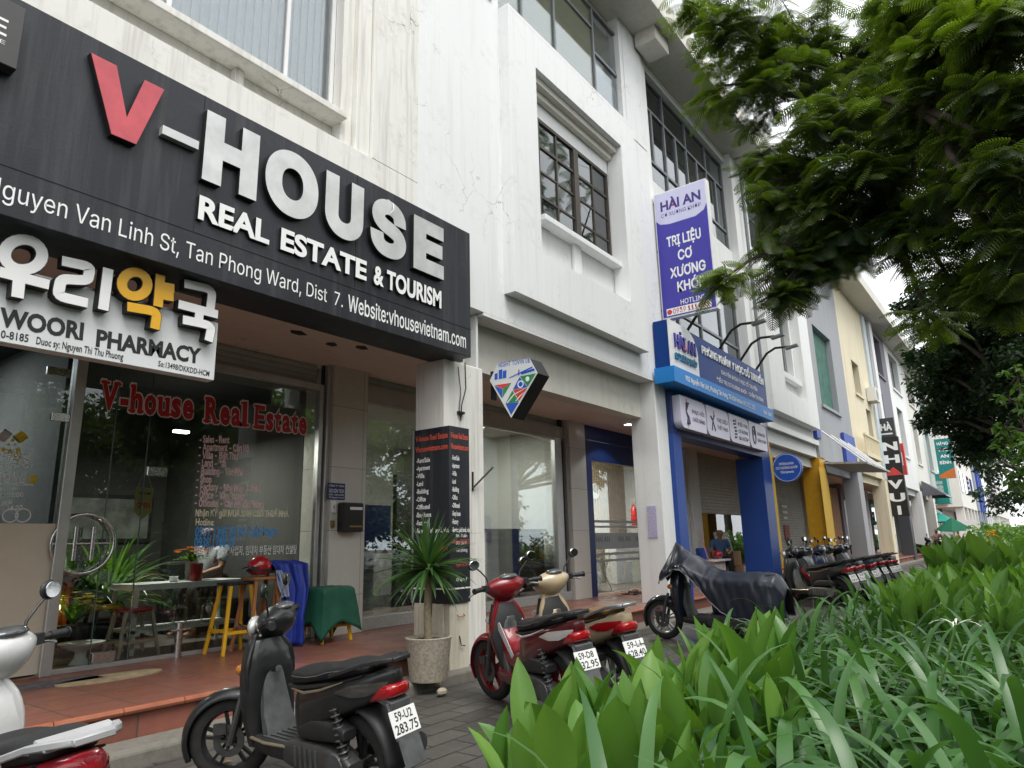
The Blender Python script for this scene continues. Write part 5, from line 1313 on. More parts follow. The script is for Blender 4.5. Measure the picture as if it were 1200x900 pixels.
specs = [
    (A, 'black scooter with grey leg shield nearest in the parked row', {P_blk: P_blk, M_plasg: P_grey}),
    (B, 'black scooter with bright red tail trim second in the parked row', {P_red: P_blk, plain('scooter_dark_red', (0, 0, 0)): P_blk, plain('decal_white', (0, 0, 0)): M_tail}),
    (A, 'silver grey scooter third in the parked row', {P_blk: P_silver}),
    (A, 'navy blue scooter fourth in the parked row', {P_blk: P_navy}),
    (B, 'white and black scooter fifth in the parked row', {P_red: P_white, plain('scooter_dark_red', (0, 0, 0)): P_blk}),
    (A, 'grey scooter sixth in the parked row', {P_blk: P_grey}),
    (B, 'plain black sporty scooter seventh in the parked row', {P_red: P_blk, plain('scooter_dark_red', (0, 0, 0)): P_blk}),
    (A, 'pale grey scooter eighth in the parked row', {P_blk: P_silver, M_plasg: M_plas}),
    (B, 'red sporty scooter ninth and last in the parked row', {}),
]
ROW = []
for i, (src, lab, mp) in enumerate(specs):
    o = copy_tree(src); tag(o, lab, 'scooter', rowg); o.name = 'scooter'
    park(o, 15.3+.64*i+rnd.uniform(-.06, .06), 4.45+rnd.uniform(-.1, .1), .42+rnd.uniform(-.05, .05), .9, 1.04, 6+rnd.uniform(-2, 2))
    ROW.append((o, mp))
_root = {}
for q in bpy.data.objects:
    r = q
    while r.parent: r = r.parent
    _root.setdefault(r.name, []).append(q)
for o, mp in ROW:
    for q in _root[o.name]:
        if q.type == 'MESH':
            if q.name.split('.')[0] in ('plate_number',): continue
            s_ = q.material_slots[0]
            if s_.material in mp: nm = mp[s_.material]; s_.link = 'OBJECT'; s_.material = nm
# every plate in the row carries its own number, small as it is
for i, (o, mp) in enumerate(ROW):
    tmp = thing('tmp', None, None); ORG[tmp] = Vector((0, 0, 0))
    nx = Vector((-.93, 0, .36)).normalized()
    plate_text(tmp, ('59-X1', '59-S3', '59-D2', '59-U1', '50-K7', '59-C2', '59-F1', '59-T2', '51-N4')[i], '%03d.%02d' % (rnd.randint(100, 999), rnd.randint(10, 99)), Vector((-.993, 0, .545))+nx*.014, (0, -1, 0), Vector((.36, 0, .93)))
    tx = [q for q in bpy.data.objects if q.name.startswith('plate_number') and q.parent and q.parent.parent is tmp][0]
    for q in _root[o.name]:
        if q.name.startswith('plate_number'): q.data = tx.data
    for q in (tx, tx.parent, tmp): bpy.data.objects.remove(q)
# rain cover: draped sheet over bars and seat
q = thing('rain_cover', 'navy rain cover with pale piping draped over a parked scooter', 'cover', (9.6, 3.8, .0))
CM = Matrix.Translation(Cv.location) @ Cv.rotation_euler.to_matrix().to_4x4() @ Matrix.Scale(1.02, 4)
# (x, top z, half width, edge z) along the scooter
spine = [(.60, .86, .10, .80), (.52, 1.00, .20, .80), (.43, 1.15, .26, .83), (.33, 1.30, .22, .90), (.24, 1.24, .30, .98), (.12, 1.14, .32, .97), (.0, 1.05, .31, .86), (-.14, .97, .28, .68), (-.30, .92, .265, .50), (-.5, .905, .26, .38), (-.7, .91, .25, .34), (-.9, .91, .23, .34), (-1.04, .88, .18, .36), (-1.14, .70, .12, .38)]
def cov(u, v):
    k = u*(len(spine)-1); i = min(int(k), len(spine)-2); t = k-i
    x, zt, w, ze = [a*(1-t)+b*t for a, b in zip(spine[i], spine[i+1])]
    q_ = 2*v-1; s_ = abs(q_); sg = 1 if q_ > 0 else -1
    pk = max(0, 1-abs(x-.31)/.22)          # the sheet hangs like a tent from the mirror
    top = zt-.10*pk*min(1, s_*3)-.05*min(1, s_*2.)**2
    if s_ < .45: y = w*(s_/.45)**(1+.4*pk); z = top-(.05+0.12*pk)*(s_/.45)**1.6
    else:
        h = (s_-.45)/.55; z0 = top-(.05+0.12*pk); y = w+.012*math.sin(h*2.4)+.01*h; z = z0+(min(ze, z0-.01)-z0)*h
    amp = .003+.010*max(0, s_-.3)
    f = amp*(math.sin(11*x+6*s_)*.8+.6*math.sin(23*x-9*s_+1)+.6*math.sin(47*x+13*q_)+.4*math.sin(83*x-5*q_))
    return CM @ Vector((x+.004*math.sin(9*q_+20*zt), (y+f)*sg, z+.003*math.sin(31*x+11*q_)-.003*abs(math.sin(19*x+2*q_))*(1-s_)))
m = MB(); m.grid(cov, 110, 44); cvm = m.build('sheet', plain('navy_tarp', (.014, .019, .034), .36, var=.3, scale=6, coat=.2), q, smooth=60, solid=.004)
m = MB()
for vv in (0., 1.): m.tube([cov(u, vv) for u in np.linspace(0, 1, 60)], .007, 5)
m.build('piping', plain('piping_grey', (.40, .42, .45), .5), q, smooth=60)
# ------------------------------------------------------------------ plants
rg = np.random.default_rng(11)
M_canna = leafmat('canna_leaf', (.035, .12, .026), (.14, .27, .045), .32, .34, 26)
M_lily = leafmat('lily_leaf', (.020, .075, .020), (.085, .20, .050), .22, .32)
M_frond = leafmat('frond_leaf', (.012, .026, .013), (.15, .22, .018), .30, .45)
M_small = leafmat('small_leaf', (.010, .034, .011), (.032, .075, .02), .25, .5)
M_light = leafmat('light_leaf', (.06, .16, .025), (.16, .28, .05), .35, .45)
M_palm = leafmat('dracaena_leaf', (.02, .075, .018), (.09, .17, .05), .2, .35)
M_bark = plain('bark', (.075, .06, .048), .9, var=.4, scale=10, bump=.5)
M_stem = plain('green_stem', (.09, .19, .04), .5)
M_dry = plain('withered_leaf', (.26, .17, .07), .8, var=.4, scale=14)
class LM:
    # leaf mesh collected in numpy blocks, with a tint per vertex and a UV per vertex
    def __init__(s): s.v = []; s.f = []; s.t = []; s.u = []; s.n = 0
    def add(s, V, F, tint, UV=None):
        V = np.asarray(V, float).reshape(-1, 3); s.v.append(V); s.f.append(np.asarray(F)+s.n); s.t.append(np.full(len(V), tint) if np.isscalar(tint) else tint)
        s.u.append(UV if UV is not None else np.zeros((len(V), 2))); s.n += len(V)
    def build(s, name, mat, parent=None, o0=(0, 0, 0)):
        V = np.concatenate(s.v)-np.asarray(o0); F = np.concatenate(s.f); T_ = np.concatenate(s.t); U = np.concatenate(s.u)
        me = bpy.data.meshes.new(name); k = F.shape[1]
        me.vertices.add(len(V)); me.vertices.foreach_set('co', V.astype(np.float32).ravel())
        me.loops.add(F.size); me.loops.foreach_set('vertex_index', F.ravel().astype(np.int32))
        me.polygons.add(len(F)); me.polygons.foreach_set('loop_start', np.arange(0, F.size, k, dtype=np.int32)); me.polygons.foreach_set('loop_total', np.full(len(F), k, dtype=np.int32))
        me.polygons.foreach_set('use_smooth', np.ones(len(F), dtype=bool))
        me.update(calc_edges=True)
        a = me.attributes.new('tint', 'FLOAT', 'POINT'); a.data.foreach_set('value', T_.astype(np.float32))
        uv = me.uv_layers.new(name='UVMap'); uv.data.foreach_set('uv', U[F.ravel()].astype(np.float32).ravel())
        me.materials.append(mat)
        o = bpy.data.objects.new(name, me); COL.objects.link(o)
        if parent is not None: o.parent = parent
        return o
def blade_leaf(L_, base, d0, length, width, droop, fold, tint, nu=8, nv=4, tip=1.6, wave=0., twist=0., basew=.35, curl=0.):
    # a leaf blade growing from base along d0, bending down with its length
    base = np.asarray(base, float); d = np.asarray(d0, float); d /= np.linalg.norm(d)
    side = np.cross(d, [0, 0, 1.]); n_ = np.linalg.norm(side)
    side = side/n_ if n_ > 1e-3 else np.array([1., 0, 0])
    a = twist; up = np.cross(side, d); side = side*math.cos(a)+up*math.sin(a)
    V = []; U = []; p = base.copy(); st = length/nu
    for i in range(nu+1):
        u = i/nu
        up = np.cross(side, d)
        w = width*.5*((math.sin(PI*min(1, u*(.5/basew)) if u < basew else PI/2) if u < basew else 1.)*(1-max(0, (u-basew)/(1-basew))**tip)) if tip else width*.5
        if u == 0: w = max(w, width*.06)
        w = max(w, .0015)
        for j in range(nv+1):
            q = 2*j/nv-1
            V.append(p+side*w*q+up*(abs(q)*w*fold+wave*w*math.sin(7*u+2*q)*abs(q)-curl*w*q*q))
            U.append((u*length*1.0+abs(q)*.10, q))
        d = d+np.array([0, 0, -1.])*droop*st*(.4+1.2*u); d /= np.linalg.norm(d)
        p = p+d*st
    F = [(i*(nv+1)+j, (i+1)*(nv+1)+j, (i+1)*(nv+1)+j+1, i*(nv+1)+j+1) for i in range(nu) for j in range(nv)]
    L_.add(V, F, tint, np.array(U))
    return p
def canna(name='canna_plant', flower=False, hgt=.9, seed=0):
    r = random.Random(seed)
    root = thing(name, None, None); lm = LM(); st = MB()
    for k in range(r.randint(3, 5)):
        bx_, by_ = r.uniform(-.16, .16), r.uniform(-.16, .16); h = hgt*r.uniform(.55, 1.); lx, ly = r.uniform(-.08, .08), r.uniform(-.08, .08)
        st.tube([(bx_, by_, 0), (bx_+lx*.5, by_+ly*.5, h*.5), (bx_+lx, by_+ly, h*.95)], [.014, .011, .006], 6)
        n = r.randint(4, 6); a0 = r.uniform(0, 6.28)
        for i in range(n):
            t = .12+.83*i/(n-1); a = a0+i*2.6+r.uniform(-.4, .4); el = R(62+20*t+r.uniform(-14, 10))
            d = (math.cos(a)*math.cos(el), math.sin(a)*math.cos(el), math.sin(el)); L_ = r.uniform(.40, .58)*(1.05-.35*abs(t-.5))
            blade_leaf(lm, (bx_+lx*t, by_+ly*t, h*t*.8), d, L_, L_*r.uniform(.27, .37), r.uniform(.5, 2.4), r.uniform(.15, .5), min(1, max(0, r.gauss(.42, .24)+.15*t)), 9, 4, 2.3, .10, r.uniform(-.5, .5), .42)
        if flower:
            for j in range(3):
                c = np.array((bx_+lx+r.uniform(-.04, .04), by_+ly+r.uniform(-.04, .04), h+.05+.05*j))
                for q in range(4):
                    a = r.uniform(0, 6.28); blade_leaf(FL, c, (math.cos(a)*.7, math.sin(a)*.7, .7), .09, .05, 6, .2, r.random(), 3, 2, 2)
    lm.build('leaves', M_canna, root); st.build('stem', M_stem, root, smooth=60)
    return root
def spiky(root, name, mat, n, Lr, wr, elr, droop, seed, z0=0., rad=.06, fold=.35, tip=2.2, nu=9, tm=.45):
    r = random.Random(seed); lm = LM()
    for i in range(n):
        a = i*2.4+r.uniform(-.4, .4); t = i/n; el = R(elr[0]+(elr[1]-elr[0])*t+r.uniform(-9, 9)); L_ = r.uniform(*Lr)
        d = (math.cos(a)*math.cos(el), math.sin(a)*math.cos(el), math.sin(el))
        blade_leaf(lm, (math.cos(a)*rad*r.random(), math.sin(a)*rad*r.random(), z0+.03*t), d, L_, r.uniform(*wr), droop*r.uniform(.6, 1.4), fold, min(1, max(0, r.gauss(tm, .22))), nu, 2, tip, 0., r.uniform(-.35, .35), .22)
    return lm.build(name, mat, root)
FL = LM()
protoC = []
for k in range(4):
    protoC.append(canna(seed=20+k, hgt=.56))
M_flo = leafmat('canna_petal', (.75, .22, .02), (.85, .42, .03), .3, .5)
protoF = []
for k in range(2):
    FL = LM(); q = canna(seed=40+k, flower=True, hgt=1.0); FL.build('flower', M_flo, q); protoF.append(q)
protoL = []
for k in range(4):
    q = thing('spider_lily', None, None); spiky(q, 'leaves', M_lily, 23, (.80, 1.18), (.054, .072), (18, 80), 2.5, 60+k, .0, .07, .16, 3.6, 12); protoL.append(q)
    lm = LM(); r = random.Random(k)
    for _ in range(2): a = r.uniform(0, 6.28); blade_leaf(lm, (0, 0, .1), (math.cos(a), math.sin(a), .5), r.uniform(.5, .8), .035, 3.5, .4, .5, 9, 2, 3)
    lm.build('dry_leaves', M_dry, q)
def put(protos, i, loc, rz, sc, label, cat, group, name):
    o = protos[i % len(protos)]
    if 'category' in o: o = copy_tree(o)
    o.name = name; o.location = loc; o.rotation_euler = (0, 0, rz); o.scale = (sc,)*3
    tag(o, label, cat, group); return o
# cannas on the pavement side of the bed
cg = 'broad leaved canna plants of the kerbside bed'
spots = []
for (x, y, s_) in ((2.35, 1.62, .92), (2.62, 1.85, .9), (2.7, 1.5, 1.0), (2.95, 1.85, .92), (3.0, 1.5, .95), (3.3, 2.0, .8), (3.4, 1.7, .9), (3.75, 1.55, .9), (4.0, 1.85, .95), (4.25, 1.65, 1.05), (4.6, 1.85, 1.05), (4.75, 1.55, 1.05), (5.1, 1.75, .95), (2.5, 1.25, .72), (2.85, 1.2, .72), (3.9, 1.25, .75)):
    spots.append((x, y, s_))
for i, (x, y, s_) in enumerate(spots):
    put(protoC, i, (x, y, .045), rnd.uniform(0, 6.28), s_, 'broad leaved green canna plant at the front of the kerbside bed', 'canna', 'front canna plants of the kerbside bed', 'canna_plant')
k = 0
while k < 34:
    x = rnd.uniform(8.4, 13.0); y = rnd.uniform(.15, 1.7)
    if y/x > .17: continue
    put(protoC, k, (x, y, .045), rnd.uniform(0, 6.28), rnd.uniform(.9, 1.12), 'bright green canna plant in the clump just before the gap in the bed', 'canna', 'canna plants before the gap in the bed', 'canna_plant'); k += 1
nf = nc = 0
for i in range(50):
    x = 15.4+14*rnd.random()**1.3; y = rnd.uniform(.2, 2.0)
    if i % 9 == 0: put(protoF, nf, (x, y, .045), rnd.uniform(0, 6.28), rnd.uniform(.95, 1.2), 'tall orange flowering canna beyond the gap in the bed', 'canna', 'orange flowering cannas beyond the gap', 'canna_plant'); nf += 1
    else: put(protoC, i, (x, y, .045), rnd.uniform(0, 6.28), rnd.uniform(1.2, 1.6), 'leafy canna without flowers beyond the gap in the bed', 'canna', 'leafy cannas beyond the gap', 'canna_plant')
n = 0; x = 1.5
while x < 12.6:
    for y in (.12, .52, .92, 1.32, 1.75, 2.2):
        xx, yy = x+rnd.uniform(-.16, .16), y+rnd.uniform(-.12, .12)
        if yy > 1.35 and xx < 5.3: continue
        if xx < 1.9 and yy > 1.0: continue
        if xx > 8.3 and yy/xx < .15: continue
        
        put(protoL, n, (xx, yy, .045), rnd.uniform(0, 6.28), rnd.uniform(.82, 1.04)*(1 if xx < 4.2 else .92 if xx < 6 else .86), 'arching strap leaved spider lily clump in the kerbside bed', 'spider lily', 'spider lily clumps of the kerbside bed', 'spider_lily'); n += 1
    x += .46 if x < 8 else .6
for i in range(14):
    put(protoL, i, (rnd.uniform(15.4, 22), rnd.uniform(.05, .7), .045), rnd.uniform(0, 6.28), rnd.uniform(.8, 1.0), 'spider lily clump along the road edge beyond the gap', 'spider lily', 'spider lily clumps beyond the gap', 'spider_lily')
# a stray blade and a small weed at the bed edge; a white lily flower
q = thing('weed', 'small leafy weed with one brown leaf at the corner of the bed', 'weed', (3.0, 2.14, 0))
st = MB(); st.tube([(3.0, 2.14, 0), (3.01, 2.15, .2), (3.03, 2.16, .34)], [.006, .005, .003], 5); st.build('stem', M_stem, q)
lm = LM(); r = random.Random(4)
for i in range(9):
    a = i*2.2; blade_leaf(lm, (.01, .01, .06+.03*i), (math.cos(a), math.sin(a), .5), .13, .05, 4, .2, r.uniform(.3, .8), 5, 2, 2, 0, 0, .4)
lm.build('leaves', M_canna, q)
lm = LM(); blade_leaf(lm, (.0, .02, .3), (-.3, .3, .8), .14, .03, 2, .5, .5, 5, 2); lm.build('dry_leaf', plain('dry_leaf', (.25, .10, .03), .7), q)
q = thing('lily_flower', 'spidery white lily flower above the strap leaves', 'flower', (4.6, .75, .5))
fl = onX(1120, 733, 4.6); lm = LM()
for i in range(6):
    a = i*1.05; blade_leaf(lm, (fl.x-4.6, fl.y-.75, fl.z-.5), (math.cos(a), math.sin(a), .7), .15, .012, 9, .2, .9, 5, 2)
lm.build('petals', plain('petal_white', (.7, .72, .62), .5), q)
MB().tube([(4.6, .75, .05), (fl.x, fl.y, fl.z)], .007, 5).build('stem', M_stem, q)
# grass strip in the gap
lm = LM(); N = 1500
for i in range(N):
    x = rnd.uniform(13.0, 15.4); y = rnd.uniform(-.9, .6); a = rnd.uniform(0, 6.28)
    blade_leaf(lm, (x, y, .0), (math.cos(a)*.5, math.sin(a)*.5, .9), rnd.uniform(.08, .16), .012, 6, .2, rnd.random(), 3, 1)
g = lm.build('grass', M_light); tag(g, 'low grass tufts in the gap between the planting beds', 'grass', kind='stuff')
# fallen leaves on the pavers
for i in range(16):
    lm = LM(); a = rnd.uniform(0, 6.28); x, y = (rnd.uniform(2.6, 9), rnd.uniform(2.7, 4.8)) if i else (3.0, 2.85)
    blade_leaf(lm, (x, y, .006), (math.cos(a), math.sin(a), .12), .07, .03, 1., .2, .5, 4, 2, 2, .2, 0, .4)
    o = lm.build('fallen_leaf', plain('fallen_leaf_orange', (.42, .17, .035), .7)); tag(o, 'small dry orange leaf lying on the dark pavers', 'leaf', 'dry leaves on the pavers')

# ------------------------------------------------------------------ potted dracaena by the pillar
pc = onZ(502, 798, .10); PX, PY = 5.02, 4.72
PX, PY = pc.x, pc.y
q = thing('planter', 'round speckled stone planter standing on the kerb before the pillar', 'planter', (PX, PY, .10))
m = MB(); m.lathe([(.0, 0), (.175, 0), (.18, .02), (.218, .36), (.226, .385), (.20, .39), (.19, .36), (.0, .355)], (PX, PY, .11), (0, 0, 1), 40); m.build('pot', plain('granite_pot', (.40, .355, .28), .8, 0, .4, 40, bump=.5), q, smooth=40)
MB().lathe([(0, 0), (.195, 0), (.13, .012), (0, .02)], (PX, PY, .466), (0, 0, 1), 24).build('soil', M_soil, q, smooth=60)
q = thing('dracaena', 'spiky dracaena with a bare pale trunk growing in the stone planter', 'plant', (PX, PY, .47))
m = MB(); m.tube([(PX, PY, .46), (PX-.02, PY, .72), (PX+.0, PY+.01, .90), (PX-.01, PY, 1.14)], [.042, .036, .034, .03], 10); m.build('trunk', plain('pale_bark', (.30, .25, .17), .85, var=.3, scale=25, bump=.6), q, smooth=60)
cr = spiky(q, 'crown', M_palm, 130, (.40, .60), (.036, .050), (-42, 88), 1.1, 5, 0, .03, .45, 1.9, 7, .4); cr.location = (-.01, 0, .65)
# loose stones by the pot
for (px_, py_, r_) in ((512, 803, .05), (518, 812, .06)):
    p = onZ(px_, py_, .03); m = MB(); m.ball((p.x, p.y, p.z+.01), r_, r_*.7, r_*.6, 8, 5); o = m.build('stone', plain('pale_stone', (.42, .37, .28), .9, var=.3), smooth=30); tag(o, 'small broken pale stone lying by the planter', 'stone', 'broken stones by the planter')

# ------------------------------------------------------------------ trees
def limb(mb, a, b, r0, r1, sag=.0, n=6, seed=0):
    r = random.Random(seed); a, b = Vector(a), Vector(b); L_ = (b-a).length; pts = []
    for i in range(n+1):
        t = i/n; p = a.lerp(b, t); k = math.sin(PI*t)
        pts.append(p+Vector((r.uniform(-1, 1), r.uniform(-1, 1), r.uniform(-1, 1)))*L_*.035*k+Vector((0, 0, sag*k)))
    mb.tube(pts, [r0+(r1-r0)*i/n for i in range(n+1)], 8)
    return pts
def frond(L_, p, d, length, tint, r):
    # feathery compound leaf: a rachis with paired narrow pinnae
    p = np.asarray(p, float); d = np.asarray(d, float); d /= np.linalg.norm(d)
    n = 12; st = length/n; roll = r.uniform(-.5, .5); V = []; F = []; k = 0
    for i in range(n+1):
        u = i/n
        side = np.cross(d, [0, 0, 1.]); side /= (np.linalg.norm(side)+1e-6); up = np.cross(side, d)
        side = side*math.cos(roll)+up*math.sin(roll)
        pl = length*.30*math.sin(PI*(.12+.80*u))**.7; w = .019*length/.5+.003
        for s_ in (-1, 1):
            e = (side*s_*.86+d*.42+np.array([0, 0, -.22])); e /= np.linalg.norm(e)
            m_ = p+e*pl*.55; t_ = p+e*pl+np.array([0, 0, -.16*pl])
            V += [p-d*w*.35, p+d*w*.35, m_+d*w*.62, m_-d*w*.5, t_+d*w*.25, t_-d*w*.15]
            F += [(k, k+1, k+2, k+3), (k+3, k+2, k+4, k+5)]; k += 6
        p2 = p+d*st; a = side*.0035
        V += [p-a, p+a, p2+a, p2-a]; F += [(k, k+1, k+2, k+3)]; k += 4
        p = p2; d = d+np.array([0, 0, -1.])*2.6*st*(.5+u); d /= np.linalg.norm(d)
    L_.add(V, F, tint)
def spray(lm, tm_, pts, c, tip, base, r, l0, l1):
    # a twig whose tip bears a bunch of hanging fronds
    tip = Vector(tip); q0 = pts[r.randint(max(0, len(pts)-5), len(pts)-1)]
    tm_.tube([q0, q0.lerp(tip, .5)+Vector((0, 0, .05)), tip], [.008, .006, .004], 4, caps=False)
    out = (tip-q0); a0 = math.atan2(out.y, out.x)
    tint = min(1, max(0, r.gauss(base, .10)+(r.uniform(.3, .65) if r.random() < .2 else 0)))
    n = r.randint(9, 13)
    for k in range(n):
        a = a0+(k/(n-1)-.5)*4.2+r.uniform(-.25, .25); el = r.uniform(-.75, .35)
        o = Vector((r.uniform(-.05, .05), r.uniform(-.05, .05), r.uniform(-.05, .05)))-out.normalized()*r.uniform(0, .22)
        frond(lm, tip+o, (math.cos(a)*math.cos(el), math.sin(a)*math.cos(el), math.sin(el)), r.uniform(l0, l1), min(1, max(0, tint+r.gauss(0, .05))), r)
TR = thing('feathery_tree', 'large overhanging tree with dark feathery compound leaves at the upper right', 'tree', (8.4, -.9, 0))
TB = Vector((8.4, -.9, 0))
tm_ = MB(); limb(tm_, (8.4, -.9, 0), (8.1, -.6, 4.4), .20, .15, 0, 8, 1)
hubs = [Vector((8.1, -.6, 4.4)), Vector((7.9, .2, 5.4)), Vector((8.6, 1.0, 6.3)), Vector((6.9, .3, 5.2)), Vector((7.8, .8, 4.7))]
for h in hubs[1:]: limb(tm_, hubs[0], h, .12, .07, .1, 6, int(h.x*10))
CL = [(812, 8, 32, 7.9), (858, 28, 58, 7.3), (925, 30, 55, 7.8), (985, 62, 50, 8.2), (1060, 20, 60, 7.3), (1120, 30, 62, 6.6), (1185, 30, 60, 6.2),
      (848, 100, 34, 7.4), (905, 110, 60, 7.6), (975, 130, 62, 7.2), (1045, 110, 62, 7.7), (1110, 110, 62, 6.9), (1180, 120, 60, 6.4), (885, 70, 40, 7.8),
      (892, 180, 34, 7.4), (925, 195, 58, 7.5), (1000, 205, 62, 7.1), (1070, 200, 62, 7.3), (1140, 200, 60, 6.8), (1195, 205, 55, 6.3),
      (900, 245, 32, 7.2), (852, 324, 26, 6.8), (905, 300, 36, 7.2), (955, 270, 55, 7.3), (1020, 262, 55, 7.5), (1090, 270, 52, 7.4), (1160, 275, 55, 7.0), (1198, 300, 40, 6.5),
      (905, 352, 26, 7.1), (930, 345, 34, 7.3), (985, 300, 32, 7.6), (1120, 335, 42, 7.6), (1180, 350, 40, 7.2), (1090, 390, 26, 7.9)]
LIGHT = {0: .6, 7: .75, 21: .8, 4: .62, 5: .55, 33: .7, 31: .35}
lm = LM(); r = random.Random(3)
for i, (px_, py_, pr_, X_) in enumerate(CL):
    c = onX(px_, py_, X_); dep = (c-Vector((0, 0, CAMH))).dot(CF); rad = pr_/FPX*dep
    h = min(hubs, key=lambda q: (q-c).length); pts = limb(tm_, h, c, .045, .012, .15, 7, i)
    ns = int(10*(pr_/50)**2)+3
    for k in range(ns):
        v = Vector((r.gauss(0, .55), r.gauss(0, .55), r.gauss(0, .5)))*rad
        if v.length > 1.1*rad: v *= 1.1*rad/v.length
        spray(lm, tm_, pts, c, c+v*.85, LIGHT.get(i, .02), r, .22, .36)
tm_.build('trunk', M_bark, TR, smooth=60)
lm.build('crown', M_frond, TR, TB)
# the next tree of the same kind further up the bed
T2 = thing('feathery_tree', 'second feathery tree of the bed behind the nearest overhanging one', 'tree', (15.5, -1.0, 0)); B2_ = Vector((15.5, -1.0, 0))
tm_ = MB(); limb(tm_, B2_, (15.3, -.8, 5.5), .22, .16, 0, 8, 4); lm = LM(); r = random.Random(31); hub = Vector((15.3, -.8, 5.5))
for i in range(30):
    c = Vector((15.2+r.uniform(-3.2, 3.2), .4+r.uniform(-2.2, 2.0), r.uniform(7.6, 12.5))); limb(tm_, hub, c, .06, .012, .2, 6, i)
    for k in range(6):
        v = Vector((r.gauss(0, .55), r.gauss(0, .55), r.gauss(0, .4))); spray(lm, tm_, [hub.lerp(c, .8), c], c, c+v, .04, r, .38, .6)
tm_.build('trunk', M_bark, T2, smooth=60); lm.build('crown', M_frond, T2, B2_)
def leafcloud(lm, c, rad, n, size, r, tint=.4, flat=.8, droop=.35):
    rg_ = np.random.default_rng(r.randint(0, 10**6)); c = np.asarray(c)
    P_ = rg_.normal(size=(n, 3)); P_ /= np.linalg.norm(P_, axis=1)[:, None]; P_ *= (rg_.random(n)**.45)[:, None]*rad; P_[:, 2] *= flat
    # small gaps: leaves gather round twigs
    tw = rg_.normal(size=(max(4, n//22), 3)); tw /= np.linalg.norm(tw, axis=1)[:, None]; tw *= (rg_.random(len(tw))**.4)[:, None]*rad; tw[:, 2] *= flat
    P_ = P_*.28+tw[rg_.integers(0, len(tw), n)]*.86
    P_ = P_+c
    A = rg_.uniform(0, 2*PI, n); E = rg_.uniform(-1.0, .5, n); D = np.stack([np.cos(A)*np.cos(E), np.sin(A)*np.cos(E), np.sin(E)], 1)
    S_ = np.cross(D, rg_.normal(size=(n, 3))); S_ /= np.linalg.norm(S_, axis=1)[:, None]
    L_ = size*rg_.uniform(.7, 1.3, n)[:, None]; W_ = L_*.42
    V = np.stack([P_, P_+D*L_*.5+S_*W_*.5, P_+D*L_+np.array([0, 0, -.15])*L_, P_+D*L_*.5-S_*W_*.5], 1).reshape(-1, 3)
    F = np.arange(4*n).reshape(n, 4)
    t = np.clip(rg_.normal(tint, .2, n), 0, 1)
    lm.add(V, F, np.repeat(t, 4))
def tree(name, label, base, crowns, size, dens, mat, trunk_r=.16, group=None, tint=.35, fork=3.2, seed=1):
    r = random.Random(seed); T_ = thing(name, label, 'tree', base, group); m = MB(); lm = LM(); b = Vector(base); f = b+Vector((0, 0, fork))
    limb(m, b, f, trunk_r, trunk_r*.75, 0, 6, seed)
    for i, (c, rad) in enumerate(crowns):
        c = Vector(c); limb(m, f, c, trunk_r*.5, .02, .1, 6, i+seed)
        for k in range(5):
            v = Vector((r.gauss(0, 1), r.gauss(0, 1), r.gauss(0, .8))).normalized()*rad*.8; m.tube([c, c+v*.5, c+v], [.02, .014, .006], 4, caps=False)
        leafcloud(lm, c, rad, int(dens*rad**2.2), size, r, tint)
    m.build('trunk', M_bark, T_, smooth=60); lm.build('crown', mat, T_, base)
    return T_
def cl(pix): return [(onX(x, y, X), pr_/FPX*(X*.9)) for (x, y, pr_, X) in pix]
tree('broadleaf_tree', 'dark small leaved tree hanging low behind the feathery tree', (20, -1.0, 0), cl([(1080, 345, 26, 19), (1130, 355, 40, 19), (1145, 520, 30, 22), (1110, 420, 40, 20), (1185, 450, 40, 20), (1120, 400, 42, 20), (1165, 400, 45, 20), (1195, 430, 45, 19), (1150, 450, 45, 21), (1105, 450, 38, 21), (1130, 495, 38, 22), (1175, 500, 40, 22), (1080, 495, 16, 22), (1097, 485, 22, 22), (1160, 350, 45, 20), (1060, 360, 16, 19), (1195, 370, 40, 19), (1072, 420, 15, 20)]), .15, 2700, M_small, .18, seed=5)
tree('broadleaf_tree', 'far dark tree at the end of the green verge', (44, -1.5, 0), cl([(1172, 545, 26, 44), (1190, 520, 32, 44), (1150, 530, 22, 42), (1165, 585, 22, 46), (1195, 580, 26, 45), (1180, 480, 26, 40)]), .3, 260, M_small, .3, seed=6)
tree('light_tree', 'pale yellow green sapling at the right edge above the flowerbed', (16.5, -.3, 0), cl([(1188, 470, 20, 16.5), (1198, 520, 26, 16.5), (1196, 560, 24, 16.5), (1178, 500, 14, 16.5), (1192, 440, 16, 16.5)]), .16, 900, M_light, .06, seed=7, fork=2)
# shrubs along the far bed
for i in range(26):
    x = 30+2.0*i+rnd.uniform(-.6, .6); y = rnd.uniform(.2, 2.2); h = rnd.uniform(1.2, 2.0)
    b = thing('shrub', 'yellow green shrub far down the kerbside bed' if i % 3 else 'darker green shrub far down the kerbside bed', 'shrub', (x, y, 0), 'shrubs far down the bed' if i % 3 else 'darker shrubs far down the bed')
    lm = LM(); r = random.Random(i)
    for k in range(5): leafcloud(lm, (x+r.uniform(-.5, .5), y+r.uniform(-.5, .5), h*r.uniform(.3, .7)), .7, 260, .2, r, .55 if i % 3 else .3)
    lm.build('foliage', M_light if i % 3 else M_canna, b, (x, y, 0)); m = MB(); m.tube([(x, y, 0), (x, y, h*.6)], .04, 6); m.build('stem', M_bark, b)
q = thing('hedge', 'long clipped hedge on the far side of the road mirrored in the glass', 'hedge', (8, -11.5, 0)); lm = LM(); r = random.Random(8)
for i in range(60): leafcloud(lm, (-16+i*.95, -11.5+r.uniform(-.3, .3), r.uniform(.5, 1.9)), 1.0, 150, .22, r, .3)
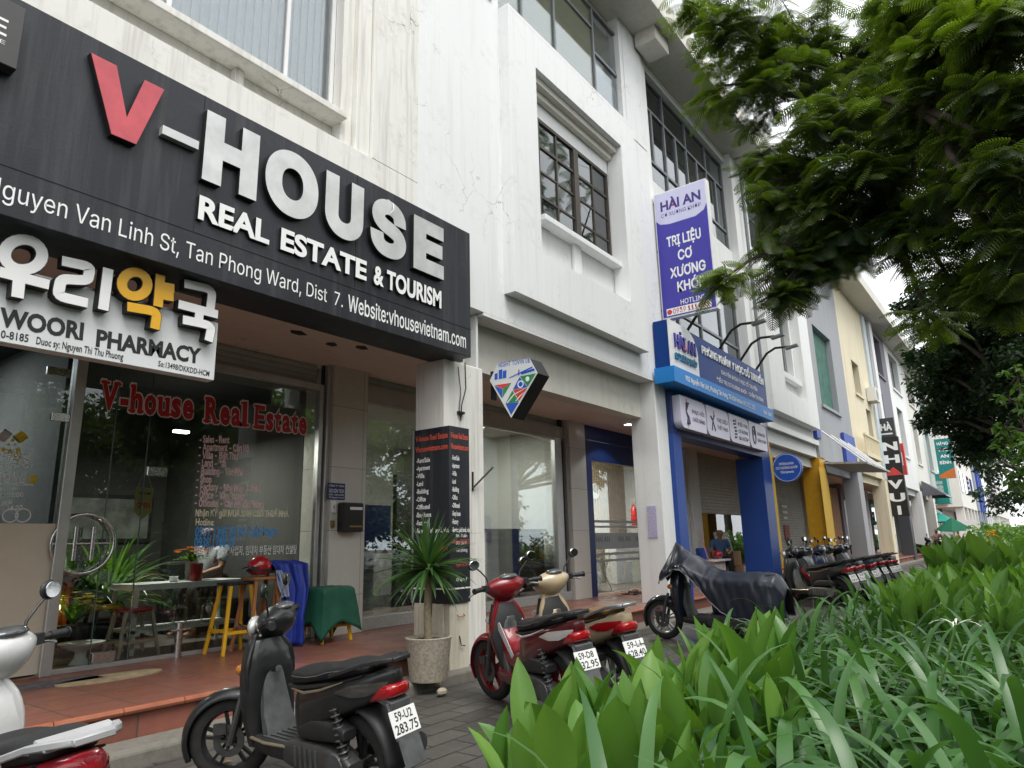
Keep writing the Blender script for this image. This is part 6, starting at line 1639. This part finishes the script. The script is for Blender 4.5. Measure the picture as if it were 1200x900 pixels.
lm.build('foliage', M_small, q, (8, -11.5, 0)); MB().box(-16, 41, -11.6, -11.4, 0, .3).build('stems', M_bark, q)
# trees over the road, seen only in the shop windows
refl = None
for i, (x, y, s_) in enumerate(((-9, -13, 1.4), (-2, -14, 1.4), (4, -13.5, 1.5), (10, -14, 1.4), (16, -13, 1.5), (23, -14, 1.5), (31, -13, 1.5), (-6, -9, 1.), (.5, -8.2, 1.05), (6.5, -9, 1.), (12.5, -8.4, 1.1), (19, -9, 1.), (27, -9, 1.), (-13, -10, 1.2))):
    if refl is None:
        r = random.Random(77); refl = tree('broadleaf_tree', 'round green tree across the road mirrored in the shop glass', (x, y, 0), [((x+r.uniform(-2, 2), y+r.uniform(-1.5, 1.5), r.uniform(1.2, 6.2)), r.uniform(1.1, 1.6)) for _ in range(16)], .26, 420, M_frond, .2, 'trees across the road', .25, 2.5, 9); o = refl
    else: o = copy_tree(refl); tag(o, 'round green tree across the road mirrored in the shop glass', 'tree', 'trees across the road'); o.location = (x, y, 0); o.rotation_euler = (0, 0, i*1.3); o.scale = (s_,)*3
# ------------------------------------------------------------------ people
M_skin = plain('skin', (.30, .165, .105), .55, var=.08)
M_hair = plain('hair', (.012, .010, .009), .6)
def skinned(nodes, edges, name, mat, par, root=0, sub=2):
    me = bpy.data.meshes.new(name); me.from_pydata([n[:3] for n in nodes], edges, [])
    o = bpy.data.objects.new(name, me); COL.objects.link(o)
    m = o.modifiers.new('skin', 'SKIN'); m.use_smooth_shade = True
    if not me.skin_vertices: bpy.context.view_layer.update()
    for i, n in enumerate(nodes):
        sv = me.skin_vertices[0].data[i]; r = n[3]; sv.radius = r if isinstance(r, tuple) else (r, r); sv.use_root = (i == root)
    s_ = o.modifiers.new('sub', 'SUBSURF'); s_.levels = sub; s_.render_levels = sub
    dg = bpy.context.evaluated_depsgraph_get()
    em = bpy.data.meshes.new_from_object(o.evaluated_get(dg))
    o.modifiers.clear(); o.data = em
    em.materials.clear(); em.materials.append(mat); em.polygons.foreach_set('use_smooth', [True]*len(em.polygons))
    o.name = name; o.parent = par; return o
def seated(label, loc, yaw, shirt, trousers, sit=.45, phone=True, group=None, bust=False):
    P_ = thing('person', label, 'person', loc, group)
    P_.rotation_euler = (0, 0, yaw)
    h = sit+.04
    N = [(0, 0, h+.02, (.13, .10)), (.0, 0, h+.22, (.125, .095)), (.03, 0, h+.40, (.15, .10)), (.06, 0, h+.52, .055), (.085, 0, h+.58, .052), (.105, 0, h+.665, (.078, .088)), (.115, 0, h+.745, (.075, .082))]
    E = [(0, 1), (1, 2), (2, 3), (3, 4), (4, 5), (5, 6)]
    N += [(.20, 0, h+.66, .012)]; E += [(5, 7)]
    for s_ in (-1, 1):
        b = len(N)
        N += [(.02, s_*.17, h+.455, .06), (.07, s_*.235, h+.24, .046), (.27, s_*.10, h+.17, .032), (.33, s_*.065, h+.18, (.018, .032))]
        E += [(2, b), (b, b+1), (b+1, b+2), (b+2, b+3)]
        for k in range(4):
            y0 = s_*(.085-.016*k); c = len(N); ln = (.030, .036, .034, .026)[k]
            N += [(.335+ln*.7, y0-s_*.012, h+.195-.003*k, .0085), (.335+ln*1.2, y0-s_*.03, h+.215, .0075)]; E += [(b+3, c), (c, c+1)]
        c = len(N); N += [(.30, s_*.04, h+.205, .010), (.33, s_*.028, h+.225, .008)]; E += [(b+3, c), (c, c+1)]
        c = len(N); N += [(.02, s_*.09, h-.0, .088), (.40, s_*.11, h+.015, .066), (.36, s_*.12, .11, .042), (.37, s_*.12, .055, .040), (.50, s_*.13, .035, (.035, .026))]
        E += [(0, c), (c, c+1), (c+1, c+2), (c+2, c+3), (c+3, c+4)]
        N += [(.10, s_*.085, h+.665, .014)]; E += [(5, len(N)-1)]
    skinned(N, E, 'body', M_skin, P_)
    m = MB(); m.ball((.085, 0, h+.762), .108, .094, .094, 14, 9); m.v = [p if p[2] > h+.72 or p[0] < .09 else (min(p[0], .09), p[1], p[2]) for p in m.v]; m.v = [(p[0]-max(0, (p[0]-.12))*.5, p[1], p[2]) for p in m.v]; m.build('hair', M_hair, P_, smooth=180)
    m = MB()
    for s_ in (-1, 1): m.ball((.182, s_*.03, h+.69), .008, .012, .007, 8, 5)
    m.build('eyes', M_hair, P_, smooth=180)
    m = MB(); m.ball((.183, 0, h+.622), .008, .022, .006, 8, 5); m.build('mouth', plain('lips', (.25, .09, .07), .5), P_, smooth=180)
    S_ = [(0, 0, h+.02, (.155, .125)), (.0, 0, h+.22, (.15, .115)), (.03, 0, h+.40, (.175, .12)), (.055, 0, h+.475, .075)]; e = [(0, 1), (1, 2), (2, 3)]
    for s_ in (-1, 1): b = len(S_); S_ += [(.02, s_*.17, h+.455, .078), (.055, s_*.225, h+.30, .068)]; e += [(2, b), (b, b+1)]
    skinned(S_, e, 'shirt', shirt, P_)
    T_ = [(0, 0, h+.0, (.15, .12))]; e = []
    for s_ in (-1, 1): b = len(T_); T_ += [(.02, s_*.09, h-.0, .105), (.40, s_*.11, h+.015, .082), (.365, s_*.12, .16, .062), (.365, s_*.12, .10, .060)]; e += [(0, b), (b, b+1), (b+1, b+2), (b+2, b+3)]
    skinned(T_, e, 'trousers', trousers, P_)
    m = MB()
    for s_ in (-1, 1): m.loft([rr_ring(.30, .042, 0, .075, .5), rr_ring(.40, .048, 0, .085, .5), rr_ring(.52, .046, 0, .05, .5), rr_ring(.56, .03, .005, .03, .5)]); m.v[-64:] = [(p[0], p[1]+s_*.125, p[2]) for p in m.v[-64:]]
    m.build('shoes', M_hair, P_, smooth=50)
    return P_
mp = onZ(857, 684, ZT)
MX, MY = 16.9, 6.35
seated('man in blue polo shirt sitting by the clinic portal looking at his phone', (MX, MY, ZT), R(218), plain('shirt_blue', (.07, .14, .30), .8), plain('trousers_dark', (.018, .018, .022), .8))
ph = MB(); ca, sa = math.cos(R(218)), math.sin(R(218)); ph.obox((MX+.40*ca, MY+.40*sa, ZT+.72), (.004*ca, .004*sa, 0), (-.035*sa, .035*ca, 0), (-.03*ca, -.03*sa, .065)); ph = ph.build('phone', M_blackm, bevel=.004); tag(ph, 'dark phone held by the man in the blue polo shirt', 'phone')
def stool(name, label, x, y, z, hgt, top, legm, w=.17, sp=.20, group=None, cat='stool', round_=False):
    t = thing(name, label, cat, (x, y, z), group)
    m = MB()
    if round_: m.lathe([(0, 0), (w, 0), (w+.005, .015), (w-.005, .035), (0, .037)], (x, y, z+hgt-.037), (0, 0, 1), 24)
    else: m.box(x-w, x+w, y-w*.8, y+w*.8, z+hgt-.03, z+hgt)
    m.build('seat', top, t, bevel=.005, smooth=40)
    for sx in (-1, 1):
        for sy in (-1, 1): MB().bar((x+sx*sp, y+sy*sp*.85, z), (x+sx*w*.75, y+sy*w*.6, z+hgt-.03), .032).build('leg', legm, t, bevel=.003)
    m = MB(); q = .30; a = sp*(1-q)+w*.75*q; b = sp*.85*(1-q)+w*.6*q
    for sy in (-1, 1): m.bar((x-a, y+sy*b, z+hgt*q), (x+a, y+sy*b, z+hgt*q), .022, .03)
    for sx in (-1, 1): m.bar((x+sx*a, y-b, z+hgt*(q+.03)), (x+sx*a, y+b, z+hgt*(q+.03)), .022, .03)
    m.build('rungs', legm, t); return t
M_wyel = plain('stool_yellow', (.72, .40, .015), .45, var=.1); M_wbr = plain('stool_brown', (.36, .15, .055), .5, var=.2); M_wcr = plain('stool_cream', (.55, .52, .40), .5)
stool('bar_stool', 'yellow wooden bar stool with a black top before the estate agent glass', 4.22, 6.80, ZT, .70, M_blackm, M_wyel, .15, .20)
stool('bar_stool', 'brown wooden stool carrying the red helmet behind the black scooter', 4.46, 6.72, ZT, .74, M_wbr, M_wbr, .16, .20)
stool('round_stool', 'round stool with red top and cream legs inside the shop window', 3.56, 7.55, ZT+.012, .46, plain('stool_red', (.38, .01, .02), .4), M_wcr, .17, .20, round_=True)
stool('round_stool', 'yellow topped dark legged stool inside behind the red one', 3.45, 7.95, ZT+.012, .48, M_wyel, M_iron, .16, .18, round_=True)
gst = stool('bar_stool', 'yellow legged stool hidden under the draped green cloth', 5.26, 6.60, ZT, .58, M_wyel, M_wyel, .18, .20)
# helmet
hc = Vector((4.42, 6.70, ZT+.745))
q = thing('helmet', 'red motorcycle helmet with black band on the brown stool', 'helmet', hc)
m = MB(); m.ball((hc.x, hc.y, hc.z+.10), .13, .115, .115, 18, 12); m.v = [(p[0], p[1], max(p[2], hc.z+.015)) for p in m.v]; m.build('shell', plain('helmet_red', (.42, .008, .015), .25, coat=.8), q, smooth=60)
m = MB(); m.lathe([(.128, -.012), (.134, -.010), (.134, .014), (.128, .016)], (hc.x, hc.y, hc.z+.06), (0, 0, 1), 24, closed=True); m.v = [(hc.x+(p[0]-hc.x)*1.0, hc.y+(p[1]-hc.y)*.9, p[2]) for p in m.v]; m.build('band', M_blackm, q, smooth=60)
m = MB(); m.grid(lambda u, v: (hc.x-.06-.10*u, hc.y-.10+.20*v, hc.z+.10+.02*math.sin(v*PI)-.02*u), 3, 6); m.build('peak', M_plas, q, smooth=60, solid=.004)
def drape(name, mat, path, lobes, seed, par):
    # cloth: profile path in (y-offset, z) swept along x with folds that grow downwards
    r = random.Random(seed); L_ = path
    ph_ = [r.uniform(0, 6.28) for _ in range(4)]
    def fn(u, v):
        k = v*(len(L_)-1); i = min(int(k), len(L_)-2); t = k-i
        x0, y, z, w, am = [a*(1-t)+b*t for a, b in zip(L_[i], L_[i+1])]
        q_ = 2*u-1; f = am*(math.sin(lobes*q_*3+ph_[0])+.5*math.sin(lobes*q_*6.1+ph_[1]+3*v))
        return (x0+w*q_, y+f, z+.25*am*math.sin(4*q_+ph_[2]))
    return MB().grid(fn, 40, 30).build(name, mat, par, smooth=70, solid=.005)
M_bcl = plain('raincoat_blue', (.015, .04, .32), .55, var=.25, scale=7); M_gcl = plain('cloth_green', (.008, .085, .05), .7, var=.25, scale=6)
rc_ = thing('raincoat', 'bright blue raincoat hung over a stool before the glass', 'raincoat', (5.1, 6.6, ZT))
drape('coat', M_bcl, [(4.63, 6.78, ZT+.80, .10, .01), (4.67, 6.72, ZT+.90, .20, .02), (4.75, 6.62, ZT+.86, .22, .03), (4.79, 6.56, ZT+.60, .17, .05), (4.77, 6.56, ZT+.30, .15, .055), (4.77, 6.55, ZT+.02, .17, .05)], 2.6, 4, rc_)
stool('bar_stool', 'brown stool under the blue raincoat', 4.76, 6.80, ZT, .80, M_wbr, M_wbr, .15, .19)
drape('lining', plain('lining', (.36, .42, .55), .6, var=.2), [(4.58, 6.60, ZT+.80, .03, .01), (4.61, 6.56, ZT+.66, .06, .02), (4.65, 6.54, ZT+.52, .04, .02)], 2, 6, rc_)
q = thing('green_cloth', 'dark green cloth draped over a yellow legged stool beside the tiled column', 'cloth', (5.26, 6.6, ZT))
zt = ZT+.59
def gc(u, v):
    a = 2*PI*u; rad = v*1.0; sq = max(abs(math.cos(a)), abs(math.sin(a)))
    cx_, cy_ = math.cos(a)/sq, math.sin(a)/sq
    if v < .35: k = v/.35; return (5.26+cx_*.21*k, 6.60+cy_*.19*k, zt+.004*math.sin(9*a))
    k = (v-.35)/.65; cor = (1/sq-1)/.414; fl = 1+.30*k+.05*k*math.sin(7*a+1)+.18*cor*k
    ln = .38+.20*cor*(1+.5*math.sin(a-.6))
    return (5.26+cx_*.21*fl*(1-.12*cor*k), 6.60+cy_*.19*fl*(1-.12*cor*k), zt-ln*k-.01*math.sin(5*a))
MB().grid(gc, 56, 16).build('cloth', M_gcl, q, smooth=60, solid=.005)
# two-tier table and what stands on it
q = thing('table', 'pale two tier metal table inside the estate agent window', 'table', (4.0, 7.75, ZT))
MB().box(3.5, 4.75, 7.45, 8.0, ZT+.64, ZT+.70).build('table_top', M_white, q); MB().box(3.52, 4.73, 7.47, 7.98, ZT+.22, ZT+.25).build('shelf', M_white, q)
for x in (3.52, 4.71):
    for y in (7.47, 7.95): MB().box(x, x+.035, y, y+.035, ZT+.012, ZT+.66).build('leg', M_roomw, q)
def vase(x, y, z, r_, h, mat, lab, cat, par=None):
    o = MB().lathe([(0, 0), (r_*.7, 0), (r_, h*.3), (r_*.8, h*.8), (r_*.95, h), (r_*.8, h), (0, h*.9)], (x, y, z), (0, 0, 1), 18).build(cat.replace(' ', '_'), mat, smooth=60); tag(o, lab, cat); return o
vase(3.98, 7.62, ZT+.70, .05, .06, M_lwhite, 'small white bowl on the two tier table', 'bowl')
c_ = MB().lathe([(0, 0), (.06, 0), (.065, .01), (.065, .18), (.06, .19), (0, .19)], (4.22, 7.6, ZT+.70), (0, 0, 1), 18).build('tin', plain('tin_red', (.30, .02, .02), .3, .3), smooth=40); tag(c_, 'red printed tin on the two tier table', 'tin')
for x in (4.1, 4.42): o = MB().lathe([(0, 0), (.07, 0), (.075, .02), (.075, .16), (.03, .2), (.03, .24), (0, .24)], (x, 7.65, ZT+.25), (0, 0, 1), 14).build('jar', M_glassf, smooth=40); tag(o, 'clear plastic jar on the lower shelf of the table, ' + ('left one' if x < 4.2 else 'right one'), 'jar')
def bouquet(label, x, y, z, pot, pr, ph_, col, n, rad, hgt, seed):
    q = thing('flower_pot', label, 'flowers', (x, y, z)); r = random.Random(seed)
    MB().lathe([(0, 0), (pr*.75, 0), (pr, ph_), (pr*.9, ph_), (0, ph_*.9)], (x, y, z), (0, 0, 1), 18).build('vase', pot, q, smooth=50)
    lm = LM(); fm = LM()
    for i in range(n):
        a = r.uniform(0, 6.28); d = r.random()**.5; c = np.array((x+math.cos(a)*rad*d, y+math.sin(a)*rad*d, z+ph_+hgt*(1-.35*d*d)))
        for k in range(9):
            b = 2*PI*k/9; blade_leaf(fm, c, (math.cos(b), math.sin(b), .45), .05, .022, 6, .2, r.random(), 3, 2, 2)
        blade_leaf(lm, (x, y, z+ph_), tuple(c-np.array((x, y, z+ph_))), hgt, .04, .5, .3, r.uniform(.2, .6), 4, 2)
        a2 = r.uniform(0, 6.28); blade_leaf(lm, c-np.array((0, 0, .08)), (math.cos(a2), math.sin(a2), .1), .12, .05, 3, .2, r.uniform(.1, .6), 4, 2)
    lm.build('leaves', M_canna, q, (x, y, z)); fm.build('blossoms', col, q, (x, y, z)); return q
bouquet('vase of orange marigolds on the table inside the window', 4.32, 7.9, ZT+.70, M_room, .07, .2, leafmat('petal_orange', (.65, .13, .01), (.75, .24, .02), .2), 26, .19, .16, 1)
bouquet('pot of yellow chrysanthemums on the shop floor', 3.1, 7.8, ZT+.1, M_iron, .14, .24, leafmat('petal_yellow', (.66, .44, .02), (.75, .55, .05), .2), 24, .22, .30, 2)
q = thing('pedestal_dish', 'white pedestal dish on the shop floor', 'dish', (3.05, 7.45, ZT)); MB().lathe([(0, 0), (.09, 0), (.05, .05), (.045, .11), (.19, .17), (.2, .19), (0, .16)], (3.05, 7.45, ZT+.012), (0, 0, 1), 22).build('dish', M_lwhite, q, smooth=50)
# altar with small lamps
q = thing('altar', 'carved wooden floor altar with two lit lamps inside the shop', 'altar', (2.92, 8.1, ZT))
m = MB().box(2.70, 3.15, 8.1, 8.4, ZT+.012, ZT+.75); m.box(2.66, 3.19, 8.0, 8.42, ZT+.75, ZT+.82); m.box(2.70, 2.74, 8.0, 8.1, ZT+.012, ZT+.75); m.box(3.11, 3.15, 8.0, 8.1, ZT+.012, ZT+.75); m.build('case', plain('altar_wood', (.16, .05, .02), .4, var=.3), q)
for x in (2.83, 3.03):
    MB().ball((x, 8.05, ZT+.50), .03, .03, .04).build('lamp', emit('altar_lamp', (1, .72, .15), 9), q, smooth=180)
    MB().lathe([(0, 0), (.05, 0), (.07, .08), (.04, .16), (.06, .22), (0, .24)], (x, 8.03, ZT+.05), (0, 0, 1), 12).build('figure', plain('altar_gold', (.55, .40, .12), .35, .4), q, smooth=60)
# dark indoor plants
for i, (x, y, h, n) in enumerate(((3.3, 8.5, .9, 60), (3.9, 8.8, 1.0, 70), (3.0, 8.9, 1.2, 60), (3.6, 8.3, .62, 70))):
    q = thing('house_plant', ['spiky dark house plant behind the altar', 'tall spiky house plant behind the table', 'leafy house plant by the glass door', 'bushy fern behind the yellow flowers'][i], 'plant', (x, y, ZT))
    MB().lathe([(0, 0), (.13, 0), (.17, .28), (0, .28)], (x, y, ZT+.012), (0, 0, 1), 16).build('pot', M_iron, q, smooth=40)
    sp_ = spiky(q, 'leaves', M_canna if i > 1 else M_palm, n, (.45, .8), (.04, .06), (10, 85), 1.5, 90+i, .28, .08, .3, 2, 7, .35); sp_.location = (0, 0, h*.3)
q = seated('man in a pale shirt sitting behind the table inside the estate agent shop', (4.95, 8.55, ZT+.012), R(195), plain('shirt_pale', (.42, .45, .50), .8), plain('trousers_dark', (.018, .018, .022), .8), .52)
q = thing('sofa', 'dark armchair behind the sitting man in the shop', 'armchair', (5.0, 8.8, ZT)); MB().box(4.6, 5.4, 8.35, 9.0, ZT+.012, ZT+.42).build('seat', M_blackm, q, bevel=.04, seg=2); MB().box(4.6, 5.4, 9.01, 9.2, ZT+.012, ZT+.9).build('backrest', M_blackm, q, bevel=.04, seg=2)
q = thing('picture_frame', 'large black framed picture on the inner wall of the shop', 'picture', (4.6, 10.9, 1.6)); MB().box(4.0, 5.3, 10.95, 10.99, 1.5, 2.2).build('frame', M_blackm, q); MB().box(4.06, 5.24, 10.94, 10.949, 1.56, 2.14).build('picture', plain('picture_grey', (.2, .22, .2), .6, var=.6, scale=4), q)
# glass door: ring handle, hinges, bolts
hc = onY(99, 637, 7.0)
q = thing('door_handle_ring', 'round stainless ring handle with bars on the glass door', 'handle', hc)
a = .265
for yo in (0, .14):
    m = MB(); m.tube([(hc.x+a*math.cos(t), 7.02-yo*-.9, hc.z+a*math.sin(t)) for t in np.linspace(0, 2*PI, 40, endpoint=False)], .016, 10, closed=True); m.build('ring', M_steel, q, smooth=60)
m = MB(); m.tube([(hc.x-a, 7.02, hc.z), (hc.x+a, 7.02, hc.z)], .010, 8)
for dx in (-.075, .01, .075): m.tube([(hc.x+dx, 7.02 if dx != .01 else 7.14, hc.z-.15), (hc.x+dx, 7.02 if dx != .01 else 7.14, hc.z+.15)], .020, 10)
m.build('bars', M_steel, q, smooth=60)
q = thing('glass_door_fittings', 'brushed steel patch fittings and glass edges of the shop door', 'fittings', (3.0, 7.05, ZT))
dx_ = onY(78, 700, 7.06).x
MB().box(3.30, 3.305, 7.055, 7.075, ZT+.04, 3.3).build('glass_edge', plain('glass_edge_green', (.10, .16, .14), .2), q); MB().box(2.97, 2.975, 7.055, 7.075, ZT+.04, 3.3).build('glass_edge', plain('glass_edge_green', (.10, .16, .14), .2), q)
for (x, z) in ((2.99, ZT+.05), (3.32, 2.1)): MB().box(x, x+.2, 7.045, 7.085, z, z+.09).build('patch_fitting', M_steel, q, bevel=.004)
for (px_, py_) in ((80, 490), (75, 437)): p = onY(px_, py_, 7.03); MB().box(p.x-.14, p.x+.05, 7.02, 7.055, p.z-.04, p.z+.04).build('hinge', M_steel, q, bevel=.004)
p = onY(207, 768, 7.03); m = MB().tube([(p.x, 7.02, ZT), (p.x, 7.02, ZT+.33)], .035, 12); m.tube([(p.x-.10, 7.0, ZT+.26), (p.x+.10, 7.0, ZT+.26)], .015, 8); m.build('bolt_post', M_steel, q, smooth=50)
p = onY(168, 588, 7.10)
q = thing('open_tag', 'small golden WELCOME OPEN tag hanging on strings inside the glass', 'sign', p)
w = .085; MB().prism([(p.x-w, p.z+.14), (p.x+w, p.z+.14), (p.x+w, p.z-.10), (p.x, p.z-.17), (p.x-w, p.z-.10)], 'y', 7.095, 7.105).build('tag', plain('tag_gold', (.50, .38, .16), .6), q)
m = MB(); m.text('WELCOME', (p.x-.06, 7.094, p.z+.07), (p.x+.06, 7.094, p.z+.07), .025, .02, lift=.001); m.build('lettering', M_iron, q)
m = MB(); m.text('OPEN', (p.x-.065, 7.094, p.z-.06), (p.x+.065, 7.094, p.z-.06), .05, .04, lift=.001); m.build('lettering', M_fr, q)
m = MB(); m.tube([(p.x-w*.8, 7.1, p.z+.14), (p.x, 7.1, p.z+.34), (p.x+w*.8, 7.1, p.z+.14)], .003, 4); m.build('string', M_wcr, q)
# door mats
p = onZ(130, 795, ZT)
o = MB().prism([(p.x+.42*math.cos(t), p.y+.17*math.sin(t)) for t in np.linspace(0, 2*PI, 32, endpoint=False)], 'z', ZT+.001, ZT+.014).build('doormat', plain('mat_beige', (.36, .28, .17), .95, var=.35, scale=9, bump=.5)); tag(o, 'oval beige worn doormat in front of the glass door', 'doormat')
p = onZ(58, 802, ZT)
o = MB().prism([(p.x-.30, p.y-.12), (p.x+.36, p.y-.16), (p.x+.34, p.y+.10), (p.x-.30, p.y+.12)], 'z', ZT+.001, ZT+.014).build('doormat', plain('mat_grey', (.11, .10, .11), .95, var=.6, scale=14, bump=.5)); tag(o, 'dark grey flat doormat by the pharmacy post', 'doormat')
# things around the sitting man
q = thing('side_table', 'small white table beside the sitting man', 'table', (15.9, 6.1, ZT)); MB().box(15.5, 16.35, 5.9, 6.4, ZT+.52, ZT+.56).build('table_top', M_white, q); MB().box(15.6, 16.25, 6.0, 6.3, ZT, ZT+.518).build('cabinet', M_roomw, q)
o = MB().ball((16.05, 6.1, ZT+.66), .14, .12, .10, 14, 8).build('helmet', plain('helmet_red', (.42, .008, .015), .25, coat=.8), smooth=180); tag(o, 'red helmet lying on the small white table', 'helmet')
o = MB().lathe([(0, 0), (.13, 0), (.15, .24), (.13, .26), (0, .26)], (15.65, 6.3, ZT+.56), (0, 0, 1), 18).build('bucket', M_blue2, smooth=40); tag(o, 'blue plastic tub on the small white table', 'tub')
for k, z in enumerate((0, .36)):
    o = MB().box(17.2, 17.75, 6.1+.03*k, 6.55, ZT+z, ZT+z+.35).build('carton', plain('cardboard', (.34, .19, .09), .85, var=.15), bevel=.006); tag(o, 'brown carton under another one beside the sitting man' if k == 0 else 'brown carton stacked on top beside the sitting man', 'carton')
st_ = thing('stool', 'low stool under the sitting man', 'stool', (MX, MY, ZT)); MB().box(MX-.15, MX+.15, MY-.15, MY+.15, ZT+.36, ZT+.39).build('seat', M_wbr, st_)
for sx in (-1, 1):
    for sy in (-1, 1): MB().bar((MX+sx*.15, MY+sy*.15, ZT), (MX+sx*.12, MY+sy*.12, ZT+.36), .025).build('leg', M_alu, st_)
o = MB().tube([(15.3, 5.9, ZT), (15.2, 6.15, ZT+1.25)], .016, 8).build('broom', plain('broom_stick', (.5, .25, .2), .5)); tag(o, 'thin pole leaning beside the yellow post', 'pole')
o = MB().obox((17.6, 6.5, ZT+.9), (.22, -.1, 0), (.01, .02, 0), (0, .05, .28)).build('foil_board', M_steel); tag(o, 'shiny silver board leaning on the cartons', 'board')
# clinic shop details
q = thing('drying_rack', 'white folding rack inside the clinic window', 'rack', (13.0, 7.6, ZT)); m = MB()
for y in (7.4, 7.8):
    m.tube([(12.7, y, ZT+.02), (13.3, y, ZT+.75)], .012, 5); m.tube([(13.3, y, ZT+.02), (12.7, y, ZT+.75)], .012, 5)
m.build('legs', M_white, q); MB().box(12.65, 13.4, 7.4, 7.8, ZT+.75, ZT+.78).build('shelf', M_white, q)
o = MB().lathe([(0, 0), (.07, 0), (.075, .05), (.07, .4), (.03, .46), (.03, .5), (0, .5)], onY(744, 616, 7.8), (0, 0, 1), 12).build('extinguisher', plain('extinguisher_red', (.45, .02, .02), .3), smooth=40); tag(o, 'red fire extinguisher inside the clinic glass', 'extinguisher')
for i in range(9):
    x, y = 13.3+rnd.uniform(-.8, .8), 6.55+rnd.uniform(-.15, .2); a = rnd.uniform(-1, 1); m = MB()
    m.loft([rr_ring(-.13, .035, 0, .02, .5), rr_ring(0, .045, 0, .02, .5), rr_ring(.12, .04, 0, .02, .5)]); m.grid(lambda u, v: (.02+.06*u, -.045+.09*v, .02+.04*math.sin(PI*v)), 2, 6)
    m.xf(Matrix.Translation((x, y, ZT)) @ Matrix.Rotation(a, 4, 'Z')); o = m.build('sandal', M_blackm if i % 3 else M_wbr, smooth=40); tag(o, 'sandal left on the red tiles before the clinic door', 'sandal', 'sandals before the clinic door')
q = thing('wall_logo', 'white brushed mark and red shield painted on the grey green shutter', 'emblem', (24.5, 7.1, 1.6))
p = onY(921, 610, 7.09); m = MB()
for k in range(3): m.box(p.x-.32+.05*k, p.x+.32-.05*k, 7.088, 7.09, p.z+.45-.2*k, p.z+.53-.2*k)
m.build('strokes', M_white, q); MB().prism([(p.x-.3, p.z-.15), (p.x+.3, p.z-.15), (p.x+.28, p.z-.6), (p.x, p.z-.9), (p.x-.28, p.z-.6)], 'y', 7.085, 7.09).build('shield', plain('shield_red', (.25, .05, .04), .6), q)
# end of the street: parasols, cart, sitting vendor, white oval sign
def parasol(label, x, y, h, rad, mat, tilt=0):
    q = thing('parasol', label, 'parasol', (x, y, 0)); MB().tube([(x, y, 0), (x, y, h)], .03, 8).build('pole', M_white, q)
    m = MB(); n = 8; V = [(x, y, h+.35)]
    for k in range(n): a_ = 2*PI*k/n; V.append((x+rad*math.cos(a_), y+rad*math.sin(a_), h-.25+tilt*math.cos(a_)))
    m.add(V, [(0, k+1, (k+1) % n+1) for k in range(n)]); m.build('canopy', mat, q, solid=.02); return q
M_pg = plain('parasol_green', (.0, .15, .075), .7)
p = onX(1116, 613, 44); parasol('green tilted parasol over the vendor cart down the street', 44, p.y, p.z-.05, .80, M_pg, .15)
p = onX(1101, 606, 52); parasol('teal parasol behind the green one', 52, p.y, p.z-.05, .9, plain('parasol_teal', (.0, .22, .18), .7))
p = onX(1104, 640, 44); seated('vendor with dark hair sitting behind the cart down the street', (44.6, p.y+.25, .0), R(200), plain('shirt_pink', (.5, .33, .3), .8), plain('trousers_dark', (.018, .018, .022), .8), .8)
c2 = copy_tree(A); tag(c2, 'white and dark motorbike parked under the green parasol', 'motorbike'); c2.name = 'motorbike'; p = onX(1098, 652, 43); park(c2, 43, p.y+.1, -.6, -.8, 1.05, 5)
o = thing('oval_sign', 'blank white oval sign on a thin pole down the street', 'sign', (62, 3, 0)); p = onX(1138, 613, 62); m = MB().lathe([(0, 0), (1, 0), (1, .1), (0, .1)], (0, 0, 0), (1, 0, 0), 24); m.v = [(62+q_[0], p.y+q_[1]*.42, p.z+q_[2]*.30) for q_ in m.v]; m.build('board', M_white, o); MB().tube([(62.05, p.y, 0), (62.05, p.y, p.z-.6)], .06, 6).build('pole', M_white, o)
c2 = copy_tree(B); tag(c2, 'red and white motorbike far beyond the flowering cannas', 'motorbike'); c2.name = 'motorbike'; p = onX(1153, 636, 50); park(c2, 50, p.y, .6, .7, 1.1, 5)
# overhead and wall clutter
for i, (xa, xb, z) in enumerate(((5.9, 6.5, 8.62), )):
    pass
q = thing('air_conditioner', 'old white air conditioner box on the far cream house', 'air conditioner', (33, 4.7, 7.2)); MB().box(32.6, 33.5, 4.75, 5.1, 7.0, 7.6).build('case', M_offw, q); MB().lathe([(0, 0), (.24, 0), (.24, .01), (0, .01)], (33.0, 4.75, 7.3), (0, -1, 0), 18).build('fan_grille', M_alug, q)
q = thing('drain_pipe', 'grey plastic drain pipe running down the white wall joint', 'pipe', (17.1, 5, 4)); MB().tube([(17.25, 4.98, 4.2), (17.25, 4.98, 11.2)], .045, 8).build('pipe', M_alug, q, smooth=50)
